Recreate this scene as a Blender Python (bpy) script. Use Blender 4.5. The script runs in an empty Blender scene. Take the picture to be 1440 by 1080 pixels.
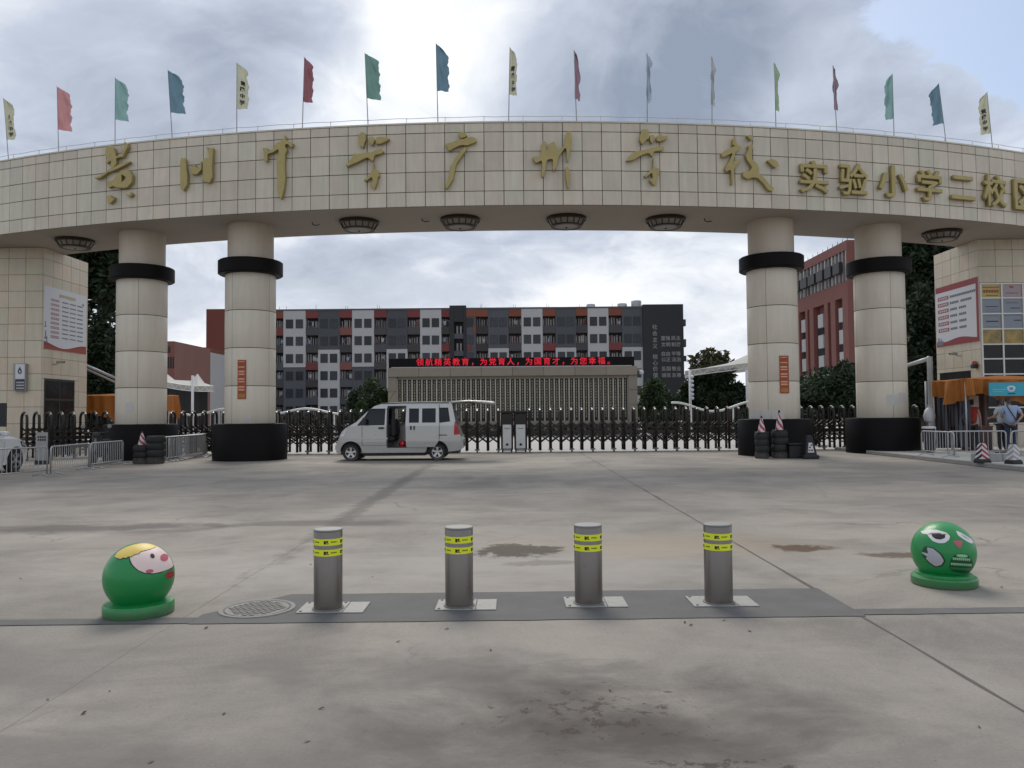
import bpy, bmesh, math, random
from mathutils import Vector, Matrix, noise as mnoise
from math import sin, cos, pi, radians as R, atan, atan2, sqrt

random.seed(7)
S = bpy.context.scene
C = S.collection

# ------------------------------------------------------------------ camera
F = 1100.0                       # focal length in photo pixels (1440 wide)
PITCH, ROLL = atan(41 / F), R(-0.5)
CAMLOC = Vector((0, 0, 1.5))
CM = (Matrix.Rotation(pi / 2 + PITCH, 3, 'X') @ Matrix.Rotation(ROLL, 3, 'Z'))
cam = bpy.data.cameras.new('camera')
cam.sensor_width = 36; cam.lens = 36 * F / 1440; cam.clip_start = 0.05; cam.clip_end = 6000
co = bpy.data.objects.new('camera', cam); C.objects.link(co)
co.matrix_world = Matrix.Translation(CAMLOC) @ CM.to_4x4()
S.camera = co

# ------------------------------------------------------------------ sky and sun
SUN_EL, SUN_AZ = R(48), R(-8)     # azimuth measured from +Y towards +X
W = bpy.data.worlds.new('World'); S.world = W; W.use_nodes = True
wn, wl = W.node_tree.nodes, W.node_tree.links
wn.clear()
def N(nt, t, **k):
    n = nt.new(t)
    for a, b in k.items():
        if a == 'ins':
            for i, v in b.items(): n.inputs[i].default_value = v
        else: setattr(n, a, b)
    return n
def mth(nt, lk, op, a, b=None, c=None, clamp=False):
    n = nt.new('ShaderNodeMath'); n.operation = op; n.use_clamp = clamp
    for i, v in enumerate((a, b, c)):
        if v is None: continue
        if isinstance(v, (int, float)): n.inputs[i].default_value = v
        else: lk.new(v, n.inputs[i])
    return n.outputs[0]
def mixc(nt, lk, f, a, b, mode='MIX'):
    n = nt.new('ShaderNodeMix'); n.data_type = 'RGBA'; n.blend_type = mode
    for i, v in ((0, f), (6, a), (7, b)):
        if isinstance(v, (int, float)): n.inputs[i].default_value = v
        elif isinstance(v, tuple): n.inputs[i].default_value = (*v, 1)
        else: lk.new(v, n.inputs[i])
    return n.outputs[2]
def ramp(nt, lk, f, stops, interp='LINEAR'):
    n = nt.new('ShaderNodeValToRGB'); n.color_ramp.interpolation = interp
    e = n.color_ramp.elements
    while len(e) > 1: e.remove(e[-1])
    e[0].position = stops[0][0]; e[0].color = stops[0][1] if len(stops[0][1]) == 4 else (*stops[0][1], 1)
    for p, c in stops[1:]:
        x = e.new(p); x.color = c if len(c) == 4 else (*c, 1)
    lk.new(f, n.inputs[0]); return n.outputs[0]
g1 = lambda v: (v, v, v)

def build_sky():
    M = lambda op, a, b=None, c=None, clamp=False: mth(wn, wl, op, a, b, c, clamp)
    sky = N(wn, 'ShaderNodeTexSky', sky_type='NISHITA', sun_disc=False, sun_elevation=SUN_EL, sun_rotation=SUN_AZ,
            air_density=1.0, dust_density=2.0, ozone_density=1.0)
    tc = N(wn, 'ShaderNodeTexCoord')
    sep = N(wn, 'ShaderNodeSeparateXYZ'); wl.new(tc.outputs['Generated'], sep.inputs[0])
    x, y, z = sep.outputs
    zz = M('ADD', M('MAXIMUM', z, 0.0), 0.30)
    cmb = N(wn, 'ShaderNodeCombineXYZ'); wl.new(M('DIVIDE', x, zz), cmb.inputs[0]); wl.new(M('DIVIDE', y, zz), cmb.inputs[1])
    cmb.inputs[2].default_value = 3.1
    wv = N(wn, 'ShaderNodeTexNoise', ins={'Scale': 2.4, 'Detail': 4, 'Roughness': 0.5}); wl.new(cmb.outputs[0], wv.inputs['Vector'])
    wc = N(wn, 'ShaderNodeVectorMath', operation='MULTIPLY_ADD'); wl.new(wv.outputs['Color'], wc.inputs[0]); wc.inputs[1].default_value = (0.32, 0.32, 0); wl.new(cmb.outputs[0], wc.inputs[2])
    warp = wc.outputs[0]
    def nz(sc, det, rough, dist, off=(0, 0, 0)):
        mp = N(wn, 'ShaderNodeMapping'); wl.new(warp, mp.inputs[0]); mp.inputs['Location'].default_value = off
        n = N(wn, 'ShaderNodeTexNoise', ins={'Scale': sc, 'Detail': det, 'Roughness': rough, 'Distortion': dist})
        wl.new(mp.outputs[0], n.inputs['Vector']); return n.outputs[0]
    big = nz(0.85, 3, 0.5, 0.2, (2.3, 0.7, 0))
    det = nz(2.5, 11, 0.60, 0.3)
    sdir = Vector((sin(SUN_AZ), cos(SUN_AZ))) * (cos(SUN_EL) / (sin(SUN_EL) + 0.3))
    det2 = nz(2.5, 8, 0.56, 0.3, (0.10, -0.16, 0))       # the same field, a step nearer the sun
    soft = nz(1.9, 2, 0.5, 0.25)
    def lobe(px, py, width):            # soft mask round one direction of the sky
        d = (CM @ Vector(((px - 720) / F, (540 - py) / F, -1))).normalized()
        v = N(wn, 'ShaderNodeVectorMath', operation='DOT_PRODUCT'); wl.new(tc.outputs['Generated'], v.inputs[0])
        v.inputs[1].default_value = d
        return M('POWER', M('MAXIMUM', v.outputs['Value'], 0.0), 1.0 / (1 - cos(width)))
    dens = M('ADD', M('MULTIPLY', big, 0.5), M('MULTIPLY', det, 0.75))
    # the open blue patch high on the right, the thick grey banks left and centre
    dens = M('SUBTRACT', dens, M('MULTIPLY', lobe(1510, -50, R(8)), 0.27))
    dens = M('SUBTRACT', dens, M('MULTIPLY', lobe(1230, -40, R(3)), 0.10))
    thick = M('ADD', M('ADD', M('MULTIPLY', lobe(180, 60, R(9)), 0.50), M('MULTIPLY', lobe(870, 90, R(8)), 0.42)), M('ADD', M('ADD', M('MULTIPLY', lobe(480, 0, R(5)), 0.28), M('ADD', M('MULTIPLY', lobe(1000, 200, R(5)), 0.42), M('MULTIPLY', lobe(1030, 70, R(5)), 0.62))), M('MULTIPLY', lobe(1240, 170, R(5)), 0.50)))
    dens = M('ADD', dens, M('MULTIPLY', thick, 0.16))
    low = M('SUBTRACT', 1.0, M('MULTIPLY', M('MAXIMUM', z, 0.0), 4.2), clamp=True)     # thin bright veil down at the horizon
    cov = ramp(wn, wl, M('ADD', dens, M('MULTIPLY', low, 0.34)), [(0.515, g1(0)), (0.56, g1(0.85)), (0.62, g1(1))], 'EASE')
    # how deep the cloud is decides how grey its underside reads; edges towards the sun are bright
    deep = M('ADD', M('ADD', M('MULTIPLY', soft, 0.05), M('MULTIPLY', big, 0.22)), M('MULTIPLY_ADD', det, 1.35, -0.12))
    deep = M('ADD', deep, M('MULTIPLY', thick, 0.36))
    deep = M('ADD', deep, M('MULTIPLY', M('SUBTRACT', det2, det), 0.9))
    deep = M('SUBTRACT', deep, M('MULTIPLY', low, 0.10))
    glow = M('ADD', M('MULTIPLY', lobe(640, 70, R(5)), 0.40), M('ADD', M('MULTIPLY', lobe(500, 150, R(7)), 0.16), M('MULTIPLY', lobe(1090, 150, R(5)), 0.25)))
    deep = M('SUBTRACT', deep, M('MULTIPLY', glow, 0.45))
    ccol = ramp(wn, wl, deep, [(0.40, (9.0, 9.1, 9.3)), (0.57, (6.8, 7.05, 7.45)), (0.74, (4.2, 4.65, 5.5)), (1.05, (2.2, 2.6, 3.35))], 'LINEAR')
    ccol = mixc(wn, wl, M('MULTIPLY', low, 0.55), ccol, (6.7, 6.85, 7.1))
    skyc = mixc(wn, wl, 0.30, sky.outputs[0], (3.9, 5.0, 6.6))
    col = mixc(wn, wl, cov, skyc, ccol)
    bg = N(wn, 'ShaderNodeBackground'); bg.inputs[1].default_value = 0.10
    wl.new(col, bg.inputs[0])
    o = N(wn, 'ShaderNodeOutputWorld'); wl.new(bg.outputs[0], o.inputs[0])
build_sky()
sl = bpy.data.lights.new('sun', 'SUN'); sl.energy = 1.4; sl.angle = R(25); sl.color = (1, 0.93, 0.82)
so = bpy.data.objects.new('sun', sl); C.objects.link(so)
sd = Vector((sin(SUN_AZ) * cos(SUN_EL), cos(SUN_AZ) * cos(SUN_EL), sin(SUN_EL)))
so.rotation_euler = sd.to_track_quat('Z', 'Y').to_euler(); so.location = (0, 0, 60)

S.view_settings.view_transform = 'Standard'; S.view_settings.look = 'None'
S.view_settings.gamma = 1; S.view_settings.use_curve_mapping = False
S.view_settings.exposure = 0.46
S.cycles.use_denoising = True
S.cycles.max_bounces = 6; S.cycles.transparent_max_bounces = 12

# ------------------------------------------------------------------ helpers
def ray(x, y): return CM @ Vector(((x - 720) / F, (540 - y) / F, -1))
def at(x, y, D):                  # photo pixel + distance along Y -> point of the place
    d = ray(x, y); return CAMLOC + d * (D / d.y)
def gnd(x, y, z=0.0):
    d = ray(x, y); return CAMLOC + d * ((z - 1.5) / d.z)

class MB:
    def __init__(s): s.v = []; s.f = []; s.sm = []
    def add(s, vs, fs, M=None, smooth=False):
        b = len(s.v)
        s.v += [tuple(M @ Vector(p)) if M else tuple(p) for p in vs]
        for f in fs: s.f.append(tuple(i + b for i in f)); s.sm.append(smooth)
        return s
    def box(s, x0, x1, y0, y1, z0, z1, M=None):
        v = [(x0, y0, z0), (x1, y0, z0), (x1, y1, z0), (x0, y1, z0), (x0, y0, z1), (x1, y0, z1), (x1, y1, z1), (x0, y1, z1)]
        return s.add(v, [(3, 2, 1, 0), (4, 5, 6, 7), (0, 1, 5, 4), (1, 2, 6, 5), (2, 3, 7, 6), (3, 0, 4, 7)], M)
    def lathe(s, prof, n=24, M=None, a0=0, a1=2 * pi, smooth=True, cap=True):
        # corners sharper than ~35 degrees in the outline stay crisp: the outline is turned run by run
        if smooth and len(prof) > 2:
            runs, cur = [], [prof[0]]
            for i in range(1, len(prof)):
                cur.append(prof[i])
                if i < len(prof) - 1:
                    d0 = (prof[i][0] - prof[i - 1][0], prof[i][1] - prof[i - 1][1]); d1 = (prof[i + 1][0] - prof[i][0], prof[i + 1][1] - prof[i][1])
                    l0, l1 = math.hypot(*d0), math.hypot(*d1)
                    if l0 > 1e-6 and l1 > 1e-6 and (d0[0] * d1[0] + d0[1] * d1[1]) / (l0 * l1) < 0.8:
                        runs.append(cur); cur = [prof[i]]
            runs.append(cur)
            if len(runs) > 1:
                for k, r_ in enumerate(runs): s.lathe(r_, n, M, a0, a1, smooth, False)
                if cap and abs(a1 - a0 - 2 * pi) < 1e-6:
                    for (r_, z_), up in ((prof[0], False), (prof[-1], True)):
                        if r_ > 1e-5:
                            v = [(r_ * cos(2 * pi * i / n), r_ * sin(2 * pi * i / n), z_) for i in range(n)]
                            s.add(v, [tuple(range(n)) if up else tuple(reversed(range(n)))], M)
                return s
        full = abs(a1 - a0 - 2 * pi) < 1e-6
        k = n if full else n + 1
        v = []
        for r, z in prof:
            for i in range(k):
                a = a0 + (a1 - a0) * i / n
                v.append((r * cos(a), r * sin(a), z))
        f = []
        for j in range(len(prof) - 1):
            for i in range(n):
                i2 = (i + 1) % k
                f.append((j * k + i, j * k + i2, (j + 1) * k + i2, (j + 1) * k + i))
        s.add(v, f, M, smooth)
        if cap and full:
            b = len(s.v) - len(v)
            if prof[0][0] > 1e-5: s.f.append(tuple(b + i for i in reversed(range(k)))); s.sm.append(False)
            if prof[-1][0] > 1e-5: s.f.append(tuple(b + (len(prof) - 1) * k + i for i in range(k))); s.sm.append(False)
        return s
    def tube(s, pts, r, n=6, M=None, cap=True):
        pts = [Vector(p) for p in pts]
        rr = r if isinstance(r, (list, tuple)) else [r] * len(pts)
        v = []; prev = None
        for i, p in enumerate(pts):
            t = (pts[min(i + 1, len(pts) - 1)] - pts[max(i - 1, 0)]).normalized()
            if prev is None:
                a = Vector((0, 0, 1)) if abs(t.z) < 0.9 else Vector((1, 0, 0))
                u = t.cross(a).normalized()
            else:
                u = (prev - t * prev.dot(t)).normalized()
            prev = u; w = t.cross(u)
            for k in range(n):
                a = 2 * pi * (k + 0.5) / n
                v.append(p + (u * cos(a) + w * sin(a)) * rr[i])
        f = []
        for i in range(len(pts) - 1):
            for k in range(n):
                f.append((i * n + k, i * n + (k + 1) % n, (i + 1) * n + (k + 1) % n, (i + 1) * n + k))
        if cap: f += [tuple(reversed(range(n))), tuple((len(pts) - 1) * n + k for k in range(n))]
        return s.add(v, f, M, n > 5)
    def grid(s, fn, nu, nv, smooth=True):
        v = [fn(i / nu, j / nv) for j in range(nv + 1) for i in range(nu + 1)]
        f = [(j * (nu + 1) + i, j * (nu + 1) + i + 1, (j + 1) * (nu + 1) + i + 1, (j + 1) * (nu + 1) + i) for j in range(nv) for i in range(nu)]
        return s.add(v, f, None, smooth)
    def mesh(s, name, bevel=0, seg=1, off=None):
        me = bpy.data.meshes.new(name)
        vs = [(a - off[0], b - off[1], c - off[2]) for a, b, c in s.v] if off is not None else s.v
        me.from_pydata(vs, [], s.f)
        me.polygons.foreach_set('use_smooth', s.sm)
        if bevel:
            bm = bmesh.new(); bm.from_mesh(me)
            bmesh.ops.remove_doubles(bm, verts=bm.verts, dist=1e-5)
            es = [e for e in bm.edges if len(e.link_faces) == 2 and e.calc_face_angle(0) > 0.5]
            bmesh.ops.bevel(bm, geom=es, offset=bevel, segments=seg, affect='EDGES', clamp_overlap=True)
            bm.to_mesh(me); bm.free()
        me.update()
        return me

def link(name, me, m=None, parent=None, kind=None, loc=None, rot=None):
    o = bpy.data.objects.new(name, me)
    C.objects.link(o)
    if m is not None and me is not None and not me.materials: me.materials.append(m)
    if parent: o.parent = parent
    if kind: o['kind'] = kind
    if loc is not None: o.location = loc
    if rot is not None: o.rotation_euler = rot
    return o
def obj(name, mb, m, parent=None, world=False, bevel=0, seg=1, kind=None, label=None, loc=None, rot=None):
    """links a mesh builder as ONE object; world=True: its vertices are given in world space"""
    off = None
    if world and parent:
        off = Vector(parent.location)
        if parent.parent: off += parent.parent.location
    o = link(name, mb.mesh(name, bevel, seg, off), m, parent, kind, loc, rot)
    if label: o['label'] = label
    return o
def thing(name, label, cat, loc=(0, 0, 0), rz=0, group=None):
    o = bpy.data.objects.new(name, None); C.objects.link(o); o.empty_display_size = 0.2
    o.location = loc; o.rotation_euler = (0, 0, rz); o['label'] = label; o['category'] = cat
    if group: o['group'] = group
    return o
def tag(o, label, cat, group=None):
    o['label'] = label; o['category'] = cat
    if group: o['group'] = group
    return o
def dup(root, loc, rz=None, label=None, group=None):
    r = root.copy(); C.objects.link(r); r.location = loc
    if rz is not None: r.rotation_euler = (0, 0, rz)
    if label: r['label'] = label
    if group: r['group'] = group
    for ch in list(root.children):
        c = ch.copy(); C.objects.link(c); c.parent = r
        for gch in ch.children:
            d = gch.copy(); C.objects.link(d); d.parent = c
    return r
def shape(polys, depth, bevel=0.0, res=2, off=0.0):
    """flat outlines (holes allowed) with thickness, in the local XY plane, front towards +Z"""
    cu = bpy.data.curves.new('outline', 'CURVE'); cu.dimensions = '2D'; cu.fill_mode = 'BOTH'
    cu.extrude = depth / 2; cu.bevel_depth = bevel; cu.bevel_resolution = 0; cu.offset = off
    for p in polys:
        sp = cu.splines.new('POLY'); sp.points.add(len(p) - 1)
        for i, q in enumerate(p): sp.points[i].co = (q[0], q[1], 0, 1)
        sp.use_cyclic_u = True
    o = bpy.data.objects.new('outline', cu); C.objects.link(o)
    dg = bpy.context.evaluated_depsgraph_get()
    me = bpy.data.meshes.new_from_object(o.evaluated_get(dg))
    bpy.data.objects.remove(o); bpy.data.curves.remove(cu)
    for p in me.polygons: p.use_smooth = False
    me.materials.clear()
    return me
def glyphs(body, size=1.0, depth=0.01, bold=0.0, bevel=0.0, spacing=1.0, line=1.0):
    cu = bpy.data.curves.new('lettering', 'FONT'); cu.body = body; cu.size = size
    cu.extrude = depth / 2; cu.offset = bold; cu.bevel_depth = bevel; cu.bevel_resolution = 0; cu.resolution_u = 2
    cu.align_x = 'CENTER'; cu.align_y = 'CENTER'; cu.space_character = spacing; cu.space_line = line
    o = bpy.data.objects.new('lettering', cu); C.objects.link(o)
    dg = bpy.context.evaluated_depsgraph_get()
    me = bpy.data.meshes.new_from_object(o.evaluated_get(dg))
    bpy.data.objects.remove(o); bpy.data.curves.remove(cu)
    me.materials.clear()
    xs = [v.co.x for v in me.vertices]; ys = [v.co.y for v in me.vertices]
    if xs:
        cx, cy = (min(xs) + max(xs)) / 2, (min(ys) + max(ys)) / 2
        for v in me.vertices: v.co.x -= cx; v.co.y -= cy
        me['w'] = max(xs) - min(xs); me['h'] = max(ys) - min(ys)
    return me

# ------------------------------------------------------------------ materials
def pm(name, col, rough=0.6, metal=0.0, var=0.12, scale=6.0, bump=0.0, rnd=0.0, spec=0.5, emit=0, island=0.0, coat=0.0, streak=0.0, bscale=None, pos=True, trans=0.0):
    m = bpy.data.materials.new(name); m.use_nodes = True
    nt, lk = m.node_tree.nodes, m.node_tree.links
    b = nt['Principled BSDF']
    b.inputs['Roughness'].default_value = rough; b.inputs['Metallic'].default_value = metal
    b.inputs['Specular IOR Level'].default_value = spec; b.inputs['Coat Weight'].default_value = coat
    if pos: vec = nt.new('ShaderNodeNewGeometry').outputs['Position']
    else: vec = nt.new('ShaderNodeTexCoord').outputs['Object']
    n = N(nt, 'ShaderNodeTexNoise', ins={'Scale': scale, 'Detail': 6, 'Roughness': 0.6}); lk.new(vec, n.inputs['Vector'])
    f = mth(nt, lk, 'MULTIPLY_ADD', mth(nt, lk, 'SUBTRACT', n.outputs[0], 0.5), var * 3.2, 1.0)
    if rnd:
        oi = nt.new('ShaderNodeObjectInfo')
        f = mth(nt, lk, 'MULTIPLY', f, mth(nt, lk, 'MULTIPLY_ADD', oi.outputs['Random'], rnd * 2, 1 - rnd))
    if island:
        ge = nt.new('ShaderNodeNewGeometry')
        f = mth(nt, lk, 'MULTIPLY', f, mth(nt, lk, 'MULTIPLY_ADD', ge.outputs['Random Per Island'], island * 2, 1 - island))
    if streak:
        mp = N(nt, 'ShaderNodeMapping'); mp.inputs['Scale'].default_value = (5, 5, 0.5); lk.new(vec, mp.inputs[0])
        n2 = N(nt, 'ShaderNodeTexNoise', ins={'Scale': 1.3, 'Detail': 5, 'Roughness': 0.6}); lk.new(mp.outputs[0], n2.inputs['Vector'])
        f = mth(nt, lk, 'MULTIPLY', f, mth(nt, lk, 'MULTIPLY_ADD', mth(nt, lk, 'SUBTRACT', n2.outputs[0], 0.5), streak * 3, 1.0))
    cc = nt.new('ShaderNodeVectorMath'); cc.operation = 'SCALE'; cc.inputs[0].default_value = col; lk.new(f, cc.inputs['Scale'])
    lk.new(cc.outputs[0], b.inputs['Base Color'])
    rr = mth(nt, lk, 'MULTIPLY_ADD', mth(nt, lk, 'SUBTRACT', n.outputs[0], 0.5), 0.25, rough, clamp=True)
    lk.new(rr, b.inputs['Roughness'])
    if bump:
        bn = N(nt, 'ShaderNodeTexNoise', ins={'Scale': bscale or scale * 6, 'Detail': 4}); lk.new(vec, bn.inputs['Vector'])
        bp = N(nt, 'ShaderNodeBump', ins={'Strength': bump, 'Distance': 0.02}); lk.new(bn.outputs[0], bp.inputs['Height'])
        lk.new(bp.outputs[0], b.inputs['Normal'])
    if emit:
        b.inputs['Emission Color'].default_value = (*col, 1); b.inputs['Emission Strength'].default_value = emit
    if trans:
        out = nt['Material Output']; tr = nt.new('ShaderNodeBsdfTranslucent'); lk.new(cc.outputs[0], tr.inputs[0])
        mx = nt.new('ShaderNodeMixShader'); mx.inputs[0].default_value = trans
        lk.new(b.outputs[0], mx.inputs[1]); lk.new(tr.outputs[0], mx.inputs[2]); lk.new(mx.outputs[0], out.inputs[0])
    return m
def glassm(name, tint, clear=0.5, rough=0.05):
    m = bpy.data.materials.new(name); m.use_nodes = True
    nt, lk = m.node_tree.nodes, m.node_tree.links
    b = nt['Principled BSDF']; b.inputs['Roughness'].default_value = rough
    ge = nt.new('ShaderNodeNewGeometry')
    n = N(nt, 'ShaderNodeTexNoise', ins={'Scale': 0.8, 'Detail': 3}); lk.new(ge.outputs['Position'], n.inputs['Vector'])
    c = mixc(nt, lk, n.outputs[0], tuple(t * 0.5 for t in tint), tuple(t * 1.5 for t in tint)); lk.new(c, b.inputs['Base Color'])
    tr = nt.new('ShaderNodeBsdfTransparent'); tr.inputs[0].default_value = (*[min(1, 0.35 + t) for t in tint], 1)
    mx = nt.new('ShaderNodeMixShader'); mx.inputs[0].default_value = clear
    lk.new(b.outputs[0], mx.inputs[1]); lk.new(tr.outputs[0], mx.inputs[2]); lk.new(mx.outputs[0], nt['Material Output'].inputs[0])
    return m

def concrete():
    m = bpy.data.materials.new('yard_concrete'); m.use_nodes = True
    nt, lk = m.node_tree.nodes, m.node_tree.links; b = nt['Principled BSDF']
    P = nt.new('ShaderNodeNewGeometry').outputs['Position']
    M = lambda op, a, bb=None, c=None, clamp=False: mth(nt, lk, op, a, bb, c, clamp)
    def nz(sc, det, rough=0.6, st=(1, 1, 1), dist=0.0, off=(0, 0, 0)):
        mp = N(nt, 'ShaderNodeMapping'); mp.inputs['Scale'].default_value = st; mp.inputs['Location'].default_value = off; lk.new(P, mp.inputs[0])
        n = N(nt, 'ShaderNodeTexNoise', ins={'Scale': sc, 'Detail': det, 'Roughness': rough, 'Distortion': dist}); lk.new(mp.outputs[0], n.inputs['Vector']); return n.outputs[0]
    a = nz(0.32, 7, 0.62, dist=0.4)
    bb = nz(1.1, 9, 0.66, (0.55, 1, 1), 0.6, (3, 8, 0))
    c = nz(0.8, 8, 0.7, (1.0, 0.45, 1), 0.5, (11, 2, 0))
    gr = nz(55, 5, 0.7)
    sp = nz(9, 6, 0.7)
    base = mixc(nt, lk, ramp(nt, lk, a, [(0.34, g1(0)), (0.64, g1(1))]), (0.185, 0.168, 0.150), (0.345, 0.310, 0.260))
    base = mixc(nt, lk, M('MULTIPLY', ramp(nt, lk, bb, [(0.47, g1(0)), (0.64, g1(1))]), 0.55), base, (0.118, 0.104, 0.091))
    base = mixc(nt, lk, M('MULTIPLY', ramp(nt, lk, c, [(0.50, g1(0)), (0.68, g1(1))]), 0.55), base, (0.335, 0.305, 0.266))
    base = mixc(nt, lk, M('MULTIPLY', ramp(nt, lk, sp, [(0.56, g1(0)), (0.72, g1(1))]), 0.3), base, (0.12, 0.11, 0.10))
    base = mixc(nt, lk, 0.28, base, ramp(nt, lk, gr, [(0.3, (.12,.112,.103)), (0.7, (.36,.338,.308))]))
    wp = N(nt, 'ShaderNodeTexNoise', ins={'Scale': 1.6, 'Detail': 6}); lk.new(P, wp.inputs['Vector'])
    wv = N(nt, 'ShaderNodeVectorMath', operation='MULTIPLY_ADD'); lk.new(wp.outputs['Color'], wv.inputs[0]); wv.inputs[1].default_value = (0.9, 0.9, 0); lk.new(P, wv.inputs[2])
    vo = N(nt, 'ShaderNodeTexVoronoi', feature='DISTANCE_TO_EDGE', ins={'Scale': 0.33}); lk.new(wv.outputs[0], vo.inputs['Vector'])
    crk = M('MULTIPLY', ramp(nt, lk, vo.outputs['Distance'], [(0.0, g1(1)), (0.006, g1(0))]), ramp(nt, lk, a, [(0.50, g1(0)), (0.62, g1(1))]))
    base = mixc(nt, lk, M('MULTIPLY', crk, 0.55), base, (0.06, 0.054, 0.048))
    sep = nt.new('ShaderNodeSeparateXYZ'); lk.new(P, sep.inputs[0])
    def spot(x, y, rx, ry, warp, col, amt, lo=0.2, hi=0.7, gain=2.4, dw=1.0):
        nonlocal base
        dx = M('DIVIDE', M('SUBTRACT', sep.outputs[0], x), rx); dy = M('DIVIDE', M('SUBTRACT', sep.outputs[1], y), ry)
        d = M('SQRT', M('ADD', M('MULTIPLY', dx, dx), M('MULTIPLY', dy, dy)))
        d = M('MULTIPLY', M('SUBTRACT', 1.0, d), dw)
        d = M('ADD', d, M('MULTIPLY', M('SUBTRACT', warp, 0.5), gain))
        base = mixc(nt, lk, M('MULTIPLY', ramp(nt, lk, d, [(lo, g1(0)), (hi, g1(1))]), amt), base, col)
    w1 = nz(3.2, 9, 0.72, dist=0.5); w2 = nz(1.3, 8, 0.65, (0.7, 1, 1), 0.3, (5, 5, 0)); w3 = nz(9, 8, 0.75, dist=0.3, off=(2, 0, 0))
    spot(-0.2, 3.4, 3.4, 1.5, w2, (0.125, 0.117, 0.111), 0.6, -0.1, 0.9)
    spot(-0.6, 7.7, 4.5, 1.5, w2, (0.375, 0.350, 0.320), 0.5, -0.1, 0.8)
    spot(0.40, 3.85, 1.25, 0.80, w2, (0.062, 0.053, 0.046), 0.85, -0.05, 0.85)
    spot(0.38, 3.95, 0.85, 0.62, w3, (0.040, 0.028, 0.021), 0.7, 0.62, 0.80, 4.2, 0.7)
    spot(-0.5, 4.6, 1.2, 0.7, w2, (0.11, 0.102, 0.095), 0.5, 0.1, 0.9)
    spot(-3.6, 4.7, 1.5, 1.0, w2, (0.13, 0.124, 0.119), 0.45, 0.0, 0.8)
    spot(0.9, 3.35, 0.8, 0.22, w3, (0.05, 0.04, 0.033), 0.8, 0.62, 0.85, 4.2, 0.7)
    spot(-2.0, 3.6, 0.9, 0.6, w2, (0.105, 0.10, 0.096), 0.5, 0.1, 0.8)
    spot(1.25, 3.9, 0.9, 0.5, w2, (0.095, 0.085, 0.075), 0.55, 0.1, 0.8)
    spot(-5.6, 10.6, 2.2, 0.55, w2, (0.085, 0.078, 0.074), 0.75, 0.1, 0.6)
    spot(-2.6, 10.9, 1.6, 0.35, w2, (0.10, 0.092, 0.085), 0.6, 0.1, 0.6)
    spot(1.9, 8.9, 2.2, 1.1, w2, (0.30, 0.245, 0.175), 0.6, 0.0, 0.8)
    spot(0.05, 8.62, 0.56, 0.5, w1, (0.062, 0.052, 0.036), 0.9, 0.12, 0.38)
    spot(3.15, 8.62, 0.40, 0.30, w1, (0.080, 0.046, 0.026), 0.9, 0.12, 0.45)
    spot(4.0, 8.15, 0.46, 0.22, w1, (0.090, 0.060, 0.040), 0.85, 0.12, 0.45)
    spot(0.3, 7.9, 0.5, 0.2, w1, (0.14, 0.125, 0.105), 0.55, 0.12, 0.5)
    spot(-2.45, 16, 0.22, 9, w1, (0.105, 0.097, 0.09), 0.6, 0.0, 0.5)
    lk.new(base, b.inputs['Base Color'])
    lk.new(M('MULTIPLY_ADD', a, -0.3, 0.95), b.inputs['Roughness'])
    b.inputs['Specular IOR Level'].default_value = 0.25
    bp = N(nt, 'ShaderNodeBump', ins={'Strength': 0.35, 'Distance': 0.006}); lk.new(M('ADD', gr, M('MULTIPLY', sp, 1.5)), bp.inputs['Height']); lk.new(bp.outputs[0], b.inputs['Normal'])
    return m

def worn(m, spots=((0.30, (0.12, 0.22, 0.13)),), zdirt=0.10, scale=9.0):
    """scuffs and splashed dirt with shapes of their own on painted stone"""
    nt, lk = m.node_tree.nodes, m.node_tree.links; b = nt['Principled BSDF']
    src = b.inputs['Base Color'].links[0].from_socket
    P = nt.new('ShaderNodeNewGeometry').outputs['Position']
    n = N(nt, 'ShaderNodeTexNoise', ins={'Scale': scale, 'Detail': 9, 'Roughness': 0.72}); lk.new(P, n.inputs['Vector'])
    n2 = N(nt, 'ShaderNodeTexNoise', ins={'Scale': scale * 3, 'Detail': 6, 'Roughness': 0.7}); lk.new(P, n2.inputs['Vector'])
    c = src
    for amt, col in spots:
        c = mixc(nt, lk, mth(nt, lk, 'MULTIPLY', ramp(nt, lk, n.outputs[0], [(0.60, g1(0)), (0.67, g1(1))]), amt), c, col)
    sp = nt.new('ShaderNodeSeparateXYZ'); lk.new(P, sp.inputs[0])
    h = mth(nt, lk, 'SUBTRACT', 1.0, mth(nt, lk, 'DIVIDE', sp.outputs[2], zdirt))
    h = mth(nt, lk, 'ADD', h, mth(nt, lk, 'MULTIPLY', mth(nt, lk, 'SUBTRACT', n2.outputs[0], 0.5), 2.2))
    c = mixc(nt, lk, mth(nt, lk, 'MULTIPLY', ramp(nt, lk, h, [(0.25, g1(0)), (0.9, g1(1))]), 0.55), c, (0.13, 0.115, 0.095))
    lk.new(c, b.inputs['Base Color'])
def hue_varied(m, a, bb):
    nt, lk = m.node_tree.nodes, m.node_tree.links; b = nt['Principled BSDF']
    src = b.inputs['Base Color'].links[0].from_socket
    oi = nt.new('ShaderNodeObjectInfo')
    r = mth(nt, lk, 'FRACT', mth(nt, lk, 'MULTIPLY', oi.outputs['Random'], 7.31))
    t = ramp(nt, lk, r, [(0.0, a), (0.45, (1, 1, 1)), (0.7, (1, 1, 1)), (1.0, bb)])
    lk.new(mixc(nt, lk, 1.0, src, t, 'MULTIPLY'), b.inputs['Base Color'])

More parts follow.
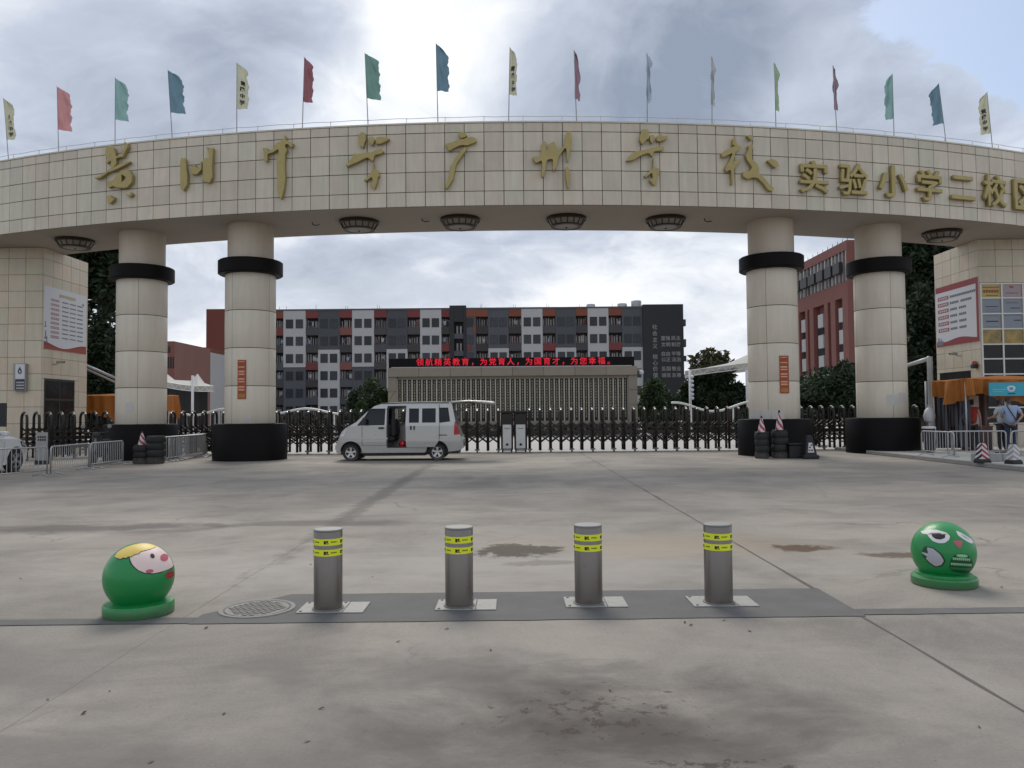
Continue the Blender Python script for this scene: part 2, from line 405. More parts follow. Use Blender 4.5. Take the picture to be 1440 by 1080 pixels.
MAT = dict(
    concrete=concrete(),
    cement=pm('dark_cement', (0.108, 0.106, 0.104), 0.85, var=0.32, scale=2.6, bump=0.2, bscale=60),
    dirt=pm('base_earth', (0.05, 0.047, 0.042), 0.95, var=0.25, scale=2, bump=0.3),
    yard=pm('courtyard_concrete', (0.40, 0.39, 0.37), 0.85, var=0.12, scale=0.5, bump=0.1),
    tile=pm('beige_tile', (0.565, 0.510, 0.410), 0.45, var=0.06, scale=2.5, rnd=0.08, streak=0.13, bump=0.03),
    tile2=pm('cream_tile', (0.56, 0.495, 0.385), 0.42, var=0.06, scale=2.5, rnd=0.05, streak=0.10, bump=0.03),
    joint=pm('dark_joint', (0.10, 0.09, 0.08), 0.9, var=0.2),
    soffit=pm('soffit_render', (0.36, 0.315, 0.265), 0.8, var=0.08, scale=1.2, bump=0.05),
    shaft=pm('column_panel', (0.60, 0.54, 0.44), 0.45, var=0.05, scale=1.6, rnd=0.03, streak=0.08),
    granite=pm('black_granite', (0.006, 0.0052, 0.0055), 0.5, var=0.3, scale=40, spec=0.10),
    gold=pm('aged_gold', (0.37, 0.295, 0.115), 0.42, 0.35, var=0.15, scale=5, spec=0.5),
    bronze=pm('dark_bronze', (0.045, 0.03, 0.02), 0.45, 0.4, var=0.2),
    frost=pm('frosted_glass', (0.22, 0.19, 0.155), 0.35, var=0.05),
    steel=pm('brushed_steel', (0.20, 0.182, 0.168), 0.38, 0.85, var=0.06, scale=3, streak=0.1),
    steelcap=pm('steel_cap', (0.22, 0.22, 0.215), 0.55, 0.4, var=0.08, scale=12),
    galv=pm('galvanised_pipe', (0.40, 0.40, 0.40), 0.42, 0.55, var=0.1, scale=9),
    plate=pm('worn_plate', (0.29, 0.29, 0.275), 0.65, 0.2, var=0.28, scale=14, bump=0.15),
    iron=pm('cast_iron', (0.20, 0.195, 0.185), 0.7, 0.3, var=0.25, scale=20, bump=0.2),
    yellow=pm('reflective_yellow', (0.74, 0.80, 0.02), 0.4, var=0.04),
    ink=pm('black_print', (0.015, 0.015, 0.015), 0.6, var=0.05),
    green=pm('gloss_green', (0.003, 0.225, 0.05), 0.42, var=0.10, scale=4, bump=0.03, coat=0.15),
    gdark=pm('dark_green_paint', (0.004, 0.055, 0.02), 0.45, var=0.1),
    gmint=pm('mint_paint', (0.25, 0.55, 0.30), 0.5, var=0.1),
    skinp=pm('pale_pink_paint', (0.74, 0.58, 0.54), 0.45, var=0.05),
    hairp=pm('yellow_paint', (0.66, 0.48, 0.10), 0.5, var=0.12, scale=8),
    pink=pm('rose_paint', (0.46, 0.10, 0.14), 0.5, var=0.08),
    redp=pm('red_paint', (0.36, 0.02, 0.025), 0.5, var=0.12),
    whitep=pm('white_paint', (0.66, 0.66, 0.64), 0.5, var=0.06),
    greyp=pm('grey_paint', (0.42, 0.42, 0.46), 0.5, var=0.1),
    gate=pm('gate_dark_metal', (0.020, 0.0155, 0.014), 0.45, 0.2, var=0.15),
    gatecap=pm('gate_cap_metal', (0.42, 0.41, 0.39), 0.3, 0.7, var=0.1),
    rubber=pm('black_rubber', (0.012, 0.0115, 0.011), 0.7, var=0.2, scale=12),
    silver=pm('silver_paint', (0.46, 0.46, 0.445), 0.32, 0.45, var=0.03, coat=0.4),
    carwhite=pm('white_car_paint', (0.66, 0.66, 0.65), 0.25, var=0.02, coat=0.6),
    trim=pm('dark_trim', (0.02, 0.02, 0.022), 0.55, var=0.15),
    interior=pm('dark_upholstery', (0.03, 0.03, 0.032), 0.85, var=0.2),
    alloy=pm('alloy_rim', (0.50, 0.50, 0.50), 0.3, 0.8, var=0.05),
    lampred=pm('red_lens', (0.40, 0.008, 0.012), 0.2, var=0.1, coat=0.5),
    lampclr=pm('clear_lens', (0.62, 0.63, 0.64), 0.12, 0.3, var=0.05, coat=0.6),
    glass=glassm('tinted_glass', (0.015, 0.018, 0.02), 0.30),
    bglass=pm('building_glass', (0.024, 0.029, 0.036), 0.2, var=0.4, scale=0.4, rnd=0.6, spec=0.3),
    wwhite=pm('pale_render', (0.40, 0.395, 0.39), 0.8, var=0.06, scale=0.6, streak=0.05),
    wdark=pm('slate_render', (0.070, 0.073, 0.082), 0.8, var=0.10, scale=0.7, rnd=0.12),
    wblack=pm('black_render', (0.020, 0.021, 0.023), 0.75, var=0.12),
    wred=pm('red_render', (0.16, 0.036, 0.036), 0.8, var=0.10, rnd=0.1),
    worange=pm('rust_render', (0.18, 0.055, 0.03), 0.8, var=0.10, rnd=0.1),
    wbrick=pm('brick_red_render', (0.155, 0.042, 0.03), 0.85, var=0.12, scale=0.8),
    wbrown=pm('brown_red_render', (0.185, 0.072, 0.060), 0.85, var=0.10, scale=0.5),
    wpink=pm('pinkish_render', (0.20, 0.095, 0.075), 0.85, var=0.1, scale=0.5),
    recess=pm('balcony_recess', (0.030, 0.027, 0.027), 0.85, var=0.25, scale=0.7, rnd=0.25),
    parapet=pm('balcony_front', (0.045, 0.040, 0.042), 0.7, var=0.2, rnd=0.35),
    curtain=pm('pale_door_frame', (0.36, 0.34, 0.33), 0.8, var=0.15, rnd=0.3),
    stone=pm('screen_wall_stone', (0.25, 0.215, 0.17), 0.7, var=0.10, scale=1.5, rnd=0.08),
    slatm=pm('bronze_slat', (0.44, 0.41, 0.34), 0.5, 0.1, var=0.1, rnd=0.1),
    stripk=pm('dark_strip', (0.014, 0.015, 0.012), 0.6, var=0.2, rnd=0.3),
    mark=pm('pale_characters', (0.36, 0.34, 0.26), 0.6, var=0.1),
    led=pm('red_led', (0.80, 0.010, 0.030), 0.5, var=0.0, emit=0.36),
    ledbox=pm('led_housing', (0.007, 0.006, 0.007), 0.6, var=0.2, spec=0.15),
    membrane=pm('canopy_membrane', (0.42, 0.41, 0.38), 0.7, var=0.05, trans=0.2),
    tubew=pm('white_tube', (0.62, 0.62, 0.60), 0.4, var=0.05),
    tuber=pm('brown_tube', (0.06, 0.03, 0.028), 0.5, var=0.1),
    orange=pm('orange_canvas', (0.40, 0.14, 0.022), 0.75, var=0.14, scale=3, trans=0.25, bump=0.05),
    bark=pm('bark', (0.075, 0.058, 0.042), 0.9, var=0.25, scale=9, bump=0.4),
    leafd=pm('dark_leaf', (0.023, 0.043, 0.017), 0.55, var=0.2, scale=0.8, island=0.55, trans=0.25),
    leafm=pm('mid_leaf', (0.034, 0.062, 0.019), 0.55, var=0.2, scale=0.9, island=0.55, trans=0.25),
    leafo=pm('olive_leaf', (0.055, 0.058, 0.02), 0.6, var=0.3, scale=0.5, island=0.5, trans=0.25),
    hedge=pm('hedge_leaf', (0.018, 0.030, 0.013), 0.6, var=0.2, island=0.5, trans=0.2),
    poster=pm('poster_white', (0.60, 0.61, 0.63), 0.45, var=0.03, scale=1.5),
    posterred=pm('poster_red', (0.26, 0.03, 0.035), 0.5, var=0.08),
    postergold=pm('poster_gold', (0.45, 0.36, 0.12), 0.5, var=0.08),
    tab=pm('poster_tab', (0.33, 0.10, 0.11), 0.55, var=0.08),
    greytext=pm('grey_print', (0.17, 0.17, 0.20), 0.6, var=0.1),
    bluesign=pm('cyan_sign', (0.035, 0.33, 0.44), 0.45, var=0.10, scale=2),
    navy=pm('navy_panel', (0.022, 0.022, 0.055), 0.4, var=0.1),
    plaque=pm('red_plaque', (0.30, 0.055, 0.018), 0.5, var=0.1),
    plaquetxt=pm('pale_print', (0.60, 0.33, 0.20), 0.6, var=0.1),
    plaqueg=pm('ochre_print', (0.36, 0.17, 0.03), 0.6, var=0.25, scale=30),
    paper=pm('paper', (0.52, 0.50, 0.475), 0.8, var=0.05),
    aluminium=pm('window_aluminium', (0.58, 0.57, 0.53), 0.4, 0.3, var=0.05),
    yglass=pm('amber_reflection', (0.25, 0.17, 0.03), 0.15, var=0.9, scale=3, spec=0.6),  # amber reflection painted into the pane colour
    dglass=pm('dark_window', (0.014, 0.015, 0.016), 0.25, var=0.6, scale=2, spec=0.3),
    skin=pm('skin', (0.36, 0.21, 0.15), 0.6, var=0.06),
    hair=pm('black_hair', (0.012, 0.010, 0.010), 0.5, var=0.2),
    clothred=pm('red_cloth', (0.30, 0.03, 0.02), 0.85, var=0.1),
    clothblue=pm('light_blue_cloth', (0.27, 0.34, 0.48), 0.85, var=0.1),
    clothgrey=pm('pale_grey_cloth', (0.42, 0.45, 0.47), 0.85, var=0.08),
    clothdark=pm('dark_cloth', (0.02, 0.022, 0.03), 0.85, var=0.15),
    clothnavy=pm('navy_cloth', (0.02, 0.028, 0.055), 0.85, var=0.15),
    strapm=pm('strap', (0.05, 0.05, 0.07), 0.7),
    stripblue=pm('blue_grey_fabric', (0.075, 0.09, 0.115), 0.8, var=0.12, rnd=0.45, trans=0.15),
    conered=pm('cone_red', (0.34, 0.03, 0.045), 0.55, var=0.1),
    conewhite=pm('cone_white', (0.55, 0.53, 0.53), 0.55, var=0.12, scale=10),
    coneblack=pm('cone_black', (0.010, 0.010, 0.011), 0.6, var=0.1),
    leaflit=pm('dry_leaf', (0.055, 0.042, 0.028), 0.8, var=0.3),
    grime=pm('weathered_grey', (0.30, 0.30, 0.29), 0.7, var=0.2, scale=6),
    ushaft=pm('bounce_tan_shaft', (0.52, 0.45, 0.36), 0.55, var=0.06, scale=1.6, streak=0.08),  # bounced light and soffit shade put into this browner tone
    kerb=pm('kerb_stone', (0.26, 0.25, 0.235), 0.85, var=0.12, scale=4, bump=0.1),
)

worn(MAT['green'], ((0.45, (0.10, 0.24, 0.12)),), 0.13, 11.0); worn(MAT['plate'], ((0.6, (0.20, 0.19, 0.17)),), 0.004, 14.0); worn(MAT['steel'], ((0.35, (0.10, 0.09, 0.08)),), 0.07, 7.0); worn(MAT['rubber'], ((0.25, (0.06, 0.055, 0.05)),), 0.25, 6.0)
hue_varied(MAT['tile'], (1.03, 0.985, 0.965), (0.97, 1.0, 0.98)); hue_varied(MAT['tile2'], (1.05, 0.98, 0.94), (0.96, 1.0, 0.97))
# ------------------------------------------------------------------ ground
gm = MB(); gm.add([(-1500, -400, 0), (1500, -400, 0), (1500, 3000, 0), (-1500, 3000, 0)], [(0, 1, 2, 3)])
ground = obj('ground', gm, MAT['dirt'], kind='structure'); ground.location = (0, 0, -0.03)
xs = [-47.6, -42.6, -37.6, -32.6, -27.6, -22.6, -17.6, -12.6, -7.62, -2.46, 2.53, 7.6, 12.6, 17.6, 22.6, 27.6, 32.6, 37.6]
ys = [-12, -6.2, -0.25, 5.9, 12.1, 18.2, 24.3, 30.4]
for i in range(len(xs) - 1):
    for j in range(len(ys) - 1):
        a, b = (0.003, 0.003)
        w = random.uniform(0, 0.0015)
        mb = MB().box(xs[i] + a / 2, xs[i + 1] - a / 2, ys[j] + b / 2, ys[j + 1] - b / 2, -0.03 + 0.0305, 0.03 - w)
        obj('concrete_slab', mb, MAT['concrete'], ground)
yd = MB(); yd.add([(-60, 30.42, 0), (60, 30.42, 0), (60, 145, 0), (-60, 145, 0)], [(0, 1, 2, 3)])
o = obj('courtyard_paving', yd, MAT['yard'], kind='structure'); o.location = (0, 0, -0.006)
# joint filler lines with crumbling edges along the two long joints
for X in (2.53,):
    for k in range(1):
        mb = MB(); v = []
        n = 220
        for i in range(n + 1):
            y = -2 + 32 * i / n
            wv = 0.008 + 0.022 * max(0, mnoise.noise(Vector((X, y * 1.3, 0.3)))) ** 1.0 + 0.004 * mnoise.noise(Vector((X, y * 6, 3)))
            if X < 2: wv *= 0.8
            c = X + 0.010 * mnoise.noise(Vector((X, y * 0.9, 7)))
            v += [(c - wv, y, 0), (c + wv, y, 0)]
        mb.add(v, [(2 * i, 2 * i + 1, 2 * i + 3, 2 * i + 2) for i in range(n)])
        obj('joint_filler', mb, MAT['joint'], ground, loc=(0, 0, 0.032))
# cement strip in which the bollards stand
def rag(x0, x1, y0, y1, slope, n=60, amp=0.012, taper=False):
    v = []
    for i in range(n + 1):
        x = x0 + (x1 - x0) * i / n; s = slope * x
        e = amp * mnoise.noise(Vector((x * 4, y0, 1))); e2 = amp * mnoise.noise(Vector((x * 4, y1, 5)))
        t = 1.0
        if taper: t = min(1, .30 + (i / n) * 7)
        v += [(x, y0 + s + e, 0), (x, y0 + (y1 - y0) * t + s + e2, 0)]
    return v, [(2 * i, 2 * i + 2, 2 * i + 3, 2 * i + 1) for i in range(n)]
mb = MB(); mb.add(*rag(-2.35, 2.56, 5.72, 6.62, 0.012, taper=True))
strip = obj('cement_strip', mb, MAT['cement'], kind='structure'); strip.location = (0, 0, 0.004)
mb = MB(); mb.add(*rag(-14, -2.352, 5.74, 5.90, 0.012))
obj('cement_seam', mb, MAT['cement'], strip)
mb = MB(); mb.add(*rag(2.562, 13, 5.76, 5.92, 0.012))
obj('cement_seam', mb, MAT['cement'], strip)
# low kerbed platforms on both sides
for sx in (1, -1):
    pl = MB().box(12.3, 30, 14.0, 29.6, 0, 0.1, Matrix.Scale(sx, 4, (1, 0, 0))) if sx > 0 else None
    if pl:
        p = obj('side_pavement', pl, MAT['yard'], kind='structure'); p.location = (0, 0, 0.001)
        for k in range(16):
            kb = MB().box(12.15, 12.296, 14.0 + 0.975 * k + 0.004, 14.0 + 0.975 * (k + 1) - 0.004, 0, 0.115)
            obj('kerb_stone', kb, MAT['kerb'], p, bevel=0.01)

# ------------------------------------------------------------------ the arch
RF, RB, CY = 51.0, 47.6, 75.25            # front / back radius and centre of the curve
ZB, ZT = 8.0, 10.62
def arc(a, r, z=0.0): return Vector((r * sin(a), CY - r * cos(a), z))
AX = R(27)
arch = thing('gate_arch', 'long curved beige tiled beam of the school gateway carrying gold characters', 'gate arch', (0, 0, 0))
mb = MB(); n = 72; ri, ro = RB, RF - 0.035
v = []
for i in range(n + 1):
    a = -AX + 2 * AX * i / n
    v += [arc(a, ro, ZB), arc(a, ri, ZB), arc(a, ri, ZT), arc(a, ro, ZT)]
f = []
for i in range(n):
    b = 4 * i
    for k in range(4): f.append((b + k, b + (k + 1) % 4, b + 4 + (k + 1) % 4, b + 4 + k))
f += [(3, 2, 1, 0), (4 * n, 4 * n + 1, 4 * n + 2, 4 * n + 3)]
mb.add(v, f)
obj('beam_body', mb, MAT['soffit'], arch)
jb = MB(); v = []
for i in range(n + 1):
    a = -AX + 2 * AX * i / n
    v += [arc(a, RF - 0.033, ZB + 0.004), arc(a, RF - 0.033, ZT - 0.002)]
jb.add(v, [(2 * i, 2 * i + 2, 2 * i + 3, 2 * i + 1) for i in range(n)])
obj('joint_bed', jb, MAT['joint'], arch)
rows = [(8.0, 8.46), (8.46, 9.09), (9.09, 9.71), (9.71, 10.33), (10.33, 10.62)]
TA = 0.6175 / RF
tiles_me = []
for z0, z1 in rows:
    g, h = 0.010, 0.6175 / 2
    m_ = MB().box(-h + g, h - g, -0.004, 0.03, z0 + g, z1 - g).mesh('tile', 0.004)
    m_.materials.append(MAT['tile']); tiles_me.append(m_)
A0 = (711 - 720) / F * 24.25 / RF
rest = MB()
for c in range(-40, 41):
    a = A0 + (c + 0.5) * TA
    if abs(a) > AX - TA: continue
    Mt = Matrix.Translation(arc(a, RF)) @ Matrix.Rotation(a, 4, 'Z') 
    for r in range(5):
        if abs(c + 0.5) < 30:
            t = bpy.data.objects.new('tile', tiles_me[r]); C.objects.link(t); t.parent = arch
            t.location = arc(a + random.uniform(-4e-5, 4e-5), RF + random.uniform(-0.003, 0.003)); t.rotation_euler = (0, 0, a)
        else:
            rest.box(-0.3027, 0.3027, -0.004, 0.03, rows[r][0] + 0.006, rows[r][1] - 0.006, Mt)
obj('tile_field', rest, MAT['tile'], arch, kind='stuff')
cop = MB()                                   # thin coping on the top edge
v = []
for i in range(n + 1):
    a = -AX + 2 * AX * i / n
    v += [arc(a, RF + 0.02, ZT + 0.002), arc(a, RF - 0.35, ZT + 0.002), arc(a, RF - 0.35, ZT + 0.05), arc(a, RF + 0.02, ZT + 0.05)]
cop.add(v, f)
obj('coping', cop, MAT['tile'], arch)

# lightning wire along the top edge
lw = thing('lightning_wire', 'thin lightning wire on short bent posts along the beam top', 'lightning wire', arc(0, RF - 0.15, ZT + 0.05))
w = MB()
w.tube([arc(a * R(0.5), RF - 0.12, ZT + 0.24 + 0.01 * sin(a * 2.1)) for a in range(-52, 53)], 0.009, 4)
obj('wire', w, MAT['galv'], lw, world=True)
pme = MB().tube([(0, 0, 0), (0, 0, 0.16), (0.03, -0.03, 0.19)], 0.009, 4).mesh('post'); pme.materials.append(MAT['galv'])
for k in range(-17, 18):
    a = A0 + k * 2 * TA - TA
    if abs(a) > R(26): continue
    p = bpy.data.objects.new('post', pme); C.objects.link(p); p.parent = lw
    p.location = arc(a, RF - 0.12, ZT + 0.05) - lw.location; p.rotation_euler = (0, 0, a)

# ceiling lamps under the beam
def lamp(loc, label):
    t = thing('ceiling_lamp', label, 'ceiling lamp', loc, 0, 'round bronze lamps under the arch beam')
    obj('backplate', MB().lathe([(0.0, 0), (0.66, 0), (0.66, -0.05), (0.0, -0.05)], 32), MAT['bronze'], t)
    obj('shade', MB().lathe([(0.60, -0.05), (0.585, -0.12), (0.50, -0.27), (0.40, -0.30)], 32, cap=False), MAT['frost'], t)
    obj('diffuser', MB().lathe([(0.0, -0.325), (0.30, -0.322), (0.40, -0.302)], 32, cap=False), MAT['frost'], t)
    obj('rim', MB().lathe([(0.66, -0.05), (0.67, -0.09), (0.62, -0.12), (0.585, -0.10), (0.60, -0.05)], 32, cap=False), MAT['bronze'], t)
    obj('hoop', MB().lathe([(0.50, -0.26), (0.53, -0.27), (0.51, -0.31), (0.40, -0.315), (0.395, -0.295)], 32, cap=False), MAT['bronze'], t)
    rib = MB().tube([(0.60, 0, -0.1), (0.56, 0, -0.19), (0.505, 0, -0.275)], 0.016, 5).mesh('rib'); rib.materials.append(MAT['bronze'])
    for k in range(16):
        r_ = bpy.data.objects.new('rib', rib); C.objects.link(r_); r_.parent = t; r_.rotation_euler = (0, 0, 2 * pi * k / 16)
    obj('finial', MB().lathe([(0.0, -0.36), (0.03, -0.35), (0.035, -0.322)], 10, cap=False), MAT['bronze'], t)
    return t
RM = (RF + RB) / 2
lamps = [(-16.0, 'round bronze soffit lamp in front of the left gatehouse'), (-5.1, 'round bronze soffit lamp nearest the left inner column'),
         (-1.68, 'round bronze soffit lamp left of the beam centre'), (1.86, 'round bronze soffit lamp right of the beam centre'),
         (5.22, 'round bronze soffit lamp nearest the right inner column'), (15.8, 'round bronze soffit lamp in front of the right gatehouse')]
for X, lb in lamps:
    lamp(arc(math.asin(X / (RM + 0.1)), RM + 0.1, ZB - 0.001), lb)
# small cable stubs under the soffit
for X, cl_ in ((-6.7, 'loose black cable end left of the soffit lamp by the left column'), (-2.95, 'loose black cable end between the two left soffit lamps'), (6.55, 'loose black cable end right of the soffit lamp by the right column')):
    p = arc(math.asin(X / (RM + 0.2)), RM + 0.2, ZB)
    o = obj('cable_stub', MB().tube([(0, 0, 0), (0, 0, -0.06), (0.1, 0.02, -0.10), (0.24, 0.0, -0.08)], 0.018, 5), MAT['ink'], loc=p)
    tag(o, cl_, 'cable', 'cable ends under the beam')

# ------------------------------------------------------------------ columns
def column(X, label, off):
    a = math.asin(X / RM); b = arc(a, RM)
    t = thing('gate_column', label, 'column', b, 0, 'round columns carrying the arch')
    obj('base', MB().lathe([(0, 0), (1.22, 0), (1.22, 1.17), (1.19, 1.22), (0, 1.22)], 56), MAT['granite'], t)
    zs_ = [1.22, 2.49, 3.76, 5.03, 6.3]
    for j in range(4):
        for k in range(4):
            a0 = off + pi / 2 * k + 0.006; a1 = off + pi / 2 * (k + 1) - 0.006
            p = MB(); m_ = 14
            z0, z1 = zs_[j] + 0.012, zs_[j + 1] - 0.012
            p.lathe([(0.80, z0), (0.832, z0), (0.836, z0 + 0.008), (0.836, z1 - 0.008), (0.832, z1), (0.80, z1)], m_, None, a0, a1)
            for s_ in (0, 6 * 0):
                pass
            obj('curved_panel', p, MAT['shaft'], t)
    obj('core', MB().lathe([(0.818, 1.22), (0.818, 6.3)], 48, cap=False), MAT['joint'], t)
    obj('collar', MB().lathe([(0.75, 6.30), (1.03, 6.30), (1.07, 6.33), (1.07, 6.75), (1.03, 6.78), (0.75, 6.78)], 56, cap=False), MAT['granite'], t)
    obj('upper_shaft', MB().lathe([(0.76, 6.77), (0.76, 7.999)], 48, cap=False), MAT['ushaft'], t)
    return t, b
cols = []
for X, lb, off in ((-8.96, 'left inner beige column with black base, beside the silver van', 1.12), (8.96, 'right inner beige column with red plaque and cones before it', 1.02),
                   (-13.15, 'left outer beige column beside the stacked barriers', 0.3), (13.1, 'right outer beige column next to the orange tent', 1.57)):
    cols.append(column(X, lb, off))

def curved(bx, by, r, x0, x1, z0, z1, mat, th=0.02, n=6):
    """a thin sheet bent round a column, x measured along the front as seen from the yard"""
    m_ = MB(); v = []
    for i in range(n + 1):
        x = x0 + (x1 - x0) * i / n; a = math.asin(max(-1, min(1, x / r)))
        for rr in (r, r + th):
            for z in (z0, z1): v.append((bx + rr * sin(a), by - rr * cos(a), z))
    f_ = []
    for i in range(n):
        b = 4 * i
        f_ += [(b + 2, b + 6, b + 7, b + 3), (b + 3, b + 7, b + 5, b + 1), (b, b + 4, b + 6, b + 2)]
    f_ += [(0, 2, 3, 1), (4 * n, 4 * n + 1, 4 * n + 3, 4 * n + 2)]
    return m_.add(v, f_)
for (t, b), px0, px1, py0, py1, lb in ((cols[0], 334, 346, 506, 561, 'vertical red plaque with pale print on the left inner column'),
                                       (cols[1], 1097, 1109, 500, 553, 'vertical red plaque with pale print on the right inner column')):
    D = b.y - 0.85
    p0, p1 = at(px0, py1, D), at(px1, py0, D)
    x0, x1, z0, z1 = p0.x - b.x, p1.x - b.x, p0.z, p1.z
    q = thing('red_plaque', lb, 'plaque', (b.x, b.y, z0), 0, 'red plaques on the inner columns')
    obj('board', curved(b.x, b.y, 0.838, x0, x1, z0, z1, None), MAT['plaque'], q, world=True)
    H = z1 - z0
    for fr, hh in ((0.955, 0.02), (0.78 + 0.035, 0.03), (0.70, 0.045), (0.63, 0.035), (0.51, 0.04), (0.44, 0.035), (0.305, 0.04), (0.235, 0.045)):
        obj('print_line', curved(b.x, b.y, 0.859, x0 + 0.03, x1 - 0.05, z0 + H * fr - H * hh / 2, z0 + H * fr + H * hh / 2, None, 0.004), MAT['plaquetxt'], q, world=True)
    obj('print_patch', curved(b.x, b.y, 0.859, x0 + 0.03, x1 - 0.03, z0 + H * 0.03, z0 + H * 0.13, None, 0.004), MAT['plaqueg'], q, world=True)
def notice(col, px0, px1, py0, py1, label):
    t, b = col; D = b.y - 0.85
    p0, p1 = at(px0, py1, D), at(px1, py0, D)
    o = obj('paper_notice', curved(b.x, b.y, 0.838, p0.x - b.x, p1.x - b.x, p0.z, p1.z, None, 0.006), MAT['paper'])
    tag(o, label, 'notice', 'paper notices on the columns')
notice(cols[1], 1063, 1073, 577, 589, 'small white paper notice above the black base of the cone-side column')
notice(cols[1], 1075, 1085, 577, 589.3, 'second white paper notice on the cone-side column, next to the first')
notice(cols[1], 1087, 1103, 576.5, 589.5, 'widest white paper notice behind the striped cone tips')
notice(cols[0], 346, 353, 582, 590, 'faint bluish paper notice low on the left inner column')
notice(cols[3], 1248, 1263, 555, 570, 'pale paper notice low on the right outer column')
notice(cols[3], 1265, 1276, 552, 566, 'narrow pale paper notice at the edge of the right outer column')
notice(cols[2], 176, 187, 566, 580, 'faded grey paper notice on the left outer column')

# ------------------------------------------------------------------ tiled faces with openings
def split(rects, o):
    out = []
    for (a0, a1, b0, b1) in rects:
        u0, u1, v0, v1 = o
        if u1 <= a0 or u0 >= a1 or v1 <= b0 or v0 >= b1: out.append((a0, a1, b0, b1)); continue
        if b0 < v0: out.append((a0, a1, b0, v0))
        if v1 < b1: out.append((a0, a1, v1, b1))
        m0, m1 = max(b0, v0), min(b1, v1)
        if a0 < u0: out.append((a0, u0, m0, m1))
        if u1 < a1: out.append((u1, a1, m0, m1))
    return out
def tile_face(parent, org, ang, W, H, tw, th, openings, mat, z0=0.0, th_=0.03):
    cache = {}
    nu, nv = int(math.ceil(W / tw - 1e-6)), int(math.ceil(H / th - 1e-6))
    for i in range(nu):
        for j in range(nv):
            rs = [(i * tw, min(W, (i + 1) * tw), j * th, min(H, (j + 1) * th))]
            for o_ in openings: rs = split(rs, o_)
            for (a0, a1, b0, b1) in rs:
                if a1 - a0 < 0.05 or b1 - b0 < 0.05: continue
                k = (round(a1 - a0, 3), round(b1 - b0, 3))
                if k not in cache:
                    g = 0.006
                    me = MB().box(g, k[0] - g, 0.0, th_, g, k[1] - g).mesh('tile', 0.004); me.materials.append(mat); cache[k] = me
                t = bpy.data.objects.new('tile', cache[k]); C.objects.link(t); t.parent = parent
                d = Vector((cos(ang), sin(ang), 0))
                t.location = Vector(org) + d * a0 + Vector((0, 0, z0 + b0)) - Vector(parent.location)
                t.rotation_euler = (0, 0, ang)

XT, YT = 17.87, 29.72
# left gatehouse: front face towards the yard (-Y), inner face towards +X
lt = thing('left_gatehouse'.replace('left_', ''), 'cream tiled gatehouse with white poster, behind the white car', 'gatehouse', (-XT - 3, YT, 0))
wd = MB().box(-27, -XT - 0.03, YT + 0.03, YT + 3.1, 0, 7.996)
obj('wall_core', wd, MAT['joint'], lt, world=True)
fo = []
wl0, wl1 = at(-12, 600, YT), at(9, 567, YT)
fo.append((wl0.x + 27, wl1.x + 27, wl0.z, wl1.z))
tile_face(lt, (-27, YT, 0), 0, 27 - XT, 7.996, 0.65, 0.632, fo, MAT['tile2'])
def sideY(px, X): return X * F / (px - 720)
dy0, dy1 = sideY(61.5, -XT), sideY(104.5, -XT)
so_ = [(dy0 - YT, dy1 - YT, 0.0, at(61, 532, dy0).z)]
tile_face(lt, (-XT, YT, 0), pi / 2, 3.13, 7.996, 0.626, 0.632, so_, MAT['tile2'])
zt = so_[0][3]
dr = obj('door_frame', MB().box(-XT - 0.028, -XT - 0.0, dy0, dy0 + 0.07, 0.1, zt).box(-XT - 0.028, -XT, dy1 - 0.07, dy1, 0.1, zt).box(-XT - 0.028, -XT, dy0 + 0.07, dy1 - 0.07, zt - 0.08, zt).box(-XT - 0.028, -XT - 0.002, (dy0 + dy1) / 2 - 0.03, (dy0 + dy1) / 2 + 0.03, 0.1, zt - 0.08).box(-XT - 0.028, -XT - 0.004, dy0 + 0.07, dy1 - 0.07, 2.15, 2.22), MAT['trim'], lt, world=True)
obj('pane', MB().box(-XT - 0.029, -XT - 0.012, dy0 + 0.07, dy1 - 0.07, 0.1, zt - 0.08), MAT['dglass'], lt, world=True)
wf = obj('window_frame', MB().box(wl0.x, wl1.x, YT, YT + 0.028, wl0.z, wl0.z + 0.05).box(wl0.x, wl1.x, YT, YT + 0.028, wl1.z - 0.05, wl1.z).box(wl1.x - 0.05, wl1.x, YT, YT + 0.028, wl0.z + 0.05, wl1.z - 0.05), MAT['trim'], lt, world=True)
obj('pane', MB().box(wl0.x, wl1.x - 0.05, YT + 0.014, YT + 0.029, wl0.z + 0.05, wl1.z - 0.05), MAT['bglass'], lt, world=True)

# right gatehouse
rt = thing('gatehouse', 'cream tiled gatehouse with red framed poster and gridded window, behind the orange tent', 'gatehouse', (XT + 3, YT, 0))
obj('wall_core', MB().box(XT + 0.03, 27, YT + 0.03, YT + 3.1, 0, 7.996), MAT['joint'], rt, world=True)
XR = XT - 0.15
wr0, wr1 = at(1381, 528, YT), at(1500, 399, YT)
tile_face(rt, (XT, YT, 0), 0, 27 - XT, 7.996, 0.65, 0.632, [(wr0.x - XT, wr1.x - XT, 0.92, wr1.z)], MAT['tile2'])
sy0, sy1 = sideY(1366, XT), sideY(1322, XT)
sz0, sz1 = at(1366, 531.5, sy0).z, at(1366, 521, sy0).z
Mr = [(YT + 3.13 - sy1, YT + 3.13 - sy0, sz0, sz1)]
tile_face(rt, (XT, YT + 3.13, 0), -pi / 2, 3.13, 7.996, 0.626, 0.632, Mr, MAT['tile2'])
obj('strip_window', MB().box(XT + 0.012, XT + 0.029, sy0, sy1, sz0, sz1), MAT['dglass'], rt, world=True)
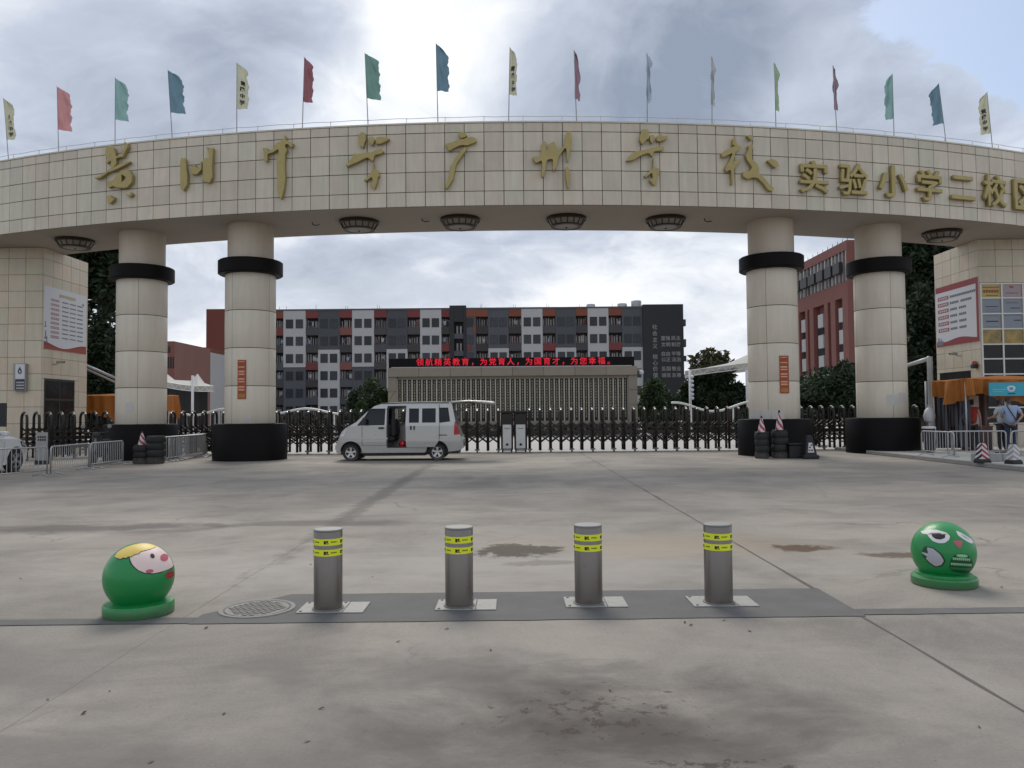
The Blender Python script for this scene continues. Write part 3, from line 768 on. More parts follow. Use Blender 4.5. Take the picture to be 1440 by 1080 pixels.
# gridded window: panes, mullions, the signs behind the glass
xs_ = [wr0.x + 0.04, at(1409.5, 450, YT).x, at(1439.5, 450, YT).x, at(1470, 450, YT).x, wr1.x]
ypx = [399, 419, 441, 462.5, 484, 504.5, 526]
zs_ = [at(1410, q, YT).z for q in ypx] + [wr0.z - .62, wr0.z - 1.22, 0.95]
kinds = [['postergold', 'pinkpl', 'bglass', 'bglass'], ['bluepl', 'bluepl', 'bglass', 'bglass'], ['bluepl', 'bluepl', 'bglass', 'bglass'],
         ['yglass', 'yglass', 'yglass', 'yglass'], ['dglass'] * 4, ['dglass'] * 4, ['dglass'] * 4, ['dglass'] * 4, ['dglass'] * 4]
MAT['pinkpl'] = pm('pink_plate', (0.34, 0.27, 0.28), 0.35, var=0.06); MAT['bluepl'] = pm('blue_grey_plate', (0.22, 0.25, 0.285), 0.35, var=0.06)
for r in range(9):
    for c in range(4):
        k = kinds[r][c]
        obj('pane', MB().box(xs_[c] + 0.03, xs_[c + 1] - 0.03, YT + 0.01, YT + 0.028, zs_[r + 1] + 0.025, zs_[r] - 0.025), MAT[k], rt, world=True)
for c in range(5):
    obj('mullion', MB().box(xs_[c] - 0.03, xs_[c] + 0.03, YT - 0.03, YT + 0.029, zs_[-1], zs_[0] + 0.03), MAT['aluminium'], rt, world=True)
for z in zs_:
    obj('transom', MB().box(xs_[0] + 0.031, xs_[-1] - 0.031, YT - 0.026, YT + 0.009, z - 0.025, z + 0.025), MAT['aluminium'], rt, world=True)
# printing on the window plates (illegible at this size: marks only)
def marks(parent, x0, x1, z0, z1, n, mat, name='print_line', Y=YT + 0.006, dens=1.0):
    w_ = (x1 - x0) / n
    m_ = MB()
    for i in range(n):
        if random.random() > dens: continue
        g = w_ * 0.1
        m_.box(x0 + i * w_ + g, x0 + (i + 1) * w_ - g, Y, Y + 0.003, z0, z1)
    return obj(name, m_, mat, parent, world=True)
def zrow(r, f0, f1): return zs_[r] - (zs_[r] - zs_[r + 1]) * f1, zs_[r] - (zs_[r] - zs_[r + 1]) * f0
def xcol(c, f0, f1): return xs_[c] + (xs_[c + 1] - xs_[c]) * f0, xs_[c] + (xs_[c + 1] - xs_[c]) * f1
for (r, c, f0, f1, g0, g1_, n_, mt) in ((0, 0, .1, .9, .2, .28, 9, 'plaque'), (0, 0, .12, .88, .42, .62, 6, 'plaque'), (0, 0, .25, .85, .78, .85, 7, 'plaque'),
        (0, 1, .38, .58, .15, .30, 2, 'plaque'), (0, 1, .2, .8, .62, .70, 9, 'greytext'), (1, 0, .15, .9, .52, .57, 1, 'navy'), (1, 0, .15, .9, .70, .73, 1, 'greytext'), (1, 0, .15, .9, .85, .88, 1, 'greytext'),
        (1, 1, .2, .8, .25, .35, 6, 'greytext'), (1, 1, .4, .85, .62, .68, 5, 'navy'), (2, 0, .15, .9, .12, .15, 1, 'greytext'), (2, 0, .15, .9, .46, .54, 1, 'navy'), (2, 0, .15, .9, .82, .85, 1, 'greytext'), (2, 1, .1, .9, .08, .13, 8, 'greytext'), (2, 1, .55, .9, .4, .48, 5, 'navy')):
    x0, x1 = xcol(c, f0, f1); z0, z1 = zrow(r, g0, g1_)
    marks(rt, x0, x1, z0, z1, n_, MAT[mt])
# posters on the inner faces of both gatehouses
def poster_left():
    y0, y1 = YT + 0.02, YT + 2.98
    z0, z1 = 4.12, 6.55; X = -XT + 0.004
    t = thing('wall_poster', 'white notice poster with wavy red foot on the left gatehouse wall', 'poster', (X, y0, z0), pi / 2)
    Wd, Hd = y1 - y0, z1 - z0
    obj('sheet', MB().box(0, Wd, -0.02, 0, 0, Hd), MAT['poster'], t)
    foot = [(0, 0.0)] + [(Wd * i / 24, 0.20 + 0.11 * cos(i / 24 * 2 * pi * 0.95 + 0.5)) for i in range(25)] + [(Wd, 0.0)]
    me = shape([foot], 0.004); o = link('red_foot', me, MAT['posterred'], t); o.rotation_euler = (pi / 2, 0, 0); o.location = (0, -0.023, 0)
    foot2 = [(Wd * i / 24, 0.13 + 0.07 * cos(i / 24 * 2 * pi * 0.8 + 1.2)) for i in range(25)] + [(Wd, 0.0), (0, 0)]
    me = shape([foot2], 0.004); o = link('dark_foot', me, MAT['plaque'], t); o.rotation_euler = (pi / 2, 0, 0); o.location = (0, -0.028, 0)
    def line(x0, x1, z, h, n_, mat, nm='print_line'):
        m_ = MB(); w_ = (x1 - x0) / n_
        for i in range(n_):
            g = w_ * 0.12
            m_.box(x0 + i * w_ + g, x0 + (i + 1) * w_ - g, -0.024, -0.0201, z - h / 2 + random.uniform(0, h * 0.15), z + h / 2)
        obj(nm, m_, mat, t)
    line(0.98, 2.15, Hd - 0.27, 0.13, 9, MAT['postergold'], 'title')
    for k in range(9):
        z = Hd - 0.50 - 0.178 * k
        line(0.36, 1.08, z, 0.095, 1, MAT['tab'], 'heading_tab')
        m_ = MB()
        for i in range(5): m_.box(0.42 + i * 0.13, 0.42 + i * 0.13 + 0.09, -0.028, -0.0241, z - 0.025, z + 0.025)
        obj('heading_print', m_, MAT['paper'], t)
        x = 1.2
        for seg in range(3):
            L = 0.44 + random.uniform(-.02, .02)
            line(x, x + L, z, 0.055, 7, MAT['greytext']); x += L + 0.09
    for (x, z, s_) in ((0.12, 0.55, 1), (0.2, 0.36, .8), (0.1, 0.95, .7)):
        m_ = MB().box(x - .03 * s_, x + .03 * s_, -0.026, -0.021, z - .16 * s_, z + .16 * s_).box(x - .09 * s_, x + .09 * s_, -0.029, -0.0265, z - .16 * s_, z - .10 * s_)
        obj('building_print', m_, MAT['greytext'], t)
    obj('bird_print', MB().box(2.62, 2.78, -0.024, -0.0201, Hd - .42, Hd - .38).box(2.7, 2.74, -0.028, -0.0245, Hd - .46, Hd - .34), MAT['greytext'], t)
poster_left()
def poster_right():
    y0, y1 = YT + 0.02, YT + 3.02
    z0, z1 = 4.10, 6.57; X = XT - 0.004
    t = thing('wall_poster', 'white poster with red frame and six red tabs on the right gatehouse wall', 'poster', (X, y1, z0), -pi / 2)
    Wd, Hd = y1 - y0, z1 - z0
    obj('sheet', MB().box(0, Wd, -0.02, 0, 0, Hd), MAT['poster'], t)
    obj('top_band', MB().box(0, Wd, -0.024, -0.0201, Hd - 0.24, Hd), MAT['posterred'], t)
    obj('side_band', MB().box(Wd - 0.16, Wd, -0.024, -0.0201, 0, Hd - 0.242), MAT['posterred'], t)
    foot = [(0, 0.0)] + [((Wd - .162) * i / 24, 0.22 + 0.06 * sin(i / 24 * 2 * pi * 1.1 + 3.6)) for i in range(25)] + [(Wd - .162, 0.0)]
    me = shape([foot], 0.004); o = link('red_foot', me, MAT['posterred'], t); o.rotation_euler = (pi / 2, 0, 0); o.location = (0, -0.023, 0)
    n_ = (14, 11, 8, 8, 8, 8)
    for k in range(6):
        z = Hd - 0.50 - 0.262 * k
        obj('heading_tab', MB().box(0.16, 0.95, -0.024, -0.0201, z - .075, z + .075), MAT['tab'], t)
        m_ = MB()
        for i in range(4): m_.box(0.26 + i * 0.16, 0.26 + i * 0.16 + 0.11, -0.028, -0.0241, z - .035, z + .035)
        obj('heading_print', m_, MAT['paper'], t)
        m_ = MB(); x = 1.05
        for i in range(n_[k]):
            if n_[k] < 12 and i == n_[k] // 2: x += 0.12
            wv = 0.105
            m_.box(x, x + wv, -0.024, -0.0201, z - .045, z + .05); m_.box(x + .02, x + wv - .02, -0.027, -0.0241, z - .01, z + .01)
            x += wv + 0.022
        obj('print_line', m_, MAT['greytext'], t)
    obj('building_print', MB().box(0.05, 0.5, -0.030, -0.0262, 0.05, 0.22).box(0.12, 0.2, -0.030, -0.0262, 0.222, 0.36).box(0.3, 0.36, -0.030, -0.0262, 0.222, 0.31), MAT['greytext'], t)
poster_right()
# light box, cameras, alarm
p0, p1 = at(19, 550, YT - 0.12), at(37, 511, YT - 0.12)
lb = thing('light_box', 'small white and navy light box on the left gatehouse front', 'sign', (p0.x, YT - 0.003, p0.z))
ww, hh = p1.x - p0.x, p1.z - p0.z
obj('housing', MB().box(0, ww, -0.16, 0, 0, hh), MAT['grime'], lb, bevel=0.012)
obj('top_panel', MB().box(0.09, ww - 0.03, -0.168, -0.161, hh * .44, hh - 0.03), MAT['poster'], lb)
obj('lower_panel', MB().box(0.09, ww - 0.03, -0.168, -0.161, 0.03, hh * .42), MAT['navy'], lb)
drop = [(0.0, 0.15), (0.035, 0.07), (0.07, 0.0), (0.075, -0.06), (0.05, -0.11), (0, -0.13), (-0.05, -0.11), (-0.075, -0.06), (-0.07, 0), (-0.035, 0.07)]
o = link('emblem', shape([drop, [(x * .45, y * .45 - .03) for x, y in drop]], 0.006), MAT['navy'], lb); o.rotation_euler = (pi / 2, 0, 0); o.location = (ww * .55, -0.172, hh * .74)
mm = MB()
for r in range(3):
    for i in range(4): mm.box(ww * .3 + i * .075, ww * .3 + i * .075 + .055, -0.173, -0.1685, hh * .28 - r * .11, hh * .28 - r * .11 + .06)
obj('print', mm, MAT['paper'], lb)
def camera_box(loc, rz, label):
    t = thing('security_camera', label, 'security camera', loc, rz, 'small cameras on the gatehouses')
    obj('bracket', MB().tube([(0, 0, 0), (0, -0.12, -0.02), (0, -0.2, 0.03)], 0.018, 6), MAT['grime'], t)
    obj('housing', MB().box(-0.05, 0.05, -0.42, -0.12, 0.03, 0.12), MAT['grime'], t, bevel=0.015)
    obj('lens', MB().lathe([(0, 0), (0.035, 0), (0.035, 0.02), (0, 0.025)], 12, Matrix.Translation((0, -0.42, 0.075)) @ Matrix.Rotation(pi / 2, 4, 'X')), MAT['ink'], t)
camera_box((-XT, sideY(74, -XT), at(70, 512, sideY(74, -XT)).z), pi / 2, 'small camera on the left gatehouse under the white poster')
camera_box((XT, sideY(1352, XT), at(1356, 500, sideY(1352, XT)).z), -pi / 2, 'small dark camera on the right gatehouse under the red poster')
p = at(1371, 512, YT + .3)
al = thing('alarm_siren', 'small red and black alarm box beside the gridded window', 'alarm', (XT, p.y, p.z), -pi / 2)
obj('cap', MB().lathe([(0, 0.17), (0.09, 0.15), (0.13, 0.06), (0.13, 0.0), (0, 0)], 16, Matrix.Translation((0, -.13, 0))), MAT['lampred'], al)
obj('horn', MB().box(-0.13, 0.13, -0.26, 0, -0.22, -0.005), MAT['trim'], al, bevel=0.02); al.scale = (.75, .75, .75)

# grey pipe booms beside both gatehouses
def boom(sx, label):
    t = thing('pipe_boom', label, 'pipe', (sx * 16.75, 31.6, 0))
    pt = lambda x, y, D: at(x, y, D)
    if sx > 0:
        b = pt(1310, 597, 31.6); a = pt(1307.5, 504, 31.6); c = pt(1275, 514, 36)
        obj('post', MB().tube([(b.x, b.y, 0), (b.x, b.y, a.z), (a.x, a.y, a.z + .08)], 0.11, 10), MAT['galv'], t, world=True)
        obj('arm', MB().tube([(a.x, a.y, a.z), c], 0.09, 10), MAT['galv'], t, world=True)
        obj('foot_sleeve', MB().lathe([(0.17, 0), (0.17, 0.28), (0.12, 0.34)], 12, cap=False), MAT['grime'], t)
    else:
        a = pt(117, 512, 32.9); c = pt(172, 536, 36); 
        obj('arm', MB().tube([a, c], 0.06, 10), MAT['galv'], t, world=True)
        a2 = pt(117, 517, 32.9); c2 = pt(172, 542, 36)
        obj('arm', MB().tube([a2, c2], 0.05, 10), MAT['grime'], t, world=True)
        obj('post', MB().tube([(c.x, c.y, 0), (c.x, c.y, c.z)], 0.09, 10), MAT['galv'], t, world=True)
boom(1, 'grey steel post with slanting arm left of the right gatehouse')
boom(-1, 'pair of slanting grey pipes right of the left gatehouse')

# ------------------------------------------------------------------ gold characters
def on_arc(x, y):
    """photo pixel -> (arc length, height) on the front of the beam"""
    d = ray(x, y); r_ = RF + 0.01
    A = d.x ** 2 + d.y ** 2; B = -2 * d.y * CY; Cc = CY * CY - r_ * r_
    t = (-B - sqrt(B * B - 4 * A * Cc)) / (2 * A)
    p = CAMLOC + d * t
    return atan2(p.x, CY - p.y) * r_, p.z
def gold_char(zoom, ox, oy, polys, label, holes=(), hole_in=0):
    ps = [[on_arc(ox + a / zoom, oy + b / zoom) for a, b in p] for p in polys]
    al = [q for p in ps for q in p]
    cs = (min(q[0] for q in al) + max(q[0] for q in al)) / 2; cz = (min(q[1] for q in al) + max(q[1] for q in al)) / 2
    a = cs / (RF + 0.01)
    t = thing('gold_character', label, 'gold character', arc(a, RF + 0.085, cz), a, 'gold brush characters on the arch')
    for p in ps:
        q = smooth_poly([(x - cs, z - cz) for x, z in p])
        hl = [[on_arc(ox + a / zoom, oy + b / zoom) for a, b in h] for h in holes] if p is ps[hole_in] else []
        me = shape([q] + [[(x - cs, z - cz) for x, z in h] for h in hl], 0.12, 0.006, off=-0.014)
        o = link('stroke', me, MAT['gold'], t); o.rotation_euler = (pi / 2, 0, 0)
    return t
def smooth_poly(p, it=1):
    for _ in range(it):
        q = []
        for i in range(len(p)):
            a, b = p[i], p[(i + 1) % len(p)]
            q += [(a[0] * .87 + b[0] * .13, a[1] * .87 + b[1] * .13), (a[0] * .13 + b[0] * .87, a[1] * .13 + b[1] * .87)]
        p = q
    return p
gold_char(9, 120, 180, [
    [(518, 200), (560, 190), (582, 250), (548, 310), (512, 392), (480, 385), (500, 330), (526, 260)],
    [(300, 250), (355, 238), (400, 270), (415, 320), (425, 372), (490, 358), (495, 385), (428, 402), (432, 480), (372, 530), (350, 505), (362, 430), (310, 468), (282, 452), (335, 408), (285, 380), (290, 300)],
    [(150, 635), (215, 622), (320, 545), (345, 532), (470, 470), (600, 428), (606, 452), (480, 520), (365, 568), (330, 575), (235, 648), (165, 662)],
    [(300, 690), (385, 675), (440, 600), (498, 542), (590, 542), (636, 620), (626, 705), (562, 775), (440, 774), (385, 748), (330, 778), (308, 742)],
    [(308, 868), (355, 858), (376, 898), (405, 882), (402, 922), (350, 974), (318, 966)],
    [(528, 838), (580, 852), (615, 818), (634, 850), (612, 886), (568, 882)]], 'gold brush character of stacked strokes and a looped box, leftmost on the arch', [[(498, 605), (548, 640), (535, 668), (495, 695)]], 3)
gold_char(9.82, 240, 180, [
    [(165, 430), (240, 430), (252, 580), (268, 680), (262, 800), (212, 882), (165, 862)],
    [(308, 520), (345, 560), (362, 508), (386, 562), (438, 562), (446, 480), (462, 480), (464, 592), (395, 662), (308, 657)],
    [(470, 432), (558, 430), (552, 350), (518, 285), (536, 272), (570, 320), (588, 290), (618, 283), (616, 400), (606, 560), (612, 692), (570, 778), (475, 757)]], 'gold brush character of two tall uprights with a small hook between them')
gold_char(9, 350, 180, [[(192, 265), (262, 268), (270, 308), (320, 298), (365, 200), (420, 190), (462, 150), (468, 108), (486, 113), (492, 175), (560, 192), (584, 210), (568, 268), (535, 252), (515, 225), (484, 228), (488, 265), (512, 290), (482, 350), (478, 560), (488, 650), (468, 800), (430, 928), (380, 830), (373, 500), (373, 380), (398, 340), (393, 288), (330, 328), (262, 348), (260, 448), (212, 432), (212, 330)]], 'gold brush character with one long dagger-like upright under a short crossbar')
gold_char(10.8, 470, 180, [
    [(380, 130), (430, 78), (492, 95), (502, 190), (456, 332), (388, 276)], [(543, 150), (600, 148), (637, 200), (596, 298), (543, 240)],
    [(640, 170), (720, 148), (858, 178), (846, 207), (720, 268), (652, 268)],
    [(182, 592), (290, 470), (318, 398), (350, 420), (500, 388), (600, 383), (640, 352), (740, 332), (772, 380), (740, 412), (632, 437), (606, 535), (520, 467), (370, 543), (220, 608)],
    [(452, 812), (550, 735), (590, 660), (606, 535), (618, 535), (626, 650), (692, 668), (707, 750), (682, 772), (667, 850), (630, 958), (542, 860), (600, 830), (588, 767), (500, 828)]], 'gold brush character with three crown strokes, on the left half beside the dagger-like one')
gold_char(10.8, 610, 180, [
    [(368, 115), (400, 73), (490, 88), (517, 135), (480, 167), (415, 187)],
    [(168, 265), (210, 253), (390, 198), (580, 152), (652, 178), (657, 232), (610, 257), (500, 292), (430, 282), (330, 322), (240, 378)],
    [(480, 298), (512, 345), (422, 470), (352, 570), (322, 700), (302, 800), (205, 953), (172, 922), (228, 750), (258, 600), (348, 450), (430, 348)]], 'gold brush character of a dot, a bar and one sweeping leg near the beam centre')
gold_char(10.29, 740, 175, [
    [(78, 490), (200, 478), (228, 260), (282, 258), (292, 400), (322, 300), (400, 258), (432, 330), (442, 400), (540, 330), (568, 130), (642, 108), (652, 300), (602, 560), (580, 562), (568, 350), (472, 482), (432, 642), (395, 703), (373, 660), (378, 522), (300, 532), (272, 700), (240, 793), (213, 750), (223, 542), (130, 588)],
    [(558, 640), (600, 618), (627, 700), (617, 942), (590, 938), (558, 770)]], 'gold brush character of three uprights joined by a wavy stroke')
gold_char(10.8, 870, 175, [
    [(338, 90), (440, 98), (452, 240), (412, 252), (350, 333), (293, 260), (308, 190)], [(458, 180), (520, 178), (542, 230), (490, 323), (453, 260)],
    [(558, 200), (620, 163), (642, 190), (743, 198), (702, 257), (600, 288), (553, 267)],
    [(93, 572), (200, 440), (400, 398), (600, 342), (693, 360), (642, 422), (522, 432), (502, 523), (440, 457), (330, 493), (220, 562), (110, 583)],
    [(362, 800), (460, 718), (500, 678), (503, 520), (520, 520), (526, 668), (592, 678), (613, 750), (572, 782), (577, 840), (530, 958), (438, 860), (500, 828), (488, 757), (400, 828)]], 'gold brush character with three crown strokes, on the right half of the arch')
gold_char(10.8, 1000, 180, [
    [(123, 410), (200, 358), (328, 290), (298, 280), (300, 190), (340, 148), (362, 268), (432, 300), (422, 340), (342, 400), (332, 480), (302, 530), (420, 478), (433, 510), (352, 600), (322, 660), (322, 720), (306, 884), (284, 884), (273, 655), (200, 693), (178, 630), (258, 500), (298, 402), (200, 453), (140, 473)],
    [(508, 140), (560, 118), (632, 160), (580, 218)],
    [(488, 440), (538, 340), (528, 290), (590, 258), (622, 320), (582, 370), (602, 430), (582, 480), (682, 570), (703, 640), (692, 700), (762, 750), (862, 880), (932, 930), (902, 988), (830, 962), (768, 872), (680, 783), (600, 773), (530, 803), (448, 750), (458, 680), (560, 672), (590, 610), (518, 512)],
    [(808, 510), (900, 488), (972, 520), (1003, 590), (940, 633)]], 'gold brush character with a swooping tail and separate dot, last of the brush row')
for ch, x0, x1, y0, y1, lb_ in (('实', 1122, 1162, 227, 273, 'a roof over crossing strokes, next to the swooping tail'), ('验', 1177, 1217, 231, 276, 'a horse radical at its left'), ('小', 1232, 1273, 234, 279, 'a central upright and two side dots'),
                               ('学', 1286, 1321, 240, 284, 'three dots over a roof and a hook'), ('二', 1334, 1367, 249, 282, 'just two horizontal bars'), ('校', 1379, 1411, 247, 292, 'a tree radical, before the frame edge'), ('区', 1422, 1456, 255, 297, 'an open box, cut by the frame edge')):
    s0, za = on_arc(x0, (y0 + y1) / 2); s1, _ = on_arc(x1, (y0 + y1) / 2)
    _, zt_ = on_arc((x0 + x1) / 2, y0); _, zb_ = on_arc((x0 + x1) / 2, y1)
    me = glyphs(ch, 1.0, 0.12, 0.010, 0.008)
    fx, fz = (s1 - s0) / me['w'], (zt_ - zb_) / me['h']
    for v_ in me.vertices: v_.co.x *= fx; v_.co.y *= fz
    a = (s0 + s1) / 2 / (RF + 0.01)
    t = thing('gold_character', 'small gold printed character with ' + lb_, 'gold character', arc(a, RF + 0.085, (zt_ + zb_) / 2), a, 'small gold printed characters on the arch')
    o = link('lettering', me, MAT['gold'], t); o.rotation_euler = (pi / 2, 0, 0)

# ------------------------------------------------------------------ flags on the beam
FL = [(5, 138, 13, 208, 'cream'), (80, 121, 83, 197, 'rose'), (162, 109, 162, 190, 'teal'), (236, 98, 243, 184, 'blue'), (333, 88, 333, 177, 'cream'), (428, 80, 425, 171, 'wine'),
      (513, 74, 518, 166, 'sea'), (613, 61, 616, 164, 'blue'), (717, 66, 715, 163, 'cream'), (807, 70, 811, 165, 'plum'), (910, 74, 910, 166, 'sky'), (1001, 79, 1001, 168, 'grey'),
      (1089, 88, 1091, 173, 'leaf'), (1171, 92, 1177, 178, 'plum'), (1255, 103, 1257, 184, 'teal'), (1320, 117, 1331, 195, 'blue'), (1388, 129, 1396, 203, 'cream')]
FC = dict(cream=(0.46, 0.47, 0.36), rose=(0.46, 0.24, 0.25), teal=(0.22, 0.37, 0.37), blue=(0.13, 0.22, 0.29), wine=(0.25, 0.11, 0.13), sea=(0.15, 0.27, 0.25), sky=(0.28, 0.36, 0.44), grey=(0.34, 0.36, 0.39), leaf=(0.26, 0.37, 0.25), plum=(0.24, 0.16, 0.20))
FW = dict(cream='cream flag with black print', rose='rose pink flag', teal='pale teal flag', blue='slate blue flag', wine='dark red flag', sea='sea green flag', sky='pale blue flag', grey='pale grey flag', leaf='light green flag', plum='dull plum flag')
FP = ['at the far left edge of the arch', 'second from the left edge of the arch', 'above the first brush character', 'between the first two brush characters', 'above the left inner column', 'beside the dagger-like character', 'above the first crowned character', 'above the sweeping-leg character', 'at the middle of the beam',
      'above the wavy-stroke character, furled', 'above the second crowned character, furled thin', 'left of the swooping-tail character, furled thin', 'right of the swooping-tail character, furled', 'over the first small characters, furled thin', 'over the middle small characters, blown left', 'third from right over the small characters, blown left'.replace('third from right ', ''), 'at the far right edge of the arch']
FWID = [14, 17, 17, 19, 18, 14, 20, 18, 12, 6, 5, 4, 7, 5, -11, -14, -13]
FCM = {k: pm(k + '_flag_cloth', v, 0.8, var=0.10, scale=4, trans=0.5) for k, v in FC.items()}
for i, (tx, ty, bx, by, colr) in enumerate(FL):
    s_, _ = on_arc(bx, by + 4); a = s_ / RF
    base = arc(a, RF - 0.45, ZT + 0.0)
    base.x = at(bx, by, base.y).x
    top = at(tx, ty, base.y)
    ax = (top - base)
    t = thing('feather_flag', FW[colr] + ' ' + FP[i], 'flag', base, 0, 'feather flags along the arch top')
    obj('pole', MB().tube([(0, 0, -0.05), ax * 0.5, ax], [0.016, 0.013, 0.008], 6), MAT['grime'], t)
    L = ax.length; u = ax.normalized()
    rnd = random.Random(i * 17 + 3)
    lat = FWID[i] * base.y / F
    Wf = max(0.26, min(0.46, abs(lat) * 1.05)) * rnd.uniform(.9, 1.06)
    sn = max(-1, min(1, lat / Wf)); wind = Vector((sn, sqrt(1 - sn * sn) * 0.8, 0)).normalized(); wind = (wind - u * wind.dot(u)).normalized()
    side = u.cross(wind)
    Hf = min(1.55, L * 0.66) * rnd.uniform(.94, 1.04)
    ph, am = rnd.uniform(0, 6), rnd.uniform(0.02, 0.035) * (1.0 if abs(sn) > .5 else 1.5)
    def fp(a_, b_):
        edge = 1 - 0.10 * (1 + sin(b_ * 21 + ph)) * 0.5 - 0.06 * (1 + sin(b_ * 47 + ph * 3)) * .5
        top_ = 1 - max(0, (b_ - .78) / .22) ** 2.2 * 0.62
        wdt = Wf * top_ * (1 - (1 - edge) * a_)
        x = a_ * wdt
        sag = 0.10 * a_ * b_ * b_ + 0.02 * a_
        wob = am * sin(b_ * 8 + a_ * 5 + ph) * (0.25 + a_) + am * 0.9 * sin(b_ * 17 + a_ * 6 + ph * 2) * a_ + .03 * sin(a_ * 9 + b_ * 3 + ph)
        return tuple(u * (L - Hf + Hf * b_ * 0.995 - sag) + wind * x + side * wob)
    obj('cloth', MB().grid(fp, 10, 26), FCM[colr], t)
    if colr == 'cream':
        for k, ch in enumerate('黄冈中学'):
            me = glyphs(ch, 0.17, 0.004, 0.006)
            bb_ = 0.56 - 0.145 * k; aa_ = 0.48
            p_ = Vector(fp(aa_, bb_)); px_ = (Vector(fp(aa_ + .2, bb_)) - p_).normalized(); py_ = (Vector(fp(aa_, bb_ + .05)) - p_).normalized()
            nz_ = px_.cross(py_).normalized(); py_ = nz_.cross(px_)
            if nz_.y > 0: px_, nz_ = -px_, -nz_
            o = link('lettering', me, MAT['ink'], t)
            Mx = Matrix((px_, py_, nz_)).transposed().to_4x4(); Mx.translation = p_ + nz_ * 0.02
            o.matrix_local = Mx
# ------------------------------------------------------------------ main teaching block far behind
DB = 140.0; k_ = DB / F
bx = lambda p: (p - 720) * k_
bz = lambda y: 1.5 + (580.5 - y) * k_
mbld = thing('dormitory_block', 'long six storey block of pale and slate bays behind the screen wall', 'building', (0, DB, 0))
ZR = bz(431)
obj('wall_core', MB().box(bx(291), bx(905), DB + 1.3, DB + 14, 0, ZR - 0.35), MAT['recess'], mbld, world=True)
obj('roof', MB().box(bx(291), bx(905), DB - 0.05, DB + 14, ZR - 0.30, ZR - 0.05), MAT['wdark'], mbld, world=True)
def wallp(px0, px1, z0, z1, mat, d0=0.0, d1=1.25, name='wall_panel'):
    return obj(name, MB().box(bx(px0) + 0.01, bx(px1) - 0.01, DB + d0, DB + d1, z0, z1), MAT[mat], mbld, world=True)
rowz = [bz(452) - 3.12 * r for r in range(6)]
frame_me = {}
def window(px, z, w=1.32, h=1.62, mat='trim', d=0.0):
    kk = (w, h)
    if kk not in frame_me:
        f_ = MB(); t_ = 0.07
        f_.box(-w / 2, w / 2, -.05, .0, -h / 2, -h / 2 + t_).box(-w / 2, w / 2, -.05, 0, h / 2 - t_, h / 2).box(-w / 2, -w / 2 + t_, -.05, 0, -h / 2 + t_, h / 2 - t_).box(w / 2 - t_, w / 2, -.05, 0, -h / 2 + t_, h / 2 - t_).box(-.03, .03, -.045, 0, -h / 2 + t_, h / 2 - t_).box(-w / 2 + t_, w / 2 - t_, -.043, 0, h * .18, h * .18 + .05)
        fm = f_.mesh('window'); fm.materials.append(MAT[mat])
        pnm = MB().box(-w / 2 + t_, w / 2 - t_, -.02, -.002, -h / 2 + t_, h / 2 - t_).mesh('pane'); pnm.materials.append(MAT['bglass'])
        frame_me[kk] = (fm, pnm)
    fm, pnm = frame_me[kk]
    o = bpy.data.objects.new('window', fm); C.objects.link(o); o.parent = mbld; o.location = (bx(px), d - 0.001, z)
    q = bpy.data.objects.new('pane', pnm); C.objects.link(q); q.parent = o
bal_me = {}
def bay_balcony(px0, px1, top, wash):
    x0, x1 = bx(px0), bx(px1)
    wallp(px0, px1, rowz[0] + 1.05, ZR, top, 0.02)
    for r, z in enumerate(rowz):
        if z < 0.5: continue
        w = x1 - x0 - 0.04
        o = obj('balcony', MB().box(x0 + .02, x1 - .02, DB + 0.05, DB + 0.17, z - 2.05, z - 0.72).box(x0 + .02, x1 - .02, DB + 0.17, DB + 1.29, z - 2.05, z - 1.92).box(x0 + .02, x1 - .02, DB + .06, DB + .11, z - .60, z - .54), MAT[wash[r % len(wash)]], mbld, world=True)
        d_ = MB(); n_ = 5 if w > 1.9 else 4
        for i in range(n_):
            xx = x0 + (x1 - x0) * (i + 0.5 + random.uniform(-.15, .15)) / n_
            ww = random.uniform(0.07, 0.16)
            d_.box(xx - ww, xx + ww, DB + 1.2, DB + 1.28, z - 1.9, z + 0.75 + random.uniform(-.2, .1))
        me = d_.mesh('door_curtain', off=Vector((0, DB, 0))); me.materials.append(MAT['curtain'])
        q = bpy.data.objects.new('door_curtain', me); C.objects.link(q); q.parent = o; q.location = (0, 0, 0)
        for _ in range(random.choice((0, 1, 1, 2))):
            xx = random.uniform(x0 + .35, x1 - .35); ww = random.uniform(.12, .3); zz_ = z + random.uniform(.1, .5)
            obj('hung_cloth', MB().grid(lambda u, v: (xx + (2 * u - 1) * ww, .75 + .04 * sin(u * 12), zz_ - v * random.uniform(.5, .9)), 4, 1), MAT[random.choice(('wred', 'curtain', 'clothgrey', 'clothnavy', 'wbrown', 'clothblue', 'parapet'))], o)
def wbay(px0, px1, segs, dark=()):
    """segs: (first row, last row, material)"""
    for a, b, mat in segs:
        zt = ZR if a == 0 else rowz[a] + 1.56 - 0.01
        zb = rowz[b] - 1.56 + 0.01 if b < 5 else 0
        wallp(px0, px1, zt if a == 0 else zt, zb, mat) if False else wallp(px0, px1, zb, zt, mat, 0.0 if mat == 'wwhite' else 0.08)
    for r in range(6):
        if rowz[r] < 1: continue
        mat = [m_ for a, b, m_ in segs if a <= r <= b][0]
        for f_ in (0.28, 0.72):
            window(px0 + (px1 - px0) * f_, rowz[r], d=0.0 if mat == 'wwhite' else 0.08)
wash = ['parapet', 'parapet', 'wred', 'parapet', 'wdark', 'parapet']
wallp(290, 316.8, 0, ZR + 0.1, 'wbrick', -0.3, 13)
wbay(317, 347, [(0, 5, 'wdark')]); bay_balcony(347, 368, 'wred', wash); wbay(368, 384.5, [(0, 2, 'wwhite'), (3, 5, 'wdark')])
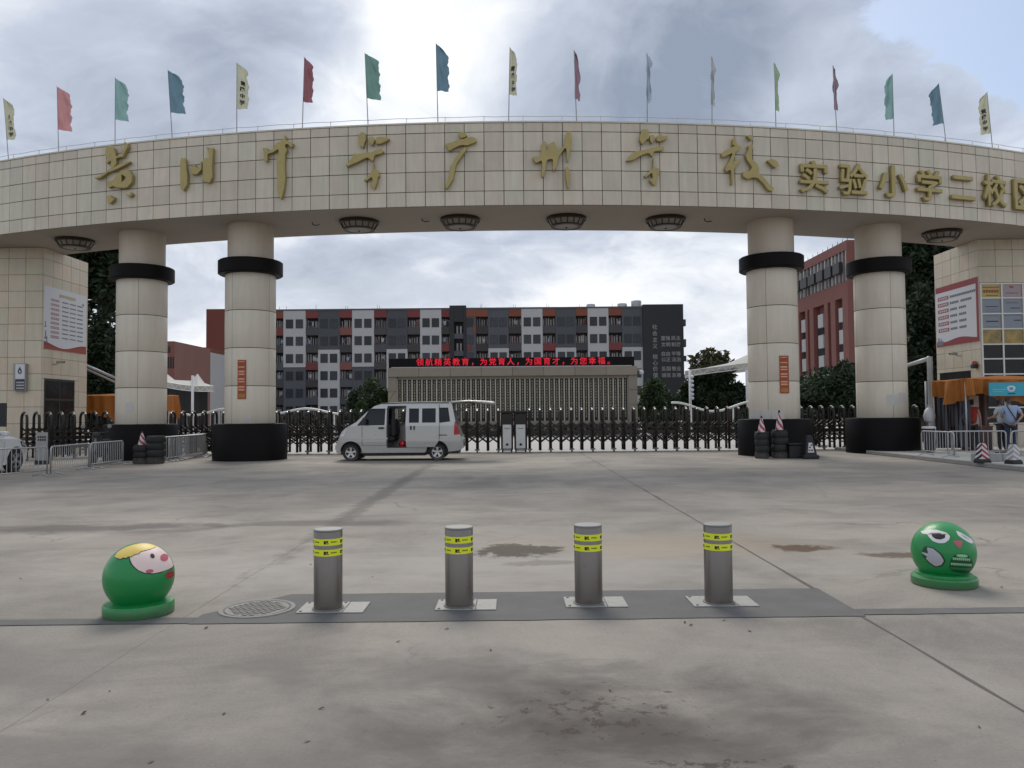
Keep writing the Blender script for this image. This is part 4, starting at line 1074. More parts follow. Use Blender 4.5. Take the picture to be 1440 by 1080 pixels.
bay_balcony(385, 398, 'worange', wash[2:] + wash[:2])
wbay(398, 429.5, [(0, 2, 'wwhite'), (3, 5, 'wdark')]); bay_balcony(429.5, 447, 'wred', wash)
wbay(447, 477.5, [(0, 1, 'wdark'), (2, 5, 'wwhite')]); bay_balcony(477.5, 495, 'wred', ['wbrown', 'parapet', 'wbrown', 'wdark', 'parapet', 'parapet'])
wbay(495, 526, [(0, 2, 'wwhite'), (3, 5, 'wdark')]); bay_balcony(526, 543.5, 'wred', wash[3:] + wash[:3])
wbay(543.5, 573, [(0, 1, 'wdark'), (2, 5, 'wwhite')]); bay_balcony(573, 591, 'wred', wash)
wbay(591, 621, [(0, 5, 'wwhite')]); bay_balcony(621, 632.5, 'wred', wash[1:])
# stair tower in the middle
wallp(632.5, 639, 0, ZR + 0.4, 'wblack', -0.1, 1.25); wallp(652, 656, 0, ZR + 0.4, 'wblack', -0.1, 1.25)
wallp(639, 652, bz(451), ZR + 0.4, 'wblack', -0.12, 1.25)
for r in range(6):
    z = rowz[r] - 1.0
    if z < 1: continue
    wallp(639, 652, z - 1.9, z - 1.0, 'wdark', -0.05, 0.3, 'landing_front')
    for q in (643, 648): wallp(q - 1.3, q + 1.3, z - .95, z + 0.45, 'curtain', 0.9, 1.2, 'landing_door')
wallp(656, 670, rowz[0] + 1.05, ZR, 'worange'); wallp(656, 670, rowz[1] - 1.56, rowz[0] + 1.04, 'wdark', 0.05); wallp(656, 670, 0, rowz[1] - 1.57, 'wdark', 0.06)
for r in range(5): window(661, rowz[r], d=0.05)
wallp(666, 669.9, rowz[0] - 1.9, rowz[0] - .4, 'worange', -.02, .04, 'colour_panel'); wallp(657, 663, rowz[1] - 1.9, rowz[1] - .8, 'wred', -.02, .04, 'colour_panel')
bay_balcony(670, 687, 'worange', wash)
wbay(687, 716, [(0, 1, 'wdark'), (2, 5, 'wwhite')]); bay_balcony(716, 734, 'worange', ['parapet', 'parapet', 'parapet'])
wbay(734, 764, [(0, 5, 'wwhite')]); bay_balcony(764, 782, 'worange', wash[1:])
wbay(782, 811, [(0, 1, 'wdark'), (2, 5, 'wwhite')]); bay_balcony(811, 827.5, 'worange', ['parapet'])
wbay(827.5, 857, [(0, 5, 'wwhite')]); bay_balcony(857, 876, 'worange', wash[1:])
wbay(876, 905, [(0, 1, 'wdark'), (2, 5, 'wwhite')])
obj('end_tower', MB().box(bx(905) + .02, bx(962), DB - 0.4, DB + 14, 0, ZR + 0.25), MAT['wblack'], mbld, world=True)
for (z, h) in ((17.0, 1.2), (13.2, 1.4), (10.6, 1.0), (7, 1.2)):
    obj('outdoor_unit', MB().box(bx(962) + .01, bx(962) + 0.75, DB + 1, DB + 2.0, z, z + h), MAT['wdark'], mbld, world=True)
MAT['dimtext'] = pm('dim_lettering', (0.26, 0.26, 0.25), 0.6)
def wtext(s, px, py, size):
    me = glyphs(s, size, 0.04, 0.008)
    o = link('lettering', me, MAT['dimtext'], mbld); o.rotation_euler = (pi / 2, 0, 0); o.location = (bx(px), -0.43, bz(py))
for ch, y in zip('社会主义核心价值', (461, 470, 479, 488, 503, 511.5, 520, 529)): wtext(ch, 921.5, y, .95)
for a, b, y in (('富强', '民主', 477), ('文明', '和谐', 486), ('自由', '平等', 499), ('公正', '法治', 507), ('爱国', '敬业', 520), ('诚信', '友善', 529)):
    wtext(a, 936.5, y, 0.85); wtext(b, 951, y, 0.85)
for i, ch in enumerate('笃行楼'):
    me = glyphs(ch, 1.1, 0.04, 0.02)
    if ch: 
        bpy.data.meshes.remove(me)
for (p0, p1, y) in ((829, 842, 423.5), (874, 888, 423), (894, 909, 419)):
    c = (bx(p0) + bx(p1)) / 2; r_ = (bx(p1) - bx(p0)) / 2
    o = obj('water_tank', MB().lathe([(r_ * .96, ZR - .06), (r_, ZR + .2), (r_, bz(y) - .12), (r_ * .9, bz(y)), (0, bz(y) + .05)], 18, Matrix.Translation((c, DB + 4, 0))), MAT['galv'], mbld, world=True)
am = MB()
for p in (391, 401, 443, 485, 488, 530, 533, 676, 678, 723, 726, 770, 773, 817, 863):
    am.tube([(bx(p), DB + 0.6, ZR - .1), (bx(p), DB + 0.6, ZR + random.uniform(.4, .9))], 0.035, 4)
obj('antenna_rods', am, MAT['trim'], mbld, world=True, kind='stuff')

# right red building, seen along its flank
cx_ = 48.0
def yd(px): return cx_ * F / (px - 720)
rb = thing('brick_red_building', 'tall brownish red building with white wall units, right of the arch', 'building', (cx_, yd(1193), 0))
y0, y1 = yd(1194), yd(1096)
H = at(1194, 338, y0).z
def rbz(px, py): return at(px, py, yd(px)).z
obj('wall_core', MB().box(cx_ + 0.9, cx_ + 25, y0, y1, 0, H), MAT['wbrown'], rb, world=True)
obj('top_wall', MB().box(cx_, cx_ + 0.88, y0, y1, rbz(1190, 353), H - .01), MAT['wbrown'], rb, world=True)
zb0, zb1 = rbz(1190, 418), rbz(1190, 396)
obj('band', MB().box(cx_, cx_ + 0.88, y0, y1, zb0, zb1), MAT['wbrown'], rb, world=True)
zt0 = rbz(1190, 354)
# open gallery under the roof with pale posts and dark unit shelves
for px in range(1122, 1194, 5):
    obj('gallery_post', MB().box(cx_ + .1, cx_ + 0.5, yd(px), yd(px) - 0.35, zb1 + 0.01, zt0 + .2 - 0.01), MAT['curtain'], rb, world=True)
obj('gallery_back', MB().box(cx_ + .6, cx_ + 0.89, y0, y1, zb1 + .01, zt0 - .01), MAT['recess'], rb, world=True)
for px in (1127, 1138, 1149, 1161, 1173, 1185):
    o = obj('unit_shelf', MB().box(cx_ - 0.55, cx_ - 0.01, yd(px + 4), yd(px - 5), zb1 + 1.3, zb1 + 2.9), MAT['trim'], rb, world=True)
ED = [(1126.5, 1134), (1137, 1142.5), (1147, 1163), (1168, 1174), (1178, 1196)]
for a, b in ((1122, 1127), (1135.5, 1138.5), (1141.5, 1147), (1162.5, 1167.5), (1171.5, 1178)):
    obj('pilaster', MB().box(cx_ - 0.1, cx_ + 0.88, yd(b), yd(a), 0, zb0 - .01), MAT['wbrown'], rb, world=True)
obj('end_pilaster', MB().box(cx_ - 0.1, cx_ + 0.88, y0 - 0.5, yd(1188.5), 0, zb0 - .01), MAT['wbrown'], rb, world=True)
zz0 = rbz(1186, 436)
fl = rbz(1186, 436) - rbz(1186, 467)
for r in range(7):
    z = zz0 - fl * r
    for a, b, u0, u1 in ((1127, 1135, 1128.5, 1134), (1147, 1162.5, 1152, 1159), (1178, 1188.5, 1181.5, 1188)):
        obj('window_band', MB().box(cx_ + .55, cx_ + .88, yd(b) + .02, yd(a) - .02, z - fl + .05, z - 1.3 if z > 3 else z - fl + .1), MAT['recess'], rb, world=True)
        f_ = obj('outdoor_unit', MB().box(cx_ + .05, cx_ + .54, yd(u1), yd(u0), z - 1.7, z + 0.35), MAT['wwhite'], rb, world=True)
obj('end_wall', MB().box(cx_ + 0.0, cx_ + 25, y0 - 0.4, y0 - 0.01, zb0, H - .02), MAT['wbrown'], rb, world=True)
sp = MB()
for px in range(1130, 1195, 7): sp.tube([(cx_ + .4, yd(px), H - .1), (cx_ + .4, yd(px), H + .6)], .04, 4)
obj('roof_rods', sp, MAT['trim'], rb, world=True, kind='stuff')

# left small buildings
D = 100.0
p0 = at(222, 480, D); p1 = at(266, 486, D)
lb1 = thing('pink_brown_building', 'low pinkish brown building with dark windows, left beyond the barriers', 'building', (p0.x, D, 0))
obj('wall', MB().box(p0.x - 14, at(245, 480, D).x, D, D + 12, 0, p0.z), MAT['wbrown'], lb1, world=True)
pv = MB(); a_ = at(245.2, 480, D); b_ = at(265.5, 486, D + 9)
pv.add([(a_.x, D, 0), (b_.x, D + 9, 0), (b_.x, D + 12, 0), (a_.x, D + 12, 0), (a_.x, D, a_.z), (b_.x, D + 9, a_.z), (b_.x, D + 12, a_.z), (a_.x, D + 12, a_.z)], [(3, 2, 1, 0), (4, 5, 6, 7), (0, 1, 5, 4), (1, 2, 6, 5), (2, 3, 7, 6), (3, 0, 4, 7)])
obj('flank_wall', pv, MAT['wpink'], lb1, world=True)
for px in (232.5, 236, 239.5, 243): 
    a1, a2 = at(px, 518, D), at(px + 2, 502, D)
    obj('window', MB().box(a1.x, a2.x, D - .06, D - .002, a1.z, a2.z), MAT['dglass'], lb1, world=True)
for px, w_ in ((232, 3), (236.5, 3)):
    a1, a2 = at(px, 496, D), at(px + w_, 487, D); obj('window', MB().box(a1.x, a2.x, D - .06, D - .002, a1.z, a2.z), MAT['bglass'], lb1, world=True)
for f_, y0_, y1_ in ((0.2, 519, 509), (0.78, 529, 506)):
    xx = a_.x + (b_.x - a_.x) * f_; yy = D + 9 * f_; xx2 = a_.x + (b_.x - a_.x) * (f_ + .12); yy2 = D + 9 * (f_ + .12)
    z0_, z1_ = at(250, y0_, D).z, at(250, y1_, D).z
    nx = Vector((9, -(b_.x - a_.x), 0)).normalized() * 0.05
    m_ = MB(); m_.add([(xx, yy, z0_), (xx2, yy2, z0_), (xx2, yy2, z1_), (xx, yy, z1_), (xx + nx.x, yy + nx.y, z0_), (xx2 + nx.x, yy2 + nx.y, z0_), (xx2 + nx.x, yy2 + nx.y, z1_), (xx + nx.x, yy + nx.y, z1_)], [(4, 5, 6, 7), (0, 4, 7, 3), (5, 1, 2, 6), (7, 6, 2, 3), (0, 1, 5, 4)])
    obj('window', m_, MAT['dglass'], lb1, world=True)
D2 = 118.0
q0, q1 = at(262, 495, D2), at(292, 493, D2)
lb2 = thing('white_building', 'white building with a brown roof edge beside the brick red end wall', 'building', (q0.x, D2, 0))
obj('wall', MB().box(q0.x, q1.x, D2, D2 + 10, 0, q0.z), MAT['wwhite'], lb2, world=True)
obj('roof_edge', MB().box(q0.x, q1.x, D2 - .5, D2 + 10, q0.z + .01, at(270, 489, D2).z), MAT['worange'], lb2, world=True)
a1, a2 = at(271, 523, D2), at(277, 508, D2)
w_ = obj('window', MB().box(a1.x, a2.x, D2 - .06, D2 - .002, a1.z, a2.z), MAT['dglass'], lb2, world=True)

# ------------------------------------------------------------------ screen wall with LED sign
DS = 53.0
sw = thing('screen_wall', 'beige stone screen wall with rows of inscribed bronze slats', 'wall', (0, DS, 0))
L0, L1 = at(546.5, 580, DS).x, at(896, 580, DS).x
zt_, zf = at(720, 516.5, DS).z, at(720, 533, DS).z
zc = at(720, 529, DS).z
for k in range(8):
    a, b = L0 + (L1 - L0) * k / 8, L0 + (L1 - L0) * (k + 1) / 8
    obj('cap_stone', MB().box(a + .006, b - .006, DS - 0.35, DS + 0.6, zc, zt_), MAT['stone'], sw, world=True, bevel=0.02)
obj('lintel', MB().box(L0 + .62, L1 - .62, DS - 0.12, DS + 0.4, zf, zc - .004), MAT['stone'], sw, world=True)
for a, b in ((L0, L0 + .6), (L1 - .6, L1)):
    for k in range(4):
        obj('pier_stone', MB().box(a, b, DS - 0.25, DS + 0.5, zc / 4 * k + .005, zc / 4 * (k + 1) - .007), MAT['stone'], sw, world=True, bevel=0.015)
for k in range(10):
    a, b = L0 + .61 + (L1 - L0 - 1.22) * k / 10, L0 + .61 + (L1 - L0 - 1.22) * (k + 1) / 10
    obj('plinth_stone', MB().box(a + .005, b - .005, DS - 0.2, DS + 0.4, 0, 0.95), MAT['stone'], sw, world=True, bevel=0.015)
obj('backing', MB().box(L0 + .61, L1 - .61, DS + 0.1, DS + 0.35, .96, zf - .002), MAT['stripk'], sw, world=True)
n_ = 47; pit = (L1 - L0 - 1.22) / n_
slme = MB().box(-0.045, 0.045, -0.10, 0.095, 0.955, zf - .003).mesh('slat', 0.008); slme.materials.append(MAT['slatm'])
sms = []
for v_ in range(5):
    m_ = MB(); m_.box(-0.10, 0.10, -0.02, 0.09, 0.96, zf - .006)
    me = m_.mesh('inscribed_strip'); me.materials.append(MAT['stripk']); 
    c_ = MB(); z = zf - 0.16
    rr = random.Random(v_)
    while z > 1.1:
        s_ = 0.046
        c_.box(-s_, s_, -0.030, -0.0205, z + .035, z + .058); c_.box(-s_ * rr.uniform(.6, 1), s_, -0.030, -0.0205, z - .05, z - .026)
        c_.box(-.013, .013, -0.033, -0.0215, z - .065, z + .066)
        if rr.random() < .3: c_.box(-s_ * 1.0, s_ * 1.0, -0.0315, -0.021, z - .008, z + .012)
        if rr.random() < .5: c_.box(-s_, -s_ + .02, -0.0320, -0.0211, z - .05, z + .03)
        z -= 0.185
    cm = c_.mesh('characters'); cm.materials.append(MAT['mark'])
    sms.append((me, cm))
for i in range(n_ + 1):
    o = bpy.data.objects.new('slat', slme); C.objects.link(o); o.parent = sw; o.location = (L0 + .61 + pit * i, 0, 0)
for i in range(n_):
    me, cm = random.choice(sms)
    o = bpy.data.objects.new('inscribed_strip', me); C.objects.link(o); o.parent = sw; o.location = (L0 + .61 + pit * (i + .5), 0, 0)
    q = bpy.data.objects.new('characters', cm); C.objects.link(q); q.parent = o
led = thing('led_sign', 'long black LED board with red scrolling text on top of the screen wall', 'LED sign', (0, DS, zt_ + .02))
a, b = at(547, 517, DS), at(891.5, 501.5, DS)
obj('housing', MB().box(a.x, b.x, DS - .15, DS + .25, zt_ + .002, b.z), MAT['ledbox'], led, world=True, bevel=.015)
obj('foot_rail', MB().box(a.x + .2, b.x - .2, DS - .3, DS - .16, zt_ + .001, zt_ + .06), MAT['galv'], led, world=True)
txt = '领航精英教育，为党育人，为国育才，为您幸福。'
ledx0, ledx1 = at(591, 508, DS).x, at(858, 508, DS).x
zl = at(720, 508.4, DS).z; st = (ledx1 - ledx0) / (len(txt) - 1)
for i, ch in enumerate(txt):
    me = glyphs(ch, 0.53 if ch not in '，。' else .55, 0.01, 0.004)
    o = link('led_character', me, MAT['led'], led); o.rotation_euler = (pi / 2, 0, 0)
    o.location = (ledx0 + st * i - (0.12 if ch in '，。' else 0), -0.157, zl - led.location.z - (0.17 if ch in '，。' else 0))
# hedge in front of the screen wall, planting
def leaf_mesh(name, clumps, n, size, rnd, flat=0.0):
    """many small bent leaves scattered in the given clumps (centre, radii)"""
    vs = []; fs = []
    tot = sum(c[1][0] * c[1][1] * c[1][2] for c in clumps) ** 1.0
    for c, r in clumps:
        m_ = max(8, int(n * (r[0] * r[1] * r[2]) / tot))
        for _ in range(m_):
            while True:
                u = Vector((rnd.uniform(-1, 1), rnd.uniform(-1, 1), rnd.uniform(-1, 1)))
                if u.length < 1: break
            u = u * (u.length ** -0.45 if u.length > 1e-3 else 1)
            p = Vector((c[0] + u.x * r[0], c[1] + u.y * r[1], c[2] + u.z * r[2]))
            s_ = size * rnd.uniform(0.6, 1.3)
            d = (u + Vector((rnd.gauss(0, .7), rnd.gauss(0, .7), rnd.gauss(0, .5) - 0.25))).normalized()
            e = d.cross(Vector((rnd.gauss(0, 1), rnd.gauss(0, 1), rnd.gauss(0, 1)))).normalized()
            w_ = d.cross(e)
            b = len(vs)
            vs += [tuple(p - d * s_), tuple(p + e * s_ * .42 + w_ * s_ * .1), tuple(p + d * s_), tuple(p - e * s_ * .42 + w_ * s_ * .1)]
            fs += [(b, b + 1, b + 2), (b, b + 2, b + 3)]
    me = bpy.data.meshes.new(name); me.from_pydata(vs, [], fs); me.update()
    return me
def tree(x, y, h, zc, rx, ry, rz, n, size, mat, label, name='broadleaf_tree', seed=1, ncl=26, trunk=0.2, group=None, cat='tree'):
    rnd = random.Random(seed)
    t = thing(name, label, cat, (x, y, 0), 0, group)
    cl = []
    for _ in range(ncl):
        while True:
            u = Vector((rnd.uniform(-1, 1), rnd.uniform(-1, 1), rnd.uniform(-1, 1)))
            if 0.3 < u.length < 1: break
        s_ = rnd.uniform(0.26, 0.46)
        cl.append(((u.x * rx * .78, u.y * ry * .78, zc + u.z * rz * .78), (rx * s_, ry * s_, rz * s_ * .8)))
    link('crown', leaf_mesh('crown', cl, n, size, rnd), MAT[mat], t)
    tm = MB()
    tm.tube([(0, 0, 0), (.05 * h * .1, 0, zc * .35), (-.03 * h * .1, .02, zc * .7), (0, 0, zc + rz * .5)], [trunk * 1.3, trunk, trunk * .75, trunk * .25], 8)
    obj('trunk', tm, MAT['bark'], t)
    for c, r in cl[:9]:
        lm_ = MB(); lm_.tube([(0, 0, max(.2, zc - rz * .75)), (c[0] * .5, c[1] * .5, (zc - rz * .5 + c[2]) / 2 + .1), c], [trunk * .5, trunk * .35, trunk * .12], 5)
        obj('limb', lm_, MAT['bark'], t)
    return t
def hedge(x0, x1, y0, y1, z, n, size, label, mat='hedge', seed=1):
    rnd = random.Random(seed)
    t = thing('clipped_hedge', label, 'hedge', ((x0 + x1) / 2, (y0 + y1) / 2, 0))
    cl = []; k = max(3, int((x1 - x0) / .8))
    for i in range(k):
        cl.append((((x0 + (x1 - x0) * (i + .5) / k) - t.location.x, rnd.uniform(-.1, .1), z * .5), ((x1 - x0) / k * .75, (y1 - y0) / 2, z * .55)))
    link('foliage', leaf_mesh('foliage', cl, n, size, rnd), MAT[mat], t)
    cm = MB()
    for i in range(k): cm.tube([(cl[i][0][0], 0, 0), (cl[i][0][0] + .05, 0, z * .6)], .025, 4)
    obj('stems', cm, MAT['bark'], t, kind='stuff')
hedge(-8.2, 8.3, 50.2, 51.4, 0.75, 7000, .09, 'low clipped hedge along the foot of the screen wall', seed=4)
G = 'trees beyond the gate'
# trees (pixel-measured places, each at its own distance)
def ptree(px, D, ytop, ybot, wpx, **k):
    p = at(px, ytop, D); q = at(px, ybot, D); r_ = wpx / 2 * D / F
    zc_ = (p.z + q.z) / 2
    return tree(p.x, D, p.z, zc_, r_, k.pop('ry', r_), (p.z - q.z) / 2, k.pop('n', 6000), k.pop('size', .2), k.pop('mat', 'leafd'), k.pop('label'), group=G, **k)
ptree(146, 40, 240, 470, 120, n=10000, size=.20, label='tall dark leafy tree between the left gatehouse and outer column', seed=3, ncl=46, trunk=.28)
ptree(138, 38, 420, 610, 90, n=8000, size=.17, label='lower dark tree crown behind the left pair of slanting pipes', seed=9, ncl=34)
ptree(1290, 39, 250, 480, 110, n=10000, size=.20, label='tall dark leafy tree between the right gatehouse and outer column', seed=5, ncl=46, trunk=.28)
ptree(1296, 37, 400, 610, 90, n=8500, size=.17, label='dense low tree crown behind the grey slanting boom on the right', seed=12, ncl=36)
ptree(1168, 56, 508, 600, 130, n=9000, size=.2, label='spreading dark tree below the brick red building', seed=6, ncl=36)
ptree(1128, 58, 530, 612, 80, n=6000, size=.2, label='smaller dark tree just right of the right inner column', seed=16, ncl=22)
ptree(1204, 54, 505, 606, 90, n=7000, size=.2, label='dark rounded tree against the right outer column', seed=26, ncl=26)
ptree(1000, 72, 486, 548, 62, n=1500, size=.34, mat='leafo', label='sparse topped olive tree beside the black end tower', seed=8, ncl=26)
ptree(992, 66, 518, 612, 84, n=8000, size=.24, label='dark shrubby tree beneath the sparse olive tree', seed=18, ncl=22)
ptree(1038, 64, 514, 612, 84, n=8000, size=.24, label='dark tree under the right white canopy', seed=28, ncl=22)
ptree(526, 55, 527, 608, 54, n=6500, size=.13, mat='leafm', label='rounded green bush tree at the left end of the screen wall', seed=21, ncl=22, trunk=.12)
ptree(505, 57, 545, 608, 40, n=3500, size=.13, label='small dark bush left of the rounded green one', seed=31, ncl=16, trunk=.1)
ptree(914, 55, 524, 608, 54, n=6500, size=.13, mat='leafm', label='rounded green bush tree at the right end of the screen wall', seed=22, ncl=22, trunk=.12)
ptree(938, 58, 540, 608, 36, n=3500, size=.13, label='small dark bush right of the rounded green one', seed=32, ncl=16, trunk=.1)
hedge(8.9, 15.5, 50.5, 52, 1.6, 5000, .13, 'dark hedge behind the right half of the sliding gate', seed=14)
hedge(-16.5, -9.2, 52, 53.5, 1.5, 5000, .13, 'dark hedge behind the left half of the sliding gate', seed=15)

hedge(9.9, 13.4, 33.6, 35.0, 1.5, 5000, .11, 'dark clipped hedge behind the gate between the two right columns', seed=44)
hedge(-13.4, -9.9, 33.4, 34.0, 0.9, 3500, .11, 'dark clipped hedge behind the gate between the two left columns', seed=45)
# tension canopies
def canopy(pts_top, D, D2, label, loc_px, mast_px, yedge, ymast0):
    p = at(loc_px, 600, D)
    t = thing('shade_canopy', label, 'canopy', (p.x, D, 0))
    n_ = len(pts_top) - 1
    def fn(a, b):
        i = min(int(a * n_), n_ - 1); f_ = a * n_ - i
        f_ = f_ * f_ * (3 - 2 * f_)
        y = pts_top[i][1] * (1 - f_) + pts_top[i + 1][1] * f_; x = pts_top[i][0] * (1 - f_) + pts_top[i + 1][0] * f_
        DD = D + (D2 - D) * b
        q0 = at(x, y, D); e0 = at(x, yedge(x), D)
        z = e0.z + (q0.z - e0.z) * sin(pi * min(1, b * 1.15)) ** .8
        return (at(x, y, DD).x, DD, z)
    obj('membrane', MB().grid(fn, 40, 8), MAT['membrane'], t, world=True)
    tr = MB(); xs2 = [pts_top[0][0] + (pts_top[-1][0] - pts_top[0][0]) * i / 14 for i in range(15)]
    lo = [at(x, yedge(x) + 8, D) for x in xs2]; hi = [at(x, yedge(x) + .5, D) for x in xs2]
    tr.tube(lo, .04, 5)
    tr.tube(hi, .035, 5)
    obj('edge_truss', tr, MAT['tubew'], t, world=True)
    for i in range(14):
        obj('truss_web', MB().tube([lo[i], hi[i + 1]] if i % 2 else [hi[i], lo[i + 1]], .022, 4), MAT['tubew'], t, world=True)
    for m_ in mast_px:
        a = at(m_, ymast0, D - .3); obj('mast', MB().tube([(a.x, a.y, 0), (a.x, a.y, a.z)], .10, 8), MAT['tubew'], t, world=True)
    return t
canopy([(215, 500), (231, 517), (246, 530), (268, 531), (278, 520), (288, 535), (300, 540)], 62, 76, 'white tent-like canopy with edge truss, left of the brick red end wall', 262, (271,), lambda x: 536 + (x - 231) * .10 + 2 * sin((x - 231) / 20), 528)
canopy([(963, 521), (985, 516), (1000, 511), (1022, 506), (1040, 497), (1058, 488), (1085, 472)], 60, 74, 'white peaked canopy between the black end tower and right inner column', 1020, (970, 1050), lambda x: 521 - (x - 965) * .13, 520)
# row of dark panels stands in for the darkness below the left canopy
for px, lbl in ((240, 'dark panels standing in for the dark space below the left canopy'),):
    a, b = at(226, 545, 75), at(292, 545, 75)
    t = thing('dark_screen', lbl, 'screen', ((a.x + b.x) / 2, 75, 0))
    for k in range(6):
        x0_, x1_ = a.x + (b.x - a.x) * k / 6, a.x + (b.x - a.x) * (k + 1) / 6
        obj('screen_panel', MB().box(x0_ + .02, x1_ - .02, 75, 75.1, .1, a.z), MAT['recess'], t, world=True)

# lamp-like white lantern string beside the black tower
p = at(970.5, 520, 58)
ls = thing('lantern_post', 'slim post hung with a column of small white lanterns', 'lantern post', (p.x, 58, 0))
obj('post', MB().tube([(0, 0, 0), (0, 0, p.z)], .05, 6), MAT['tubew'], ls)
for y in (530, 536, 542, 548.5, 554.5, 560):
    q = at(971, y, 58)
    obj('lantern', MB().lathe([(0, -.13), (.12, -.07), (.14, 0), (.12, .07), (0, .13)], 10, Matrix.Translation((.10, -.1, q.z))), MAT['poster'], ls)
def dome_cam(px, py, D, label):
    q = at(px, py, D)
    t = thing('dome_camera', label, 'dome camera', (q.x - .25, D, q.z))
    obj('arm', MB().tube([(0, 0, .12), (.25, -.1, .16), (.3, -.12, .1)], .03, 6), MAT['tubew'], t)
    obj('dome', MB().lathe([(0, -.18), (.12, -.12), (.17, 0), (.15, .09), (0, .13)], 14, Matrix.Translation((.3, -.12, 0))), MAT['poster'], t)
dome_cam(900.5, 523.5, 53.1, 'white dome camera on the right end of the screen wall')

# wavy topped railing inside the yard
def wavy(px0, px1, D, fn, posts, label):
    p = at((px0 + px1) / 2, 600, D)
    t = thing('wavy_railing', label, 'railing', (p.x, D, 0))
    n_ = 40
    pts = [at(px0 + (px1 - px0) * i / n_, fn(px0 + (px1 - px0) * i / n_), D) for i in range(n_ + 1)]
    obj('top_rail', MB().tube(pts, .06, 6), MAT['tubew'], t, world=True)
    lo = [Vector((q.x, q.y, .25)) for q in pts]
    obj('bottom_rail', MB().tube([lo[0], lo[-1]], .03, 5), MAT['tuber'], t, world=True)
    for q in posts:
        a = at(q, fn(q), D); obj('post', MB().tube([(a.x, D, 0), (a.x, D, a.z - .02)], .045, 6), MAT['tubew'], t, world=True)
    x = px0 + 2
    while x < px1:
        a = at(x, fn(x), D); obj('bar', MB().tube([(a.x, D, .25), (a.x, D, a.z - .04)], .016, 4), MAT['tuber'], t, world=True)
        x += 4.5
wavy(944, 1062, 42, lambda x: 571 - 6.5 * cos((x - 1060) / 112 * 2 * pi * 1.0) + (1060 - x) * .015, (972, 1031), 'wavy topped white railing behind the right half of the gate')
wavy(386, 482, 42, lambda x: 578.5 - 3.8 * cos((x - 431) / 100 * 2 * pi), (392, 470), 'wavy topped white railing left of the silver van')
wavy(232, 330, 42, lambda x: 579.5 - 4.5 * cos((x - 318) / 92 * 2 * pi), (238, 262), 'wavy topped white railing between the two left columns')
# ------------------------------------------------------------------ sliding gate
GY = 30.35
def u_arch(w, h, r, tube):
    pts = [(0, -w / 2, 0.06), (0, -w / 2, h - w / 2)]
    for i in range(1, 8):
        a = pi - pi * i / 8
        pts.append((0, w / 2 * cos(a), h - w / 2 + w / 2 * sin(a)))
    pts += [(0, w / 2, h - w / 2), (0, w / 2, 0.06)]
    return pts
def gate_frame_me():
    m_ = MB(); m_.tube(u_arch(0.44, 1.66, 0, 0), 0.050, 6)
    m_.box(-.03, .03, -.20, .20, .28, .33).box(-.03, .03, -.20, .20, .72, .78)
    return m_.mesh('arch_frame')
AF = gate_frame_me(); AF.materials.append(MAT['gate'])
capm = MB(); capm.lathe([(0, .05), (.045, .03), (.05, -.05), (0, -.05)], 8, Matrix.Translation((0, -.16, 1.60))); CAPM = capm.mesh('cap'); CAPM.materials.append(MAT['gatecap'])
def xlink(pit, y):
    m_ = MB()
    if True:
        for z0, z1 in ((.36, .66), (.84, 1.14)):
            m_.tube([(0, y, z0), (pit, y, z1)], .034, 4); m_.tube([(0, y + .012, z1), (pit, y + .012, z0)], .034, 4)
        m_.box(.045, pit - .045, y - .012, y + .012, .69, .81)
        m_.tube([(0, y, .36), (pit / 2, y, .50), (pit, y, .36)], .02, 4)
    return m_.mesh('scissor_link')
def gate(p0, p1, pit, label, name='sliding_gate'):
    p0, p1 = Vector(p0), Vector(p1); d = p1 - p0; L = d.length; n_ = int(L / pit); pit = L / n_
    rz = atan2(d.y, d.x)
    t = thing(name, label, 'sliding gate', (p0.x, p0.y, 0), rz, 'sections of the sliding gate')
    xms = [xlink(pit, y) for y in (-.235, .235)]; [q.materials.append(MAT['gate']) for q in xms]
    wm = MB().lathe([(0, -.03), (.06, -.03), (.06, .03), (0, .03)], 10, Matrix.Translation((0, -.24, .06)) @ Matrix.Rotation(pi / 2, 4, 'Y')).box(-.09, .09, -.29, -.19, .075, .13).mesh('wheel'); wm.materials.append(MAT['iron'])
    for i in range(n_ + 1):
        o = bpy.data.objects.new('arch_frame', AF); C.objects.link(o); o.parent = t; o.location = (pit * i, 0, 0)
        c = bpy.data.objects.new('cap', CAPM); C.objects.link(c); c.parent = o
        if i % 2 == 0:
            w_ = bpy.data.objects.new('wheel', wm); C.objects.link(w_); w_.parent = t; w_.location = (pit * i, 0, 0)
        if i < n_:
            for xm in xms:
                o = bpy.data.objects.new('scissor_link', xm); C.objects.link(o); o.parent = t; o.location = (pit * i, 0, 0)
    return t
hx0, hx1 = at(704.5, 600, GY).x, at(741, 600, GY).x
gate((-15.2, GY, 0), (hx0 - .1, GY, 0), .40, 'left half of the dark folding gate, behind the silver van')
gate((hx1 + .1, GY, 0), (15.6, GY, 0), .40, 'right half of the dark folding gate, from the white heads to the right column')
gate((-17.05, 27.35, 0), (-15.4, 29.6, 0), .36, 'short folded gate section against the left gatehouse')
